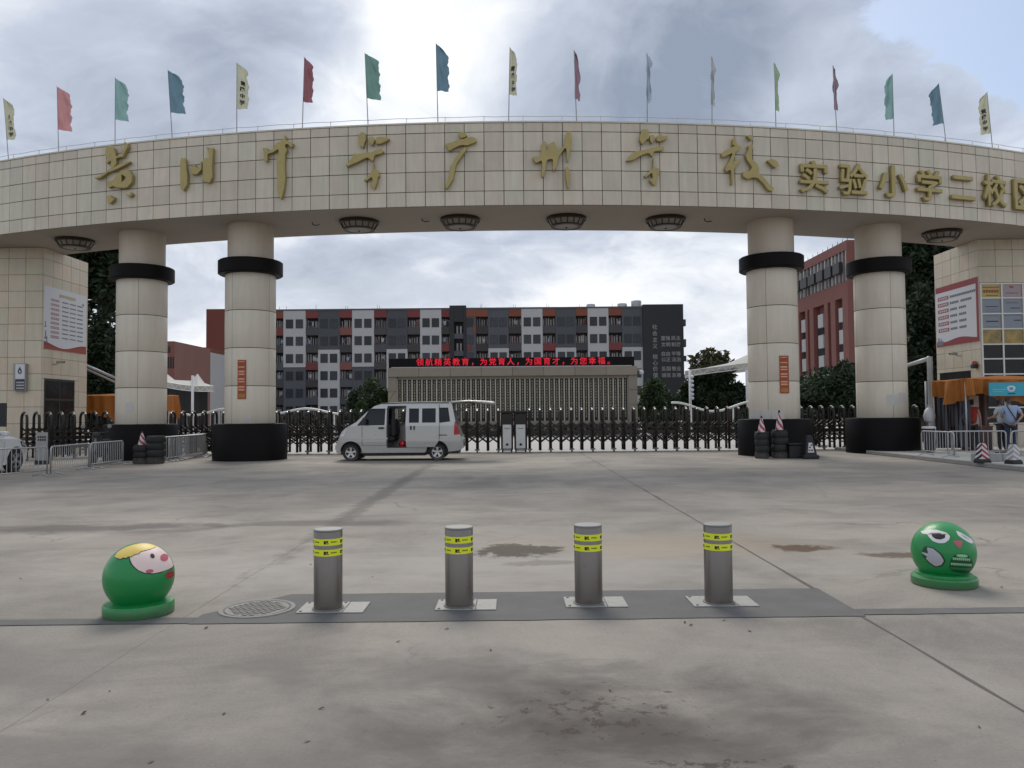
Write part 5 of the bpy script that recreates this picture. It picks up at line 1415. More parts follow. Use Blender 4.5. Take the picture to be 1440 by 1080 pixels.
for a, b, lb_ in ((704.5, 721.5, 'left one of the two white fronted gate drive heads'), (723, 741, 'right one of the two white fronted gate drive heads')):
    x0, x1 = at(a, 600, GY).x, at(b, 600, GY).x; w = x1 - x0
    t = thing('gate_drive', lb_, 'gate motor', (x0, GY, 0), 0, 'gate drive heads')
    obj('body', MB().box(0, w, -.26, .3, .08, 1.5), MAT['gate'], t, bevel=.03)
    obj('white_panel', MB().box(.07, w - .07, -.285, -.262, .14, 1.06), MAT['whitep'], t, bevel=.01)
    obj('badge', MB().tube([(w * .28, -.29, .93), (w / 2, -.29, .90), (w * .72, -.29, .93)], .012, 4), MAT['ink'], t)
    obj('roof_cap', MB().box(-.02, w + .02, -.29, .33, 1.502, 1.60), MAT['gate'], t, bevel=.02)
    for xx in (.06, w - .06):
        obj('wheel', MB().lathe([(0, -.03), (.07, -.03), (.07, .03), (0, .03)], 12, Matrix.Translation((xx, -.3, .07)) @ Matrix.Rotation(pi / 2, 4, 'Y')), MAT['rubber'], t)
    obj('bumper', MB().box(.03, w - .03, -.30, -.262, .04, .11), MAT['galv'], t)
    obj('lock', MB().lathe([(0, 0), (.05, 0), (.04, .04), (0, .05)], 10, Matrix.Translation((w / 2, -.287, .3)) @ Matrix.Rotation(pi / 2, 4, 'X')), MAT['ink'], t)

# ------------------------------------------------------------------ vehicles
def arc_pts(cx, cz, r, zlow, n=12):
    a0 = math.asin((zlow - cz) / r) if abs(zlow - cz) < r else 0
    return [(cx + r * cos(pi - a0 - (pi - 2 * a0) * i / n), cz + r * sin(pi - a0 - (pi - 2 * a0) * i / n)) for i in range(n + 1)]
def dense(p, d=0.14):
    q = []
    for i in range(len(p)):
        a, b = p[i], p[(i + 1) % len(p)]
        L = math.hypot(b[0] - a[0], b[1] - a[1]); k = max(1, int(L / d))
        q += [(a[0] + (b[0] - a[0]) * j / k, a[1] + (b[1] - a[1]) * j / k) for j in range(k)]
    return q
def side_mesh(polys, yf, sgn, th=0.03, lift=0.0, planes=()):
    """side skin: outline + holes in (s, z), bent to half width yf(s, z); sgn -1 = towards the camera"""
    me = shape([dense(p) for p in polys], th)
    bm = bmesh.new(); bm.from_mesh(me)
    for c_, n_ in [((0, .16 * k, 0), (0, 1, 0)) for k in range(1, 13)] + [((.16 * k, 0, 0), (1, 0, 0)) for k in range(0, 30)]:
        bmesh.ops.bisect_plane(bm, geom=bm.verts[:] + bm.edges[:] + bm.faces[:], plane_co=c_, plane_no=n_)
    for v_ in bm.verts:
        s_, z, d_ = v_.co
        v_.co = (s_, sgn * (yf(s_, z) + lift + d_), z)
    bmesh.ops.recalc_face_normals(bm, faces=bm.faces)
    bm.to_mesh(me); bm.free()
    return me
def shell_strip(m_, prof, yf, round_=0.05, nw=10, th=None):
    def fn(a, b):
        i = min(int(b * (len(prof) - 1) + 1e-9), len(prof) - 2); f_ = b * (len(prof) - 1) - i
        s_ = prof[i][0] * (1 - f_) + prof[i + 1][0] * f_; z = prof[i][1] * (1 - f_) + prof[i + 1][1] * f_
        u = 2 * a - 1
        return (s_, u * (yf(s_, z) + .012), z - round_ * abs(u) ** 5 + .01)
    m_.grid(fn, nw, (len(prof) - 1))
    return m_
def wheel(parent, x, y, r, w, sgn, rimmat='alloy'):
    M = Matrix.Translation((x, y, r)) @ Matrix.Rotation(sgn * pi / 2, 4, 'X')
    # local +Z points outwards
    t = obj('wheel', MB().lathe([(r * .62, -w / 2), (r * .93, -w / 2), (r, -w * .3), (r, w * .3), (r * .93, w / 2), (r * .64, w / 2), (r * .62, w * .3)], 30, M, cap=False), MAT['rubber'], parent)
    obj('rim', MB().lathe([(r * .63, w * .5), (r * .60, w * .34), (r * .55, w * .2), (0.0, w * .16)], 30, M, cap=False), MAT['trim'], t)
    for k in range(5):
        a = 2 * pi * k / 5 + .3
        sp_ = MB().add([(r * .1 * cos(a + 1.2), r * .1 * sin(a + 1.2), w * .42), (r * .1 * cos(a - 1.2), r * .1 * sin(a - 1.2), w * .42), (r * .60 * cos(a - .24), r * .60 * sin(a - .24), w * .46), (r * .60 * cos(a + .24), r * .60 * sin(a + .24), w * .46),
                       (r * .1 * cos(a + 1.2), r * .1 * sin(a + 1.2), w * .3), (r * .1 * cos(a - 1.2), r * .1 * sin(a - 1.2), w * .3), (r * .60 * cos(a - .24), r * .60 * sin(a - .24), w * .34), (r * .60 * cos(a + .24), r * .60 * sin(a + .24), w * .34)],
                      [(0, 1, 2, 3), (1, 0, 4, 5), (2, 1, 5, 6), (3, 2, 6, 7), (0, 3, 7, 4)], M)
        obj('spoke', sp_, MAT[rimmat], t)
    obj('rim_ring', MB().lathe([(r * .64, w * .44), (r * .635, w * .505), (r * .585, w * .49), (r * .58, w * .40)], 30, M, cap=False), MAT[rimmat], t)
    obj('hub', MB().lathe([(r * .15, w * .38), (r * .13, w * .47), (0, w * .49)], 14, M, cap=False), MAT[rimmat], t)
    return t
def van():
    X0 = at(470.8, 600, 25.15).x
    t = thing('silver_van', 'silver minivan with open sliding door and raised tailgate by the gate', 'van', (X0, 25.98, 0))
    Wd = .78
    def yf(s_, z):
        y = Wd
        if z > 1.12: y -= (z - 1.12) * .17
        if z < .62: y -= (.62 - z) * .10
        if s_ < .7: y -= (.7 - s_) ** 2 * .32
        if z > 1.74: y -= (z - 1.74) ** 2 * 2.2
        return y
    zs = lambda a, b: ((a - 65) / 262, (598 - b) / 262)
    bodyp = [(.05, .24)] + arc_pts(.5, .29, .355, .25) + [(.9, .28), (2.88, .28)] + arc_pts(3.28, .29, .355, .28) + [(3.66, .28), (3.95, .31), (4.06, .37), (4.06, .76), (4.0, .84), (3.86, 1.29), (3.76, 1.80), (3.70, 1.88), (2.8, 1.90), (1.9, 1.885), (1.55, 1.86), (1.24, 1.76), (.98, 1.55), (.67, 1.25), (.32, 1.06), (.13, .82), (.06, .64), (0.0, .55), (0, .37)]
    fwin = [(.74, 1.17), (.98, 1.44), (1.10, 1.62), (1.17, 1.66), (1.58, 1.66), (1.56, 1.18)]
    door = [(1.71, .46), (1.71, 1.74), (2.29, 1.74), (2.29, .46)]
    mwin = [(2.38, 1.22), (2.38, 1.68), (3.24, 1.68), (3.24, 1.22)]
    qwin = [(3.37, 1.23), (3.36, 1.68), (3.62, 1.68), (3.68, 1.27)]
    dwinf = [(1.71, 1.2), (1.71, 1.68), (2.29, 1.68), (2.29, 1.2)]
    pl = (.35, .62, .74, .9, 1.12, 1.3, 1.5, 1.74, 1.82)
    o = link('body_side', side_mesh([bodyp, fwin, door, mwin, qwin], yf, -1, planes=pl), MAT['silver'], t)
    o = link('body_side', side_mesh([bodyp, fwin, dwinf, mwin, qwin], yf, 1, planes=pl), MAT['silver'], t)
    front = [(0, .28), (0, .40), (0, .55), (.06, .64), (.13, .82), (.22, .94), (.32, 1.06), (.5, 1.16), (.67, 1.25)]
    obj('front_end', shell_strip(MB(), front, yf, .03), MAT['silver'], t)
    ws = [(.67, 1.25), (.98, 1.55), (1.24, 1.76)]
    obj('windscreen', shell_strip(MB(), ws, yf, .03), MAT['glass'], t)
    obj('roof', shell_strip(MB(), [(1.24, 1.76), (1.4, 1.825), (1.55, 1.86), (1.9, 1.885), (2.3, 1.895), (2.8, 1.90), (3.3, 1.89), (3.70, 1.88), (3.74, 1.84)], yf, .09, 14), MAT['silver'], t)
    obj('rear_bumper', MB().box(3.97, 4.10, -.74, .74, .36, .72), MAT['silver'], t, bevel=.04, seg=2)
    obj('front_bumper', MB().box(-.05, .10, -.62, .62, .30, .56), MAT['silver'], t, bevel=.05, seg=2)
    obj('grille', MB().box(-.055, -.01, -.4, .4, .34, .42), MAT['trim'], t)
    for x_ in (.5, 3.28):
        obj('wheel_well', MB().box(x_ - .36, x_ + .36, -.56, .56, .20, .66), MAT['ink'], t)
    obj('underbody', MB().box(.9, 2.88, -.70, .70, .16, .27), MAT['ink'], t)
    obj('floor', MB().box(.25, 3.95, -.66, .66, .22, .36), MAT['trim'], t)
    obj('exhaust', MB().tube([(2.2, -.4, .2), (3.2, -.35, .22), (4.0, -.3, .26)], .04, 6), MAT['iron'], t)
    obj('dashboard', MB().box(.75, 1.15, -.66, .66, .95, 1.15), MAT['interior'], t, bevel=.05)
    for x in (1.45, 2.35, 3.1):
        for y in (-.36, .36):
            se = obj('seat', MB().box(x - .05, x + .4, y - .24, y + .24, .62, .78), MAT['interior'], t, bevel=.05)
            obj('backrest', MB().box(.30, .44, -.23, .23, .10, .66), MAT['interior'], se, bevel=.04, loc=(x, y, .68))
    obj('steering_wheel', MB().tube([(1.2 + .05 * sin(i * pi / 8), -.36 + .17 * cos(i * pi / 8), 1.12 + .16 * sin(i * pi / 8)) for i in range(17)], .015, 5), MAT['trim'], t)
    obj('red_bag', MB().lathe([(0, 0), (.12, .02), (.14, .15), (.08, .26), (0, .3)], 10, Matrix.Translation((2.14, -.5, .37))), MAT['lampred'], t)
    # the sliding door slid back outside the body
    sd_ = [(2.29, .44), (2.27, 1.2), (2.29, 1.79), (3.33, 1.79), (3.35, 1.2), (3.33, .62), (3.2, .44)]
    dd = link('sliding_door', side_mesh([sd_, mwin], yf, -1, .035, .055, planes=pl), MAT['silver'], t)
    for a, b in ((2.385, 2.70), (2.80, 3.235)):
        link('door_window', side_mesh([[(a, 1.225), (a, 1.675), (b, 1.675), (b, 1.225)]], yf, -1, .008, .05, planes=(1.3, 1.5)), MAT['glass'], dd)
    link('window_post', side_mesh([[(2.70, 1.222), (2.70, 1.678), (2.80, 1.678), (2.80, 1.222)]], yf, -1, .03, .056, planes=(1.3, 1.5)), MAT['silver'], dd)
    obj('curtain', MB().grid(lambda a, b: (2.42 + .26 * a, -.70 + .012 * sin(a * 40) , 1.2 + .47 * b), 24, 2), MAT['curtain'], dd)
    link('door_handle', side_mesh([[(2.42, 1.0), (2.42, 1.12), (2.47, 1.12), (2.47, 1.0)]], yf, -1, .03, .09), MAT['trim'], dd)
    link('door_handle', side_mesh([[(2.53, 1.0), (2.53, 1.12), (2.57, 1.12), (2.57, 1.0)]], yf, -1, .03, .09), MAT['trim'], dd)
    for sg in (-1, 1):
        link('front_window', side_mesh([[(a, b) for a, b in fwin]], yf, sg, .006, -.012, planes=(1.3, 1.5)), MAT['glass'], t)
        link('window_rubber', side_mesh([[(.70, 1.14), (.95, 1.44), (1.07, 1.63), (1.16, 1.685), (1.61, 1.685), (1.59, 1.15)], fwin], yf, sg, .034, .002, planes=(1.3, 1.5)), MAT['trim'], t)
        link('quarter_window', side_mesh([qwin], yf, sg, .006, -.012, planes=(1.3, 1.5)), MAT['glass'], t)
        link('window_rubber', side_mesh([[(3.35, 1.21), (3.34, 1.70), (3.635, 1.70), (3.70, 1.25)], qwin], yf, sg, .034, .002, planes=(1.3, 1.5)), MAT['trim'], t)
        link('headlight', side_mesh([[(.12, .80), (.20, .94), (.33, 1.05), (.37, 1.02), (.33, .88), (.24, .79)]], yf, sg, .03, .012), MAT['lampclr'], t)
        link('tail_light', side_mesh([[(3.82, .82), (3.84, 1.20), (3.87, 1.27), (3.965, 1.0), (4.0, .84)]], yf, sg, .045, .012), MAT['lampred'], t)
        link('side_moulding', side_mesh([[(.16, .70), (.16, .745), (1.69, .745), (1.69, .70)]], yf, sg, .02, .022), MAT['silver'], t)
        link('side_moulding', side_mesh([[(3.40, .72), (3.40, .76), (3.99, .76), (3.99, .72)]], yf, sg, .02, .022), MAT['silver'], t)
        link('wheel_arch_lip', side_mesh([arc_pts(.5, .29, .405, .3) + list(reversed(arc_pts(.5, .29, .36, .3)))], yf, sg, .03, .014), MAT['silver'], t)
        link('wheel_arch_lip', side_mesh([arc_pts(3.28, .29, .405, .3) + list(reversed(arc_pts(3.28, .29, .36, .3)))], yf, sg, .03, .014), MAT['silver'], t)
        wheel(t, .5, sg * .69, .272, .17, -sg if False else (1 if sg < 0 else -1)); wheel(t, 3.28, sg * .69, .272, .17, 1 if sg < 0 else -1)
        obj('mirror', MB().box(.93, 1.03, sg * .96 - .10, sg * .96 + .10, 1.20, 1.40).tube([(1.0, sg * .76, 1.22), (.98, sg * .88, 1.27)], .03, 5), MAT['trim'], t, bevel=.02)
        link('door_handle', side_mesh([[(1.40, 1.03), (1.40, 1.085), (1.57, 1.085), (1.57, 1.03)]], yf, sg, .04, .03), MAT['trim'], t)
        for poly in ([(1.652, .46), (1.652, 1.70), (1.668, 1.70), (1.668, .46)], [(.86, .5), (.86, 1.13), (.874, 1.13), (.874, .5)], [(3.345, .5), (3.345, 1.82), (3.355, 1.82), (3.355, .5)], [(.86, .495), (.86, .503), (1.66, .503), (1.66, .495)]):
            link('door_gap', side_mesh([poly], yf, sg, .004, .0155, planes=pl), MAT['ink'], t)
        link('sill', side_mesh([[(.9, .26), (.9, .33), (2.88, .33), (2.88, .26)]], yf, sg, .02, .018), MAT['silver'], t)
    link('door_frame_trim', side_mesh([[(1.67, .42), (1.67, 1.77), (2.31, 1.77), (2.31, .42)], door], yf, -1, .03, .004, planes=pl), MAT['trim'], t)
    obj('door_track', MB().box(2.3, 3.6, -.80, -.785, .80, .83), MAT['trim'], t)
    obj('antenna', MB().tube([(1.5, .5, 1.87), (1.75, .5, 2.3)], .008, 4), MAT['trim'], t)
    obj('number_plate', MB().box(4.10, 4.115, -.22, .22, .46, .58), MAT['navy'], t)
    obj('roof_gutter', MB().tube([(1.5, -.655, 1.845), (2.2, -.66, 1.875), (3.0, -.66, 1.88), (3.66, -.66, 1.865)], .014, 5), MAT['trim'], t)
    link('lower_trim', side_mesh([[(.9, .245), (.9, .275), (2.88, .275), (2.88, .245)]], yf, -1, .02, .01), MAT['trim'], t)  # black trim strip along the lower edge of the sill
    # raised tailgate
    tg = obj('tailgate', MB().grid(lambda a, b: (3.72 + 1.36 * b, (2 * a - 1) * (.64 + .04 * b), 1.915 + .05 * sin(b * 2.4) - .05 * b - .04 * abs(2 * a - 1) ** 4), 8, 10).grid(lambda a, b: (3.72 + 1.36 * b, (2 * a - 1) * (.64 + .04 * b), 1.86 + .05 * sin(b * 2.4) - .05 * b - .04 * abs(2 * a - 1) ** 4), 8, 10), MAT['silver'], t)
    obj('tailgate_edge', MB().tube([(3.72, -.65, 1.87), (4.3, -.67, 1.90), (4.75, -.68, 1.87), (5.09, -.68, 1.82), (5.1, 0, 1.86), (5.09, .68, 1.82), (4.3, .67, 1.90), (3.72, .65, 1.87)], .035, 6), MAT['silver'], tg)
    for sg in (-1, 1):
        obj('gas_strut', MB().tube([(3.85, sg * .62, 1.55), (4.45, sg * .62, 1.85)], .014, 5), MAT['trim'], tg)
    return t
van()
def sedan():
    # front wheel seen at pixel (17, 650)
    ang = R(-90)
    t = thing('white_car', 'front of a white saloon car parked behind the left barriers', 'car', (0, 0, 0), ang)
    Wd = .86
    def yf(s_, z):
        y = Wd
        if z > .92: y -= (z - .92) * .42
        if z < .5: y -= (.5 - z) * .15
        if s_ < .9: y -= (.9 - s_) ** 2 * .30
        if s_ > 3.8: y -= (s_ - 3.8) ** 2 * .30
        return y
    body = [(.12, .22)] + arc_pts(.88, .33, .38, .24) + [(1.3, .22), (3.2, .22)] + arc_pts(3.55, .33, .38, .24) + [(3.95, .25), (4.4, .30), (4.5, .5), (4.48, .85), (4.3, 1.02), (3.85, 1.06), (3.2, 1.38), (2.7, 1.47), (2.2, 1.46), (1.8, 1.36), (1.2, 1.0), (.7, .90), (.25, .74), (.04, .60), (0, .42), (.05, .28)]
    win = [(1.42, 1.03), (1.88, 1.34), (2.3, 1.41), (2.38, 1.41), (2.38, 1.02)]
    win2 = [(2.46, 1.02), (2.46, 1.41), (2.75, 1.40), (3.15, 1.32), (3.55, 1.08), (3.5, 1.03)]
    pl = (.3, .5, .7, .92, 1.1, 1.3)
    for sg in (-1, 1):
        link('body_side', side_mesh([body, win, win2], yf, sg, planes=pl), MAT['carwhite'], t)
        link('side_window', side_mesh([win], yf, sg, .006, -.01, planes=(1.1, 1.2, 1.3)), MAT['glass'], t)
        link('side_window', side_mesh([win2], yf, sg, .006, -.01, planes=(1.1, 1.2, 1.3)), MAT['glass'], t)
        link('headlight', side_mesh([[(.14, .64), (.30, .74), (.62, .82), (.60, .74), (.28, .64)]], yf, sg, .03, .012), MAT['lampclr'], t)
        link('lamp_rim', side_mesh([[(.10, .62), (.28, .76), (.66, .85), (.70, .82), (.62, .72), (.28, .61)]], yf, sg, .02, .01), MAT['trim'], t)
        for s_ in (.88, 3.55): wheel(t, s_, sg * .77, .325, .2, 1 if sg < 0 else -1)
        obj('mirror', MB().box(1.48, 1.62, sg * .98 - .09, sg * .98 + .09, 1.0, 1.14), MAT['carwhite'], t, bevel=.03)
        link('door_gap', side_mesh([[(1.40, .3), (1.40, 1.0), (1.408, 1.0), (1.408, .3)]], yf, sg, .004, .0155, planes=pl), MAT['ink'], t)
        link('door_gap', side_mesh([[(2.42, .3), (2.42, 1.0), (2.428, 1.0), (2.428, .3)]], yf, sg, .004, .0155, planes=pl), MAT['ink'], t)
        link('door_handle', side_mesh([[(2.15, .86), (2.15, .89), (2.35, .89), (2.35, .86)]], yf, sg, .03, .03), MAT['carwhite'], t)
    obj('front_end', shell_strip(MB(), [(.05, .24), (0, .42), (.04, .60), (.12, .67), (.25, .74)], yf, .03), MAT['carwhite'], t)
    obj('bonnet', shell_strip(MB(), [(.25, .74), (.45, .82), (.7, .90), (.95, .95), (1.2, 1.0)], yf, .04), MAT['carwhite'], t)
    obj('windscreen', shell_strip(MB(), [(1.2, 1.0), (1.5, 1.19), (1.8, 1.36)], yf, .03), MAT['glass'], t)
    obj('roof', shell_strip(MB(), [(1.8, 1.36), (2.0, 1.42), (2.2, 1.46), (2.7, 1.47), (3.2, 1.38)], yf, .05), MAT['carwhite'], t)
    obj('rear_screen', shell_strip(MB(), [(3.2, 1.38), (3.85, 1.06)], yf, .03), MAT['glass'], t)
    obj('boot', shell_strip(MB(), [(3.85, 1.06), (4.3, 1.02), (4.48, .85), (4.5, .5), (4.4, .30)], yf, .03), MAT['carwhite'], t)
    obj('lower_grille', MB().box(-.02, .06, -.45, .45, .28, .40), MAT['trim'], t, bevel=.01)
    obj('number_plate', MB().box(-.035, -.02, -.22, .22, .44, .56), MAT['navy'], t)
    obj('cabin', MB().box(1.5, 3.4, -.7, .7, .25, .95), MAT['interior'], t)
    # place: the wheel facing the camera at pixel (17, 665) on the ground
    w_ = gnd(22, 664)
    for sg in (1, -1):
        v_ = Matrix.Rotation(ang, 3, 'Z') @ Vector((.88, sg * .86, 0))
        if v_.x > 0: t.location = (w_.x - v_.x, w_.y - v_.y, 0)
sedan()
def scooter():
    p = gnd(133, 652)
    t = thing('motor_scooter', 'dark motor scooter with round mirrors behind the left barriers', 'scooter', (-13.1, 24.9, 0), R(-78))
    for x in (-.62, .62):
        w_ = obj('wheel', MB().lathe([(.13, -.05), (.20, -.055), (.225, 0), (.20, .055), (.13, .05)], 20, Matrix.Translation((x, 0, .225)) @ Matrix.Rotation(pi / 2, 4, 'X'), cap=False), MAT['rubber'], t)
        obj('rim', MB().lathe([(.135, -.03), (.0, -.035), (0, .035), (.135, .03)], 14, Matrix.Translation((x, 0, .225)) @ Matrix.Rotation(pi / 2, 4, 'X'), cap=False), MAT['iron'], w_)
    obj('front_shield', MB().grid(lambda a, b: (.42 + .10 * b ** 2 - .12 * (2 * a - 1) ** 2 - .10 * b, (2 * a - 1) * (.20 - .05 * b), .32 + .62 * b), 8, 8), MAT['trim'], t)
    obj('floorboard', MB().box(-.2, .42, -.14, .14, .25, .32), MAT['trim'], t, bevel=.02)
    obj('rear_body', MB().lathe([(.02, -.75), (.14, -.6), (.19, -.25), (.15, .1), (.08, .22)], 14, Matrix.Translation((-.05, 0, .50)) @ Matrix.Rotation(pi / 2, 4, 'Y')), MAT['trim'], t)
    obj('seat', MB().box(-.75, .02, -.13, .13, .68, .78), MAT['interior'], t, bevel=.04)
    obj('fork', MB().tube([(.62, 0, .22), (.50, 0, .6), (.42, 0, 1.0)], .035, 6), MAT['iron'], t)
    h_ = obj('handlebar', MB().tube([(.32, -.34, 1.02), (.40, -.15, 1.0), (.42, 0, .98), (.40, .15, 1.0), (.32, .34, 1.02)], .018, 6), MAT['trim'], t)
    obj('headlight', MB().lathe([(.10, 0), (.09, .05), (0, .07)], 14, Matrix.Translation((.46, 0, .93)) @ Matrix.Rotation(pi / 2, 4, 'Y')), MAT['trim'], t)
    for sg in (-1, 1):
        m_ = obj('mirror', MB().lathe([(.058, -.015), (.066, 0), (.055, .012), (0, .016)], 14, Matrix.Translation((.41, sg * .38, 1.20)) @ Matrix.Rotation(pi / 2, 4, 'Y')), MAT['steelcap'], t)
        obj('mirror_stem', MB().tube([(.36, sg * .27, 1.02), (.40, sg * .38, 1.20)], .009, 5), MAT['trim'], m_)
scooter()

# ------------------------------------------------------------------ barriers
BARM = {}
def barrier(p0, p1, label, h=0.74, group='steel crowd barriers', z=0.0):
    p0, p1 = Vector((p0[0], p0[1], 0)), Vector((p1[0], p1[1], 0)); d = p1 - p0; L = d.length
    t = thing('crowd_barrier', label, 'barrier', (p0.x, p0.y, z), atan2(d.y, d.x), group)
    r = .09
    pts = [(0.02, 0, .06), (0.02, 0, h - r)] + [(0.02 + r - r * cos(a), 0, h - r + r * sin(a)) for a in (R(30), R(60), R(90))]
    pts += [(L - .02 - r + r * sin(a), 0, h - r + r * cos(a)) for a in (0, R(30), R(60), R(90))] + [(L - .02, 0, .06)]
    obj('frame', MB().tube(pts, .021, 8), MAT['galv'], t)
    obj('bottom_rail', MB().tube([(.02, 0, .14), (L - .02, 0, .14)], .016, 6), MAT['galv'], t)
    k = round(h, 2)
    if k not in BARM:
        BARM[k] = MB().tube([(0, 0, .14), (0, 0, h - .01)], .009, 5).mesh('bar'); BARM[k].materials.append(MAT['galv'])
    n_ = max(4, int(L / .125))
    for i in range(1, n_):
        o = bpy.data.objects.new('bar', BARM[k]); C.objects.link(o); o.parent = t; o.location = (.02 + (L - .04) * i / n_, 0, 0)
    for x in (.22, L - .22):
        obj('foot', MB().tube([(x, -.26, .012), (x, -.2, .03), (x, 0, .07), (x, .2, .03), (x, .26, .012)], .017, 6).tube([(x, 0, .07), (x, 0, .14)], .014, 5), MAT['galv'], t)
    return t
g = lambda x, y: tuple(gnd(x, y))[:2]
a0, a1, a2, a3 = g(67, 669), g(125, 660), g(173, 653), None
dv = (Vector(g(0, 675)) - Vector(a0)); dv = dv.normalized() * 1.9
barrier((a0[0] + dv.x, a0[1] + dv.y), a0, 'crowd barrier in front of the white car at the left edge')
barrier((a0[0] + .03, a0[1] + .06), a1, 'crowd barrier in the middle of the left run, before the folded gate')
barrier((a1[0] + .0, a1[1] + .06), a2, 'crowd barrier at the far end of the left run, beside the black column base')
for k in range(4):
    p = Vector(g(231 + 6.5 * k, 650.5 - 1.0 * k)); q = Vector(g(286 + 1.5 * k, 643 - 1.2 * k))
    barrier(p, q, ('front one', 'second one', 'third one', 'rearmost one')[k] + ' of the barriers stacked close beside the tyre stacks', group='stacked crowd barriers', h=.82)
barrier((12.62, 24.2), (12.74, 22.6), 'narrow crowd barrier edge-on at the right pavement, left of the tent posts', z=.1)
barrier((13.0, 23.45), (14.72, 23.35), 'crowd barrier across the front of the orange tent', z=.1)
barrier((14.82, 23.3), (16.9, 23.2), 'crowd barrier before the two people, cut by the right edge', z=.1)

# ------------------------------------------------------------------ cones, tyres, small things
def cone(loc, h, label, kind='round', rz=0.0, w=0.3):
    t = thing('traffic_cone', label, 'traffic cone', loc, rz, 'traffic cones by the gate')
    if kind == 'round':
        obj('base', MB().box(-w / 2, w / 2, -w / 2, w / 2, 0, .035), MAT['coneblack'], t, bevel=.012)
        # diagonal stripes: helical bands
        n_ = 24; rows_ = 16
        for col_, par in (('conewhite', 0), ('conered', 1)):
            m_ = MB()
            for j in range(rows_):
                for i in range(n_):
                    if ((j * 2 + i * 2) // 8) % 2 != par: continue
                    def q(ii, jj):
                        f_ = jj / rows_; r_ = w * .36 * (1 - f_) + .03 * f_ + 0.0; a = 2 * pi * ii / n_
                        return (r_ * cos(a), r_ * sin(a), .035 + (h * .82) * f_)
                    m_.add([q(i, j), q(i + 1, j), q(i + 1, j + 1), q(i, j + 1)], [(0, 1, 2, 3)], None, True)
            obj('white_band' if par == 0 else 'red_band', m_, MAT[col_], t)
        obj('tip', MB().lathe([(.034, .035 + h * .82), (.03, h * .95), (.022, h), (0, h + .005)], 14, cap=False), MAT['coneblack'], t)
    else:
        obj('base', MB().lathe([(w * .78, 0), (w * .74, .07), (w * .64, .11), (0, .11)], 4, Matrix.Rotation(pi / 4, 4, 'Z'), smooth=False), MAT['coneblack'], t, bevel=.008)
        b0, b1 = w * .44, w * .24
        hh = h - .11
        cols_ = kind
        for s_, (ca, cb) in enumerate((cols_[0], cols_[1], cols_[0], cols_[1])):
            M = Matrix.Rotation(pi / 2 * s_, 4, 'Z')
            for par, cc in ((0, ca), (1, cb)):
                m_ = MB()
                nb = 8
                for k_b in range(nb):
                    if k_b % 2 != par: continue
                    # slanted band clipped to the trapezoid
                    def pt(u, z):
                        z = max(0, min(hh, z)); f_ = z / hh; r_ = b0 + (b1 - b0) * f_
                        return (u * r_, -r_, .11 + z)
                    za, zb = hh * (k_b / nb * 1.35 - .35), hh * ((k_b + 1) / nb * 1.35 - .35)
                    sl_ = hh * .35
                    dirn = 1 if s_ % 2 == 0 else -1
                    L_, R_ = (0, sl_) if dirn > 0 else (sl_, 0)
                    st_ = 6
                    for i in range(st_):
                        u0, u1 = -1 + 2 * i / st_, -1 + 2 * (i + 1) / st_
                        f0, f1 = i / st_, (i + 1) / st_
                        o0, o1 = L_ + (R_ - L_) * f0, L_ + (R_ - L_) * f1
                        if zb + max(o0, o1) <= 0 or za + min(o0, o1) >= hh: continue
                        m_.add([pt(u0, za + o0), pt(u1, za + o1), pt(u1, zb + o1), pt(u0, zb + o0)], [(0, 1, 2, 3)], M)
                obj('band', m_, MAT[cc], t)
        obj('top', MB().lathe([(b1 * 1.42, h), (b1 * 1.3, h + .02), (0, h + .022)], 4, Matrix.Rotation(pi / 4, 4, 'Z'), smooth=False), MAT['coneblack'], t)
    return t
def tyres(x, y, n_, r, label, hh=.2):
    t = thing('tyre_stack', label, 'tyre stack', (x, y, 0), 0, 'black tyre stacks')
    for k in range(n_):
        m_ = MB().lathe([(r * .55, .02), (r * .9, .0), (r, .04), (r, hh - .04), (r * .9, hh), (r * .55, hh - .02)], 28, Matrix.Translation((random.uniform(-.015, .015), random.uniform(-.015, .015), hh * k)), cap=False)
        obj('tyre', m_, MAT['rubber'], t)
    return hh * n_
def on_tyres(px, py, wpx, n_, r, lb1_, lb2_, hcone):
    D = 24.9; p = at(px, 600, D); top = at(px, py, D).z
    hh = top / n_
    tyres(p.x, D, n_, r, lb1_, hh)
    if lb2_: cone((p.x, D, top + .001), hcone, lb2_, w=.36)
on_tyres(200, 627, 22, 3, .26, 'tyre stack carrying a striped cone by the left outer column', 'red and white striped cone on tyres by the left outer column', .46)
on_tyres(219, 613, 22, 4, .28, 'taller bare tyre stack beside the stacked barriers', None, 0)
on_tyres(1071, 609, 18, 4, .22, 'narrower tyre stack carrying the left cone at the right column', 'left red and white cone on tyres before the right inner column', .54)
on_tyres(1096, 606, 20, 4, .25, 'tyre stack carrying the right cone at the right column', 'right pale cone with dark tip on tyres before the right inner column', .66)
p = gnd(1138, 645)
c_ = thing('sticker_cone', 'black square cone with a white sticker at the right inner column foot', 'traffic cone', (p.x, p.y, 0), 0, 'traffic cones by the gate')
obj('base', MB().box(-.24, .24, -.24, .24, 0, .12), MAT['coneblack'], c_, bevel=.03)
obj('body', MB().lathe([(.26, .12), (.11, .72), (.0, .73)], 4, Matrix.Rotation(pi / 4, 4, 'Z'), smooth=False), MAT['coneblack'], c_, bevel=.01)
stk = MB(); stk.add([(-.10, -.170, .20), (.10, -.170, .20), (.055, -.118, .50), (-.055, -.118, .50)], [(0, 1, 2, 3)]); obj('sticker', stk, MAT['conewhite'], c_)
sm_ = MB()
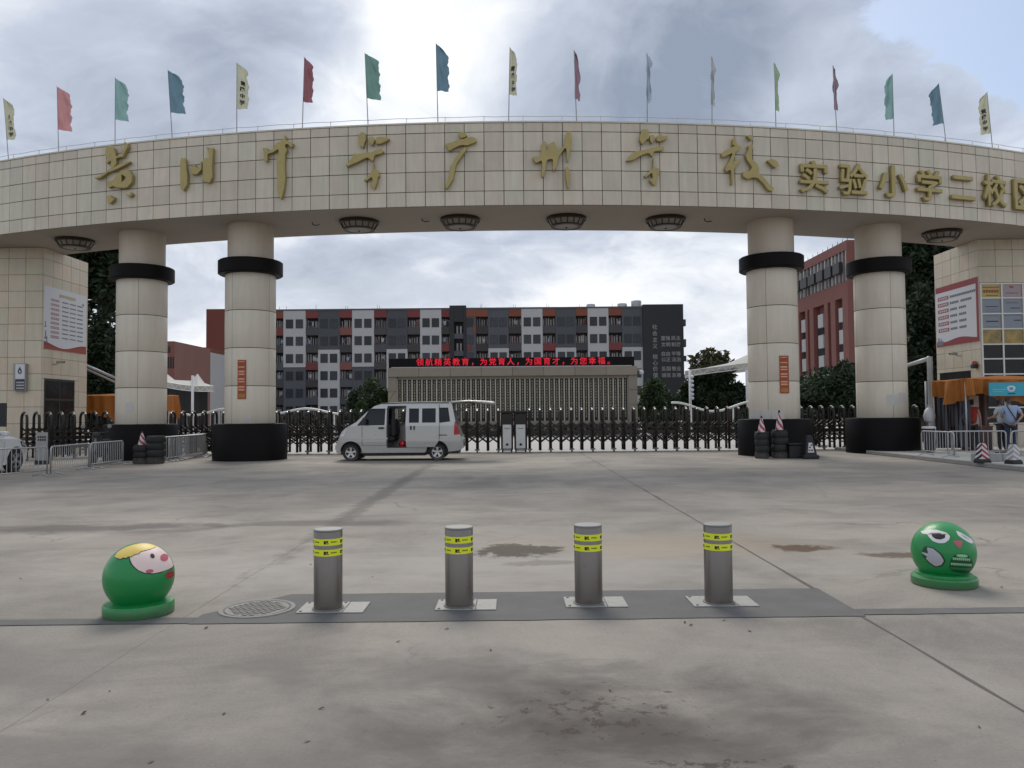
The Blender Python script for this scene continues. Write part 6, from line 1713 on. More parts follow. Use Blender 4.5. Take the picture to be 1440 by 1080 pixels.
for (x, z, w_) in ((-.05, .27, .05), (.03, .27, .06), (-.03, .36, .05), (.03, .43, .04)): sm_.add([(x - w_ / 2, -.162 + (z - .25) * .17 - .012, z - .02), (x + w_ / 2, -.162 + (z - .25) * .17 - .012, z - .02), (x + w_ / 2, -.155 + (z - .25) * .17 - .012, z + .02), (x - w_ / 2, -.155 + (z - .25) * .17 - .012, z + .02)], [(0, 1, 2, 3)])
obj('print', sm_, MAT['ink'], c_)
p = gnd(1118, 644.5)
bn = thing('black_crate', 'low black plastic box between the tyres and the sticker cone', 'crate', (p.x, p.y + .1, 0))
obj('box', MB().box(-.2, .2, -.2, .2, 0, .42), MAT['coneblack'], bn, bevel=.03); obj('lid', MB().box(-.22, .22, -.22, .22, .421, .47), MAT['coneblack'], bn, bevel=.015)
# right pavement cones (square, chevron striped)
D = 20.4; p = at(1378.5, 640, D)
cone((p.x + .05, D, .1), .52, 'square cone with black and red slanted stripes at the right kerb', (('conewhite', 'conered'), ('conewhite', 'conered')) if False else (('conewhite', 'coneblack'), ('conewhite', 'conered')), R(-77), .27)
D = 19.9; p = at(1425, 640, D)
cone((p.x, D, .1), .50, 'larger grey and white chevron cone at the far right kerb', (('conewhite', 'grime'), ('conewhite', 'grime')), R(-77), .27)
for k in range(3):
    p = at(1392 + 22 * k, 650, 20.6 - .1 * k)
    b_ = obj('white_block', MB().box(-.2, .2, -.12, .12, 0, .22), MAT['grime'], bevel=.02, loc=(p.x, 20.6 + .4, .1))
    tag(b_, ('low white block just right of the square striped cone', 'low white block between the two kerb cones', 'low white block right of the chevron cone')[k], 'block', 'low white blocks on the right pavement')

# A-board left
p = gnd(61, 648)
ab = thing('notice_board', 'slim white notice board on a dark stand before the folded gate', 'notice board', (-15.0, 25.0, 0), R(12))
obj('stand', MB().box(-.2, .2, -.05, .05, 0, .12).box(-.19, -.15, -.02, .02, .121, .9).box(.15, .19, -.02, .02, .121, .9), MAT['trim'], ab)
obj('face', MB().box(-.17, .17, -.05, -.021, .14, 1.02), MAT['grime'], ab)
am_ = MB()
for r in range(2):
    for i in range(4): am_.box(-.12 + i * .065, -.12 + i * .065 + .045, -.055, -.0505, .84 - r * .09, .90 - r * .09)
obj('print', am_, MAT['ink'], ab)

# ------------------------------------------------------------------ orange tents
def tent(x0, x1, y0, y1, ze, zp, zv, label, ground_z=0.0, sign=True, strips=True):
    t = thing('orange_tent', label, 'tent', (x0, y0, ground_z))
    z0 = ground_z
    cx, cy = (x0 + x1) / 2, (y0 + y1) / 2
    roof = MB()
    for (a, b) in (((x0, y0), (x1, y0)), ((x1, y0), (x1, y1)), ((x1, y1), (x0, y1)), ((x0, y1), (x0, y0))):
        def fn(u, v, a=a, b=b):
            ex, ey = a[0] + (b[0] - a[0]) * u, a[1] + (b[1] - a[1]) * u
            s_ = 0.06 * sin(u * pi)
            return (ex + (cx - ex) * v, ey + (cy - ey) * v, ze + (zp - ze) * (v ** 1.15) - s_ * (1 - v))
        roof.grid(fn, 10, 8)
    obj('roof', roof, MAT['orange'], t, world=True)
    rnd = random.Random(5)
    for (a, b) in (((x0, y0), (x1, y0)), ((x1, y0), (x1, y1)), ((x0, y1), (x0, y0))):
        d = Vector((b[0] - a[0], b[1] - a[1], 0)); nrm = Vector((d.y, -d.x, 0)).normalized()
        ph = rnd.uniform(0, 6)
        def fv(u, v, a=a, d=d, nrm=nrm, ph=ph):
            L = d.length
            w_ = .075 * sin(u * L * 15 + ph + 2.5 * sin(u * 7)) * (0.30 + v) + .12 * sin(u * L * 4.1 + ph * 2) * v
            dr = (ze - zv) * v * (0.95 + .22 * sin(u * L * 2.3 + ph) + .06 * sin(u * L * 7))
            return (a[0] + d.x * u + nrm.x * w_, a[1] + d.y * u + nrm.y * w_, ze - .03 * sin(u * pi) - dr)
        obj('valance', MB().grid(fv, 150, 8), MAT['orange'], t, world=True)
    for (x, y) in ((x0 + .06, y0 + .06), (x1 - .06, y0 + .06), (x1 - .06, y1 - .06), (x0 + .06, y1 - .06)):
        obj('leg', MB().tube([(x, y, z0), (x, y, ze - .05)], .03, 6), MAT['galv'], t, world=True)
    if strips:
        rs = random.Random(2)
        for k in range(17):
            yk = y0 + .12 + .112 * k
            w_ = rs.uniform(.035, .055); xx = x0 + .08 + rs.uniform(0, .12)
            obj('hanging_strip', MB().grid(lambda u, v: (xx + .02 * sin(u * 3 + v * 5 + k), yk + (2 * u - 1) * w_ + .01 * sin(v * 6 + k), zv + .1 - (zv + .02 - z0 - .1) * v), 3, 8), MAT['stripblue'], t, world=True)
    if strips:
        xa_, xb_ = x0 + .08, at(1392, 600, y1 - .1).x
        obj('shade_panel', MB().grid(lambda u, v: (xa_ + (xb_ - xa_) * u, y1 - .1 + .04 * sin(u * 40), z0 + .05 + (ze - .1 - z0) * v), 60, 2), MAT['tuber'], t, world=True)  # brown panel added to give the shade on the wall behind
    if sign:
        a, b = at(1391, 557, y0 - .30), at(1462, 537.5, y0 - .30)
        sgn = obj('sign_board', MB().box(a.x, b.x, y0 - .32, y0 - .28, a.z, b.z), MAT['bluesign'], t, world=True)
        ex, ez = at(1422, 547, y0 - .32).x, at(1422, 546.5, y0 - .32).z
        blob = [(.13 * cos(q) * (1 + .12 * sin(3 * q)), .11 * sin(q) * (1 + .1 * cos(2 * q))) for q in [2 * pi * i / 20 for i in range(20)]]
        o = link('emblem', shape([blob], .004), MAT['poster'], sgn); o.rotation_euler = (pi / 2, 0, 0); o.location = Vector((ex, y0 - .324, ez)) - t.location
        o = link('emblem_core', shape([[(x * .5, y * .5) for x, y in blob]], .004), MAT['bluesign'], sgn); o.rotation_euler = (pi / 2, 0, 0); o.location = Vector((ex, y0 - .329, ez)) - t.location
        o = obj('emblem_line', MB().box(ex - .12, ex + .12, y0 - .327, y0 - .322, a.z + .06, a.z + .09), MAT['navy'], sgn, world=False); o.location = -t.location
        o = obj('print_line', MB().box(a.x + .1, a.x + .55, y0 - .324, y0 - .3205, a.z + .2, a.z + .22).box(a.x + .1, a.x + .45, y0 - .324, y0 - .3205, a.z + .13, a.z + .145), MAT['gmint'], sgn); o.location = -t.location
    return t
xa, xb = at(1357, 560, 25.4).x, at(1510, 560, 25.4).x
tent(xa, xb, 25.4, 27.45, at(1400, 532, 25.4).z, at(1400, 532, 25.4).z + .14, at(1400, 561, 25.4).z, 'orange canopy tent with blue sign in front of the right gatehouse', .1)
tent(-19.0, -15.05, 33.8, 35.3, at(140, 556, 34.2).z, at(140, 556, 34.2).z + .10, at(140, 584, 34.2).z, 'second orange tent behind the left outer column', 0, False, False)
# bag tied to the grey post, litter bin
p = at(1307, 581, 27.5)
bg = obj('tied_bag', MB().lathe([(0, -.34), (.16, -.28), (.20, -.1), (.14, .12), (.05, .2), (.09, .3), (0, .3)], 12), MAT['poster'], loc=(p.x, 27.5, p.z))
tag(bg, 'white plastic bag tied up at the left edge of the orange tent', 'bag')
lp = obj('tent_pole', MB().tube([(p.x, 27.7, .1), (p.x, 27.7, 2.5)], .035, 6), MAT['galv']); tag(lp, 'thin grey pole with a white bag tied to it', 'pole')
p = at(1306, 600, 25.6)
bi = thing('litter_bin', 'dark litter bin with a white rim beside the right outer column', 'bin', (p.x, 25.6, .1))
obj('tub', MB().lathe([(.15, 0), (.19, .78), (.17, .78), (.13, .04), (0, .04)], 18, cap=False), MAT['trim'], bi)
obj('rim', MB().lathe([(.17, .781), (.21, .781), (.215, .83), (.18, .85), (.16, .82)], 18, cap=False), MAT['poster'], bi)
# clutter below the tent: brown cloth covered table
tb = thing('covered_table', 'table under a brown red cloth inside the orange tent', 'table', (15.75, 26.9, .1))
obj('cloth', MB().grid(lambda a, b: ((a - .5) * 1.1 + .02 * sin(a * 30), -.35 - .04 * sin(a * 22) * (1 - b) * 1.0, .02 + .78 * b), 40, 6), MAT['tuber'], tb)
obj('top', MB().box(-.56, .56, -.36, .36, .80, .83), MAT['wbrown'], tb)
for x in (-.5, .5):
    for y in (-.28, .3): obj('leg', MB().box(x - .02, x + .02, y - .02, y + .02, 0, .798), MAT['trim'], tb)
pb = thing('standing_banner', 'narrow white standing banner inside the orange tent', 'banner', (at(1369, 590, 26.6).x, 26.6, .1))
obj('sheet', MB().box(-.19, .19, -.01, .01, .75, 1.85), MAT['paper'], pb); obj('pole', MB().tube([(0, .03, .02), (0, .03, 1.87)], .012, 5), MAT['galv'], pb); obj('foot', MB().box(-.25, .25, -.1, .12, 0, .03), MAT['trim'], pb)

# ------------------------------------------------------------------ bollards, spheres, manhole
def bollard(px, py, plx0, plx1, label):
    q = gnd(px, py + 3); y = q.y + .109; x = q.x * y / q.y
    t = thing('steel_bollard', label, 'bollard', (x, y, .0), 0, 'retractable steel bollards')
    a, b = gnd(plx0, 855).x - x, gnd(plx1, 855).x - x
    y0, y1 = -.13, .20
    obj('base_plate', MB().box(a, b - .16, y0, y1, 0.0045, .013), MAT['plate'], t, bevel=.002)
    obj('cover_plate', MB().box(b - .156, b, y0, y1, 0.0045, .012), MAT['plate'], t, bevel=.002)
    for (u, v) in ((a + .03, y0 + .03), (a + .03, y1 - .03), (b - .19, y1 - .03), (b - .19, y0 + .03)):
        obj('bolt', MB().lathe([(.011, .013), (.011, .019), (0, .021)], 6, Matrix.Translation((u, v, 0))), MAT['iron'], t)
    obj('post', MB().lathe([(.1085, .0135), (.1085, .603), (.106, .607)], 48, cap=False), MAT['steel'], t)
    obj('cap', MB().lathe([(.106, .607), (.110, .609), (.110, .618), (.105, .622), (0, .623)], 48, cap=False), MAT['steelcap'], t)
    obj('collar', MB().lathe([(.1085, .0135), (.122, .0135), (.122, .02), (.1085, .022)], 40, cap=False), MAT['iron'], t)
    for z0 in (.505, .425):
        bnd = obj('reflective_band', MB().lathe([(.1087, z0), (.1100, z0 + .001), (.1100, z0 + .049), (.1087, z0 + .05)], 48, cap=False), MAT['yellow'], t)
        m_ = MB()
        for k in range(5):
            def strip_(a0, a1, za, zb):
                for i in range(4):
                    u0, u1 = a0 + (a1 - a0) * i / 4, a0 + (a1 - a0) * (i + 1) / 4
                    rr = .1104
                    m_.add([(rr * sin(u0), -rr * cos(u0), za), (rr * sin(u1), -rr * cos(u1), za), (rr * sin(u1), -rr * cos(u1), zb), (rr * sin(u0), -rr * cos(u0), zb)], [(0, 1, 2, 3)])
            o_ = k * 2 * pi / 5 - 1.05 + px * .013
            strip_(o_, o_ + .16, z0 + .012, z0 + .038); strip_(o_ + .18, o_ + .30, z0 + .022, z0 + .038); strip_(o_ + .18, o_ + .36, z0 + .013, z0 + .019)
            for i in range(6): strip_(o_ + .48 + i * .075, o_ + .53 + i * .075, z0 + .022, z0 + .032)
        obj('band_print', m_, MAT['ink'], bnd)
bollard(461.5, 859.5, 425, 516, 'steel bollard nearest the manhole cover and the blond sphere')
bollard(646, 855.5, 613, 698, 'second steel bollard from the manhole cover, left of the road centre')
bollard(828, 851.5, 796, 884, 'third steel bollard from the manhole cover, right of the puddle stain')
bollard(1011, 850.5, 977, 1070, 'steel bollard farthest from the manhole cover, before the long joint')

q = gnd(362, 857)
mh = thing('manhole_cover', 'round pale cast manhole cover in the cement strip by the left sphere', 'manhole cover', (q.x, q.y, .004))
obj('ring', MB().lathe([(.245, .0), (.255, .008), (.285, .008), (.29, 0)], 40, cap=False), MAT['iron'], mh)
obj('lid', MB().lathe([(.24, 0), (.24, .006), (0, .006)], 40, cap=False), MAT['iron'], mh)
st_ = MB(); rnd = random.Random(3)
for i in range(-6, 7):
    for j in range(-6, 7):
        x, y = i * .05 + (j % 2) * .025, j * .042
        if math.hypot(x, y) < .215: st_.box(x - .017, x + .017, y - .012, y + .012, .006, .012)
obj('tread_studs', st_, MAT['iron'], mh, kind='stuff')

SPH = .252
def sph_pt(az, el, r, cz): return Vector((r * cos(el) * sin(az), -r * cos(el) * cos(az), cz + r * sin(el)))
def patch(fn_in, r, cz, name, mat, parent, az0, az1, el0, el1, n_=40):
    """painted patch hugging the sphere where fn_in(az, el) is true; edge cells are trimmed to the outline"""
    m_ = MB()
    for i in range(n_):
        for j in range(n_):
            a = [az0 + (az1 - az0) * (i + k) / n_ for k in (0, 1)]; e = [el0 + (el1 - el0) * (j + k) / n_ for k in (0, 1)]
            cs = [(a[0], e[0]), (a[1], e[0]), (a[1], e[1]), (a[0], e[1])]
            ins = [c for c in cs if fn_in(*c)]
            if len(ins) == 4 or len(ins) == 3:
                m_.add([sph_pt(u, v, r, cz) for u, v in ins], [tuple(range(len(ins)))], None, True)
    return obj(name, m_, MAT[mat], parent)
def poly_patch(pts, r, cz, name, mat, parent):
    """outline in (az, el): triangulated, subdivided and pressed on to the sphere"""
    me = shape([pts], 0.0)
    bm = bmesh.new(); bm.from_mesh(me)
    bmesh.ops.remove_doubles(bm, verts=bm.verts, dist=1e-5)
    for k in range(-40, 41):
        for no, c in (((1, 0, 0), (k * .06, 0, 0)), ((0, 1, 0), (0, k * .06, 0))):
            bmesh.ops.bisect_plane(bm, geom=bm.verts[:] + bm.edges[:] + bm.faces[:], plane_co=c, plane_no=no)
    for v_ in bm.verts: v_.co = sph_pt(v_.co.x, v_.co.y, r, cz)
    bmesh.ops.recalc_face_normals(bm, faces=bm.faces)
    for f_ in bm.faces: f_.smooth = True
    bm.to_mesh(me); bm.free()
    return link(name, me, MAT[mat], parent)
def ell(cx, cy, rx, ry, rot=0.0, n_=28):
    return [(cx + rx * cos(a) * cos(rot) - ry * sin(a) * sin(rot), cy + rx * cos(a) * sin(rot) + ry * sin(a) * cos(rot)) for a in [2 * pi * i / n_ for i in range(n_)]]
class Ball:
    def __init__(s, px, py, label, two):
        q = gnd(px, py); q.x *= (q.y + .27) / q.y; s.cz = .280
        s.t = thing('stone_sphere', label, 'sphere bollard', (q.x, q.y + .27, 0), 0)
        s.dir = atan2(q.x, q.y + .27)
        prof = [(.244, .0), (.252, .012), (.252, .078), (.244, .090), (.195, .096), (.172, .106)] if not two else [(.25, 0), (.258, .012), (.258, .066), (.250, .076), (.220, .082), (.217, .100), (.195, .108), (.172, .112)]
        obj('base', MB().lathe(prof, 48, cap=False), MAT['green'], s.t)
        b0 = math.asin(max(-1, (.1 - s.cz) / SPH))
        obj('ball', MB().lathe([(SPH * cos(b0 + (pi / 2 - b0) * i / 30), s.cz + SPH * sin(b0 + (pi / 2 - b0) * i / 30)) for i in range(31)], 56, cap=False), MAT['green'], s.t)
        # viewer frame: photo offsets (u right, v up, in ball radii) -> (az, el)
        dv = Vector((q.x, q.y + .27, s.cz)) - CAMLOC
        s.f = dv.normalized(); s.r = s.f.cross(Vector((0, 0, 1))).normalized(); s.u = s.r.cross(s.f)
    def ae(s, u, v):
        L = math.hypot(u, v)
        if L > .985: u, v = u * .985 / L, v * .985 / L
        d = s.r * u + s.u * v - s.f * sqrt(max(0, 1 - u * u - v * v))
        return (atan2(d.x, -d.y), math.asin(max(-1, min(1, d.z))))
    def paint(s, pts, name, mat, lift):
        me = shape([dense(pts, .08)], 0.0)
        bm = bmesh.new(); bm.from_mesh(me); bmesh.ops.remove_doubles(bm, verts=bm.verts, dist=1e-5)
        for k in range(-25, 26):
            for no, c in (((1, 0, 0), (k * .04, 0, 0)), ((0, 1, 0), (0, k * .04, 0))):
                bmesh.ops.bisect_plane(bm, geom=bm.verts[:] + bm.edges[:] + bm.faces[:], plane_co=c, plane_no=no)
        R_ = SPH + .0016 + lift * .0008
        for v_ in bm.verts:
            u, v = v_.co.x, v_.co.y
            L = math.hypot(u, v)
            if L > .97: u, v = u * .97 / L, v * .97 / L
            d = s.r * u + s.u * v - s.f * sqrt(max(0, 1 - u * u - v * v))
            v_.co = d.normalized() * R_ + Vector((0, 0, s.cz))
        for f_ in bm.faces:
            f_.smooth = True
        bmesh.ops.recalc_face_normals(bm, faces=bm.faces)
        bm.to_mesh(me); bm.free()
        return link(name, me, MAT[mat], s.t)
    def outline(s, pts, w, name, mat, lift, closed=True):
        n_ = len(pts)
        for i in range(1): pass
        pl_ = [Vector((p[0], p[1])) for p in pts]
        out = []; inn = []
        for i in range(n_):
            a = pl_[(i - 1) % n_] if (closed or i > 0) else pl_[i]; b = pl_[(i + 1) % n_] if (closed or i < n_ - 1) else pl_[i]
            d = (b - a).normalized(); nn = Vector((-d.y, d.x)) * w
            out.append(pl_[i] + nn); inn.append(pl_[i] - nn)
        m_ = MB(); vs = []
        R_ = SPH + .0016 + lift * .0008
        for o_, i_ in zip(out, inn):
            for q in (o_, i_):
                u, v = q; L = math.hypot(u, v)
                if L > .975: u, v = u * .975 / L, v * .975 / L
                d = s.r * u + s.u * v - s.f * sqrt(max(0, 1 - u * u - v * v)); vs.append(d.normalized() * R_ + Vector((0, 0, s.cz)))
        k = n_ if closed else n_ - 1
        m_.add(vs, [(2 * i, 2 * i + 1, (2 * i + 3) % (2 * n_), (2 * i + 2) % (2 * n_)) for i in range(k)], None, True)
        return obj(name, m_, MAT[mat], s.t)
# left: child face (photo zoom 7.2, ball centre 545,500 radius 360)
B = Ball(195, 875.5, 'green painted sphere with a blond rosy-cheeked face at the left', False)
zz = lambda x, y: ((x - 545) / 362, (497 - y) / 362)
face = [zz(*p) for p in ((455, 300), (470, 280), (560, 245), (690, 195), (760, 185), (850, 250), (905, 340), (905, 400), (860, 440), (760, 470), (680, 480), (600, 468), (530, 430), (480, 370))]
face = smooth_poly(face, 2); B.paint(face, 'painted_face', 'skinp', 0)
hair_ = [zz(*p) for p in ((305, 275), (335, 225), (400, 185), (480, 160), (560, 150), (640, 152), (700, 170), (760, 188), (700, 205), (650, 222), (600, 232), (560, 240), (540, 262), (500, 268), (470, 288), (440, 285), (420, 298), (390, 290), (370, 305), (340, 292))]
B.paint(hair_, 'painted_hair', 'hairp', 1)
B.outline([zz(*p) for p in ((305, 275), (340, 296), (370, 308), (390, 293), (420, 301), (440, 288), (470, 291), (500, 271), (540, 265), (560, 243), (600, 235), (650, 225), (700, 208))], .010, 'hair_edge', 'ink', 2, False)
B.outline([zz(*p) for p in ((450, 305), (460, 350), (490, 395), (540, 440), (600, 472), (680, 486), (760, 476), (860, 445), (900, 415))], .010, 'face_edge', 'ink', 2, False)
B.paint(ell(*zz(672, 298), .055, .075, .5), 'eye', 'ink', 3)
B.paint(ell(*zz(790, 322), .115, .11), 'cheek', 'pink', 3); B.paint(ell(*zz(645, 455), .10, .055), 'cheek', 'pink', 3)
B.outline([zz(*p) for p in ((790, 235), (810, 245), (835, 262))], .008, 'brow', 'ink', 3, False)
B.paint(smooth_poly([zz(*p) for p in ((800, 500), (830, 475), (880, 465), (895, 500), (870, 545), (830, 550), (800, 530))], 1), 'ladybird', 'redp', 3)
for p in ((825, 500), (860, 495), (845, 530), (875, 520)): B.paint(ell(*zz(*p), .018, .02), 'spot', 'ink', 4)
# right: owl (photo zoom 7.717, ball centre 663,450 radius 352)
B = Ball(1328, 831.5, 'green painted sphere with an owl face at the right', True)
zz = lambda x, y: ((x - 663) / 352, (452 - y) / 352)
B.paint(smooth_poly([zz(*p) for p in ((430, 235), (520, 212), (600, 208), (700, 235), (738, 275), (725, 320), (680, 358), (620, 365), (560, 345), (520, 300), (505, 268), (450, 262))], 1), 'eye_white', 'whitep', 0)
B.paint(smooth_poly([zz(*p) for p in ((545, 262), (620, 255), (690, 262), (685, 300), (640, 322), (590, 318), (555, 292))], 1), 'pupil', 'ink', 1)
B.outline([zz(*p) for p in ((520, 268), (545, 256), (620, 250), (700, 258))], .012, 'eyelid', 'redp', 2, False)
B.paint(smooth_poly([zz(*p) for p in ((800, 205), (850, 225), (910, 260), (965, 300), (975, 340), (940, 340), (880, 305), (820, 262))], 1), 'eye_white', 'whitep', 0)
B.paint(smooth_poly([zz(*p) for p in ((850, 240), (905, 268), (940, 300), (900, 290), (865, 265))], 1), 'pupil', 'greyp', 1)
B.paint([zz(*p) for p in ((760, 335), (800, 318), (862, 320), (855, 365), (832, 412), (795, 375))], 'beak', 'pink', 1)
wing = smooth_poly([zz(*p) for p in ((500, 420), (560, 430), (630, 490), (668, 560), (640, 610), (580, 632), (520, 590), (480, 545), (500, 530), (440, 490), (450, 478), (510, 490), (500, 450))], 1)
B.paint([(x * 1.0 + .0, y) for x, y in smooth_poly([zz(*p) for p in ((470, 410), (560, 412), (650, 485), (688, 565), (650, 625), (575, 645), (505, 600), (440, 510), (450, 440))], 1)], 'wing_surround', 'gdark', 0)  # dark green painted area around the wing
B.paint(wing, 'wing', 'greyp', 1)
B.paint(smooth_poly([zz(*p) for p in ((720, 640), (730, 560), (770, 490), (850, 458), (920, 480), (955, 540), (975, 620), (960, 680), (840, 690), (740, 672))], 1), 'belly', 'gdark', 0)
B.paint(ell(*zz(852, 490), .165, .052), 'belly_cap', 'gmint', 1)
for y, x0, x1, n_, mt in ((530, 755, 935, 9, 'gmint'), (590, 735, 950, 10, 'gmint'), (640, 730, 955, 11, 'green')):
    for i in range(n_):
        x = x0 + (x1 - x0) * (i + .5) / n_; w_ = (x1 - x0) / n_ * .46
        B.paint([zz(x - w_, y - 14), zz(x + w_, y - 14), zz(x + w_ * .8, y + 6), zz(x, y + 18), zz(x - w_ * .8, y + 6)], 'feather', mt, 1)
B.outline([zz(*p) for p in ((490, 250), (440, 232))], .01, 'lash', 'whitep', 1, False)

# ------------------------------------------------------------------ people
def skin_mesh(name, pts, edges, rad, root=0, sub=1):
    me = bpy.data.meshes.new(name); me.from_pydata([tuple(p) for p in pts], edges, []); me.update()
    bm = bmesh.new(); bm.from_mesh(me); ly = bm.verts.layers.skin.verify(); bm.verts.ensure_lookup_table()
    for i, v_ in enumerate(bm.verts):
        r_ = rad[i]; v_[ly].radius = (r_, r_) if not isinstance(r_, tuple) else r_; v_[ly].use_root = (i == root)
    bm.to_mesh(me); bm.free()
    o = bpy.data.objects.new(name, me); C.objects.link(o)
    o.modifiers.new('s', 'SKIN').use_smooth_shade = True
    m_ = o.modifiers.new('u', 'SUBSURF'); m_.levels = sub; m_.render_levels = sub
    dg = bpy.context.evaluated_depsgraph_get(); r = bpy.data.meshes.new_from_object(o.evaluated_get(dg))
    bpy.data.objects.remove(o)
    for p in r.polygons: p.use_smooth = True
    return r
def person(loc, rz, label, top, legs, J, sleeves=True, strap=None, h=1.0):
    t = thing('person', label, 'person', loc, rz, 'people at the orange tent'); t.scale = (h, h, h)
    D_ = dict(pel=(0, 0, .93), sp=(0, .01, 1.10), ch=(0, .01, 1.30), nk=(0, .0, 1.46), hd=(0, -.01, 1.56), tp=(0, -.01, 1.67),
              sl=(.17, .01, 1.41), el=(.23, .03, 1.14), wl=(.25, -.04, .90), sr=(-.17, .01, 1.41), er=(-.23, .03, 1.14), wr=(-.25, -.04, .90),
              hl=(.09, 0, .90), kl=(.10, -.02, .49), al=(.10, .02, .09), tl=(.115, -.14, .035), hr=(-.09, 0, .90), kr=(-.10, -.02, .49), ar=(-.10, .02, .09), tr=(-.115, -.14, .035))
    D_.update(J)
    V_ = {k: Vector(v) for k, v in D_.items()}
    P, E_, Rr = [], [], []
    ix = {}
    def add(k, p, r): ix[k] = len(P); P.append(p); Rr.append(r)
    add('pel', V_['pel'], .088); add('sp', V_['sp'], .078); add('ch', V_['ch'], (.10, .075)); add('nk', V_['nk'], .05); add('jaw', V_['hd'] - Vector((0, .0, .045)), .062); add('hd', V_['hd'] + Vector((0, 0, .02)), (.075, .088)); add('tp', V_['tp'], .055)
    E_ += [(0, 1), (1, 2), (2, 3), (3, 4), (4, 5), (5, 6)]
    for s_ in 'lr':
        add('s' + s_, V_['s' + s_], .055); add('e' + s_, V_['e' + s_], .040); add('w' + s_, V_['w' + s_], .027)
        E_ += [(ix['ch'], ix['s' + s_]), (ix['s' + s_], ix['e' + s_]), (ix['e' + s_], ix['w' + s_])]
        d = (V_['w' + s_] - V_['e' + s_]).normalized(); pc = V_['w' + s_] + d * .07
        add('p' + s_, pc, (.036, .018)); E_.append((ix['w' + s_], ix['p' + s_]))
        side = d.cross(Vector((1, 0, 0)) if abs(d.x) < .8 else Vector((0, 1, 0))).normalized()
        fw = d.cross(side)
        for f_ in range(4):
            off = side * (f_ - 1.5) * .019; ln = (.062, .075, .07, .055)[f_]
            b = len(P); P.append(pc + off + d * .03); Rr.append(.0095); P.append(pc + off + d * (.03 + ln * .55) + fw * .008); Rr.append(.0088); P.append(pc + off + d * (.03 + ln) + fw * .026); Rr.append(.0075)
            E_ += [(ix['p' + s_], b), (b, b + 1), (b + 1, b + 2)]
        b = len(P); P.append(V_['w' + s_] + d * .04 - side * .035); Rr.append(.011); P.append(V_['w' + s_] + d * .075 - side * .055 + fw * .01); Rr.append(.0095); E_ += [(ix['p' + s_], b), (b, b + 1)]
        add('h' + s_, V_['h' + s_], .072); add('k' + s_, V_['k' + s_], .045); add('a' + s_, V_['a' + s_], .033); add('t' + s_, V_['t' + s_], .032)
        E_ += [(0, ix['h' + s_]), (ix['h' + s_], ix['k' + s_]), (ix['k' + s_], ix['a' + s_]), (ix['a' + s_], ix['t' + s_])]
    nz_ = len(P); P.append(V_['hd'] + Vector((0, -.085, -.005))); Rr.append(.016); E_.append((ix['hd'], nz_))
    link('body', skin_mesh('body', P, E_, Rr), MAT['skin'], t)
    # clothes follow the same skeleton, slightly larger
    ps, es, rs = [], [], []
    def seq(keys, rads, first=None):
        for i, (k, r_) in enumerate(zip(keys, rads)):
            ps.append(V_[k] if isinstance(k, str) else Vector(k)); rs.append(r_)
            if i: es.append((len(ps) - 2, len(ps) - 1))
    seq([V_['pel'] - Vector((0, 0, .05)), 'sp', 'ch'], [(.165, .14), (.155, .135), (.175, .135)]); ps.append(V_['ch'].lerp(V_['nk'], .72)); rs.append(.08); es.append((2, 3))
    for s_ in 'lr':
        b = len(ps); m_ = V_['s' + s_].lerp(V_['e' + s_], .75 if sleeves else .12)
        ps += [V_['s' + s_], m_]; rs += [.078, .066 if sleeves else .070]; es += [(2, b), (b, b + 1)]
    o = link('shirt', skin_mesh('shirt', ps, es, rs), MAT[top], t)
    ps, es, rs = [V_['pel'] + Vector((0, 0, .06))], [], [(.155, .13)]
    for s_ in 'lr':
        b = len(ps); ps += [V_['h' + s_] - Vector((0, 0, .04)), V_['k' + s_], V_['a' + s_] + Vector((0, 0, .03))]; rs += [.102, .074, .058]; es += [(0, b), (b, b + 1), (b + 1, b + 2)]
    link('trousers', skin_mesh('trousers', ps, es, rs), MAT[legs], t)
    for s_ in 'lr':
        a, b = V_['a' + s_], V_['t' + s_]
        link('shoe', skin_mesh('shoe', [a + Vector((0, .05, -.04)), a.lerp(b, .5) + Vector((0, 0, -.02)), b + Vector((0, -.03, .005))], [(0, 1), (1, 2)], [.045, .045, .038]), MAT['coneblack'], t)
    c = V_['hd']
    link('hair', skin_mesh('hair', [c + Vector((0, .035, .0)), c + Vector((0, .03, .06)), c + Vector((0, -.015, .10))], [(0, 1), (1, 2)], [(.058, .062), (.070, .078), (.060, .066)], 1), MAT['hair'], t)
    for x in (-.03, .03):
        obj('eye', MB().lathe([(0, -.008), (.008, 0), (0, .008)], 8, Matrix.Translation(c + Vector((x, -.083, .02)))), MAT['ink'], t)
    if strap:
        pts = [V_['sl'] + Vector((-.05, -.10, .03)), V_['sl'] + Vector((-.06, .04, .075)), Vector((.04, .15, 1.30)), Vector((-.08, .155, 1.08)), Vector((-.17, .06, .95)), Vector((-.14, -.12, 1.0)), Vector((0, -.15, 1.2)), V_['sl'] + Vector((-.05, -.10, .03))]
        obj('shoulder_strap', MB().tube(pts, .018, 5), MAT['strapm'], t)
    return t
p = at(1367, 600, 25.9)
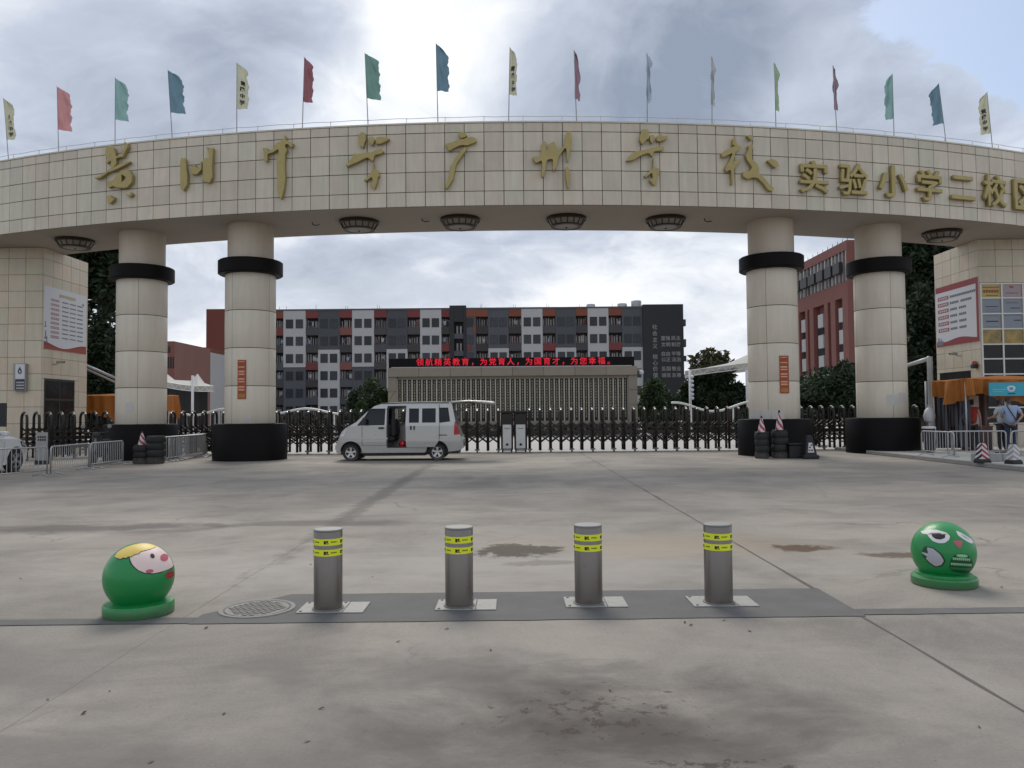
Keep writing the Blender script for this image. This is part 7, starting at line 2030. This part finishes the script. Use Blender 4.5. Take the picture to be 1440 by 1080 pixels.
person((p.x, 25.9, .1), R(150), 'person in a red top and dark trousers under the orange tent', 'clothred', 'clothdark', dict(wl=(.20, -.2, 1.0), el=(.25, .02, 1.12)), sleeves=False, h=1.0)
p = at(1409, 600, 24.6)
person((p.x, 24.6, .1), R(195), 'person in a pale grey shirt beside the blue-shirted one', 'clothgrey', 'clothdark', dict(hd=(.0, -.03, 1.55), el=(.22, -.08, 1.15), wl=(.17, -.28, 1.12), er=(-.22, -.06, 1.15), wr=(-.15, -.26, 1.14)), h=1.0)
p = at(1421.5, 600, 24.2)
person((p.x, 24.2, .1), R(165), 'person in a light blue shirt with shoulder strap, hand behind the back', 'clothblue', 'clothnavy', dict(er=(-.30, .10, 1.17), wr=(-.13, .18, .99), hd=(.04, -.05, 1.55), tp=(.05, -.05, 1.66), el=(.22, -.08, 1.15), wl=(.12, -.28, 1.12)), strap=True, h=1.02)

# ------------------------------------------------------------------ fallen leaves on the yard
rnd = random.Random(11)
lf = []
for v_ in range(4):
    m_ = MB(); L_ = .035
    m_.add([(-L_, 0, .002), (-L_ * .3, .010 + .003 * v_, .006), (L_ * .5, .009, .010 + .003 * v_), (L_, 0, .004), (L_ * .5, -.009, .008), (-L_ * .3, -.011, .004)], [(0, 1, 5), (1, 2, 4, 5), (2, 3, 4)])
    me = m_.mesh('fallen_leaf'); me.materials.append(MAT['leaflit']); lf.append(me)
spots = [(30, 814), (154, 972), (67, 984), (315, 1004), (452, 997), (432, 1043), (212, 1072), (628, 885), (690, 915), (858, 972), (963, 876), (1018, 873), (1054, 888), (972, 880), (1377, 1023), (437, 794), (523, 812), (597, 752), (585, 728), (118, 1004), (1393, 826), (1408, 826), (290, 884), (560, 903)]
for k, (x, y) in enumerate(spots):
    q = gnd(x, y)
    o = bpy.data.objects.new('fallen_leaf', rnd.choice(lf)); C.objects.link(o); s_ = rnd.uniform(.3, .68)
    o.location = (q.x, q.y, .0015); o.rotation_euler = (rnd.uniform(-.2, .2), rnd.uniform(-.2, .2), rnd.uniform(0, 6.28)); o.scale = (s_, s_, s_)
    tag(o, 'small curled dry leaf lying on the concrete yard', 'leaf', 'fallen leaves on the yard')
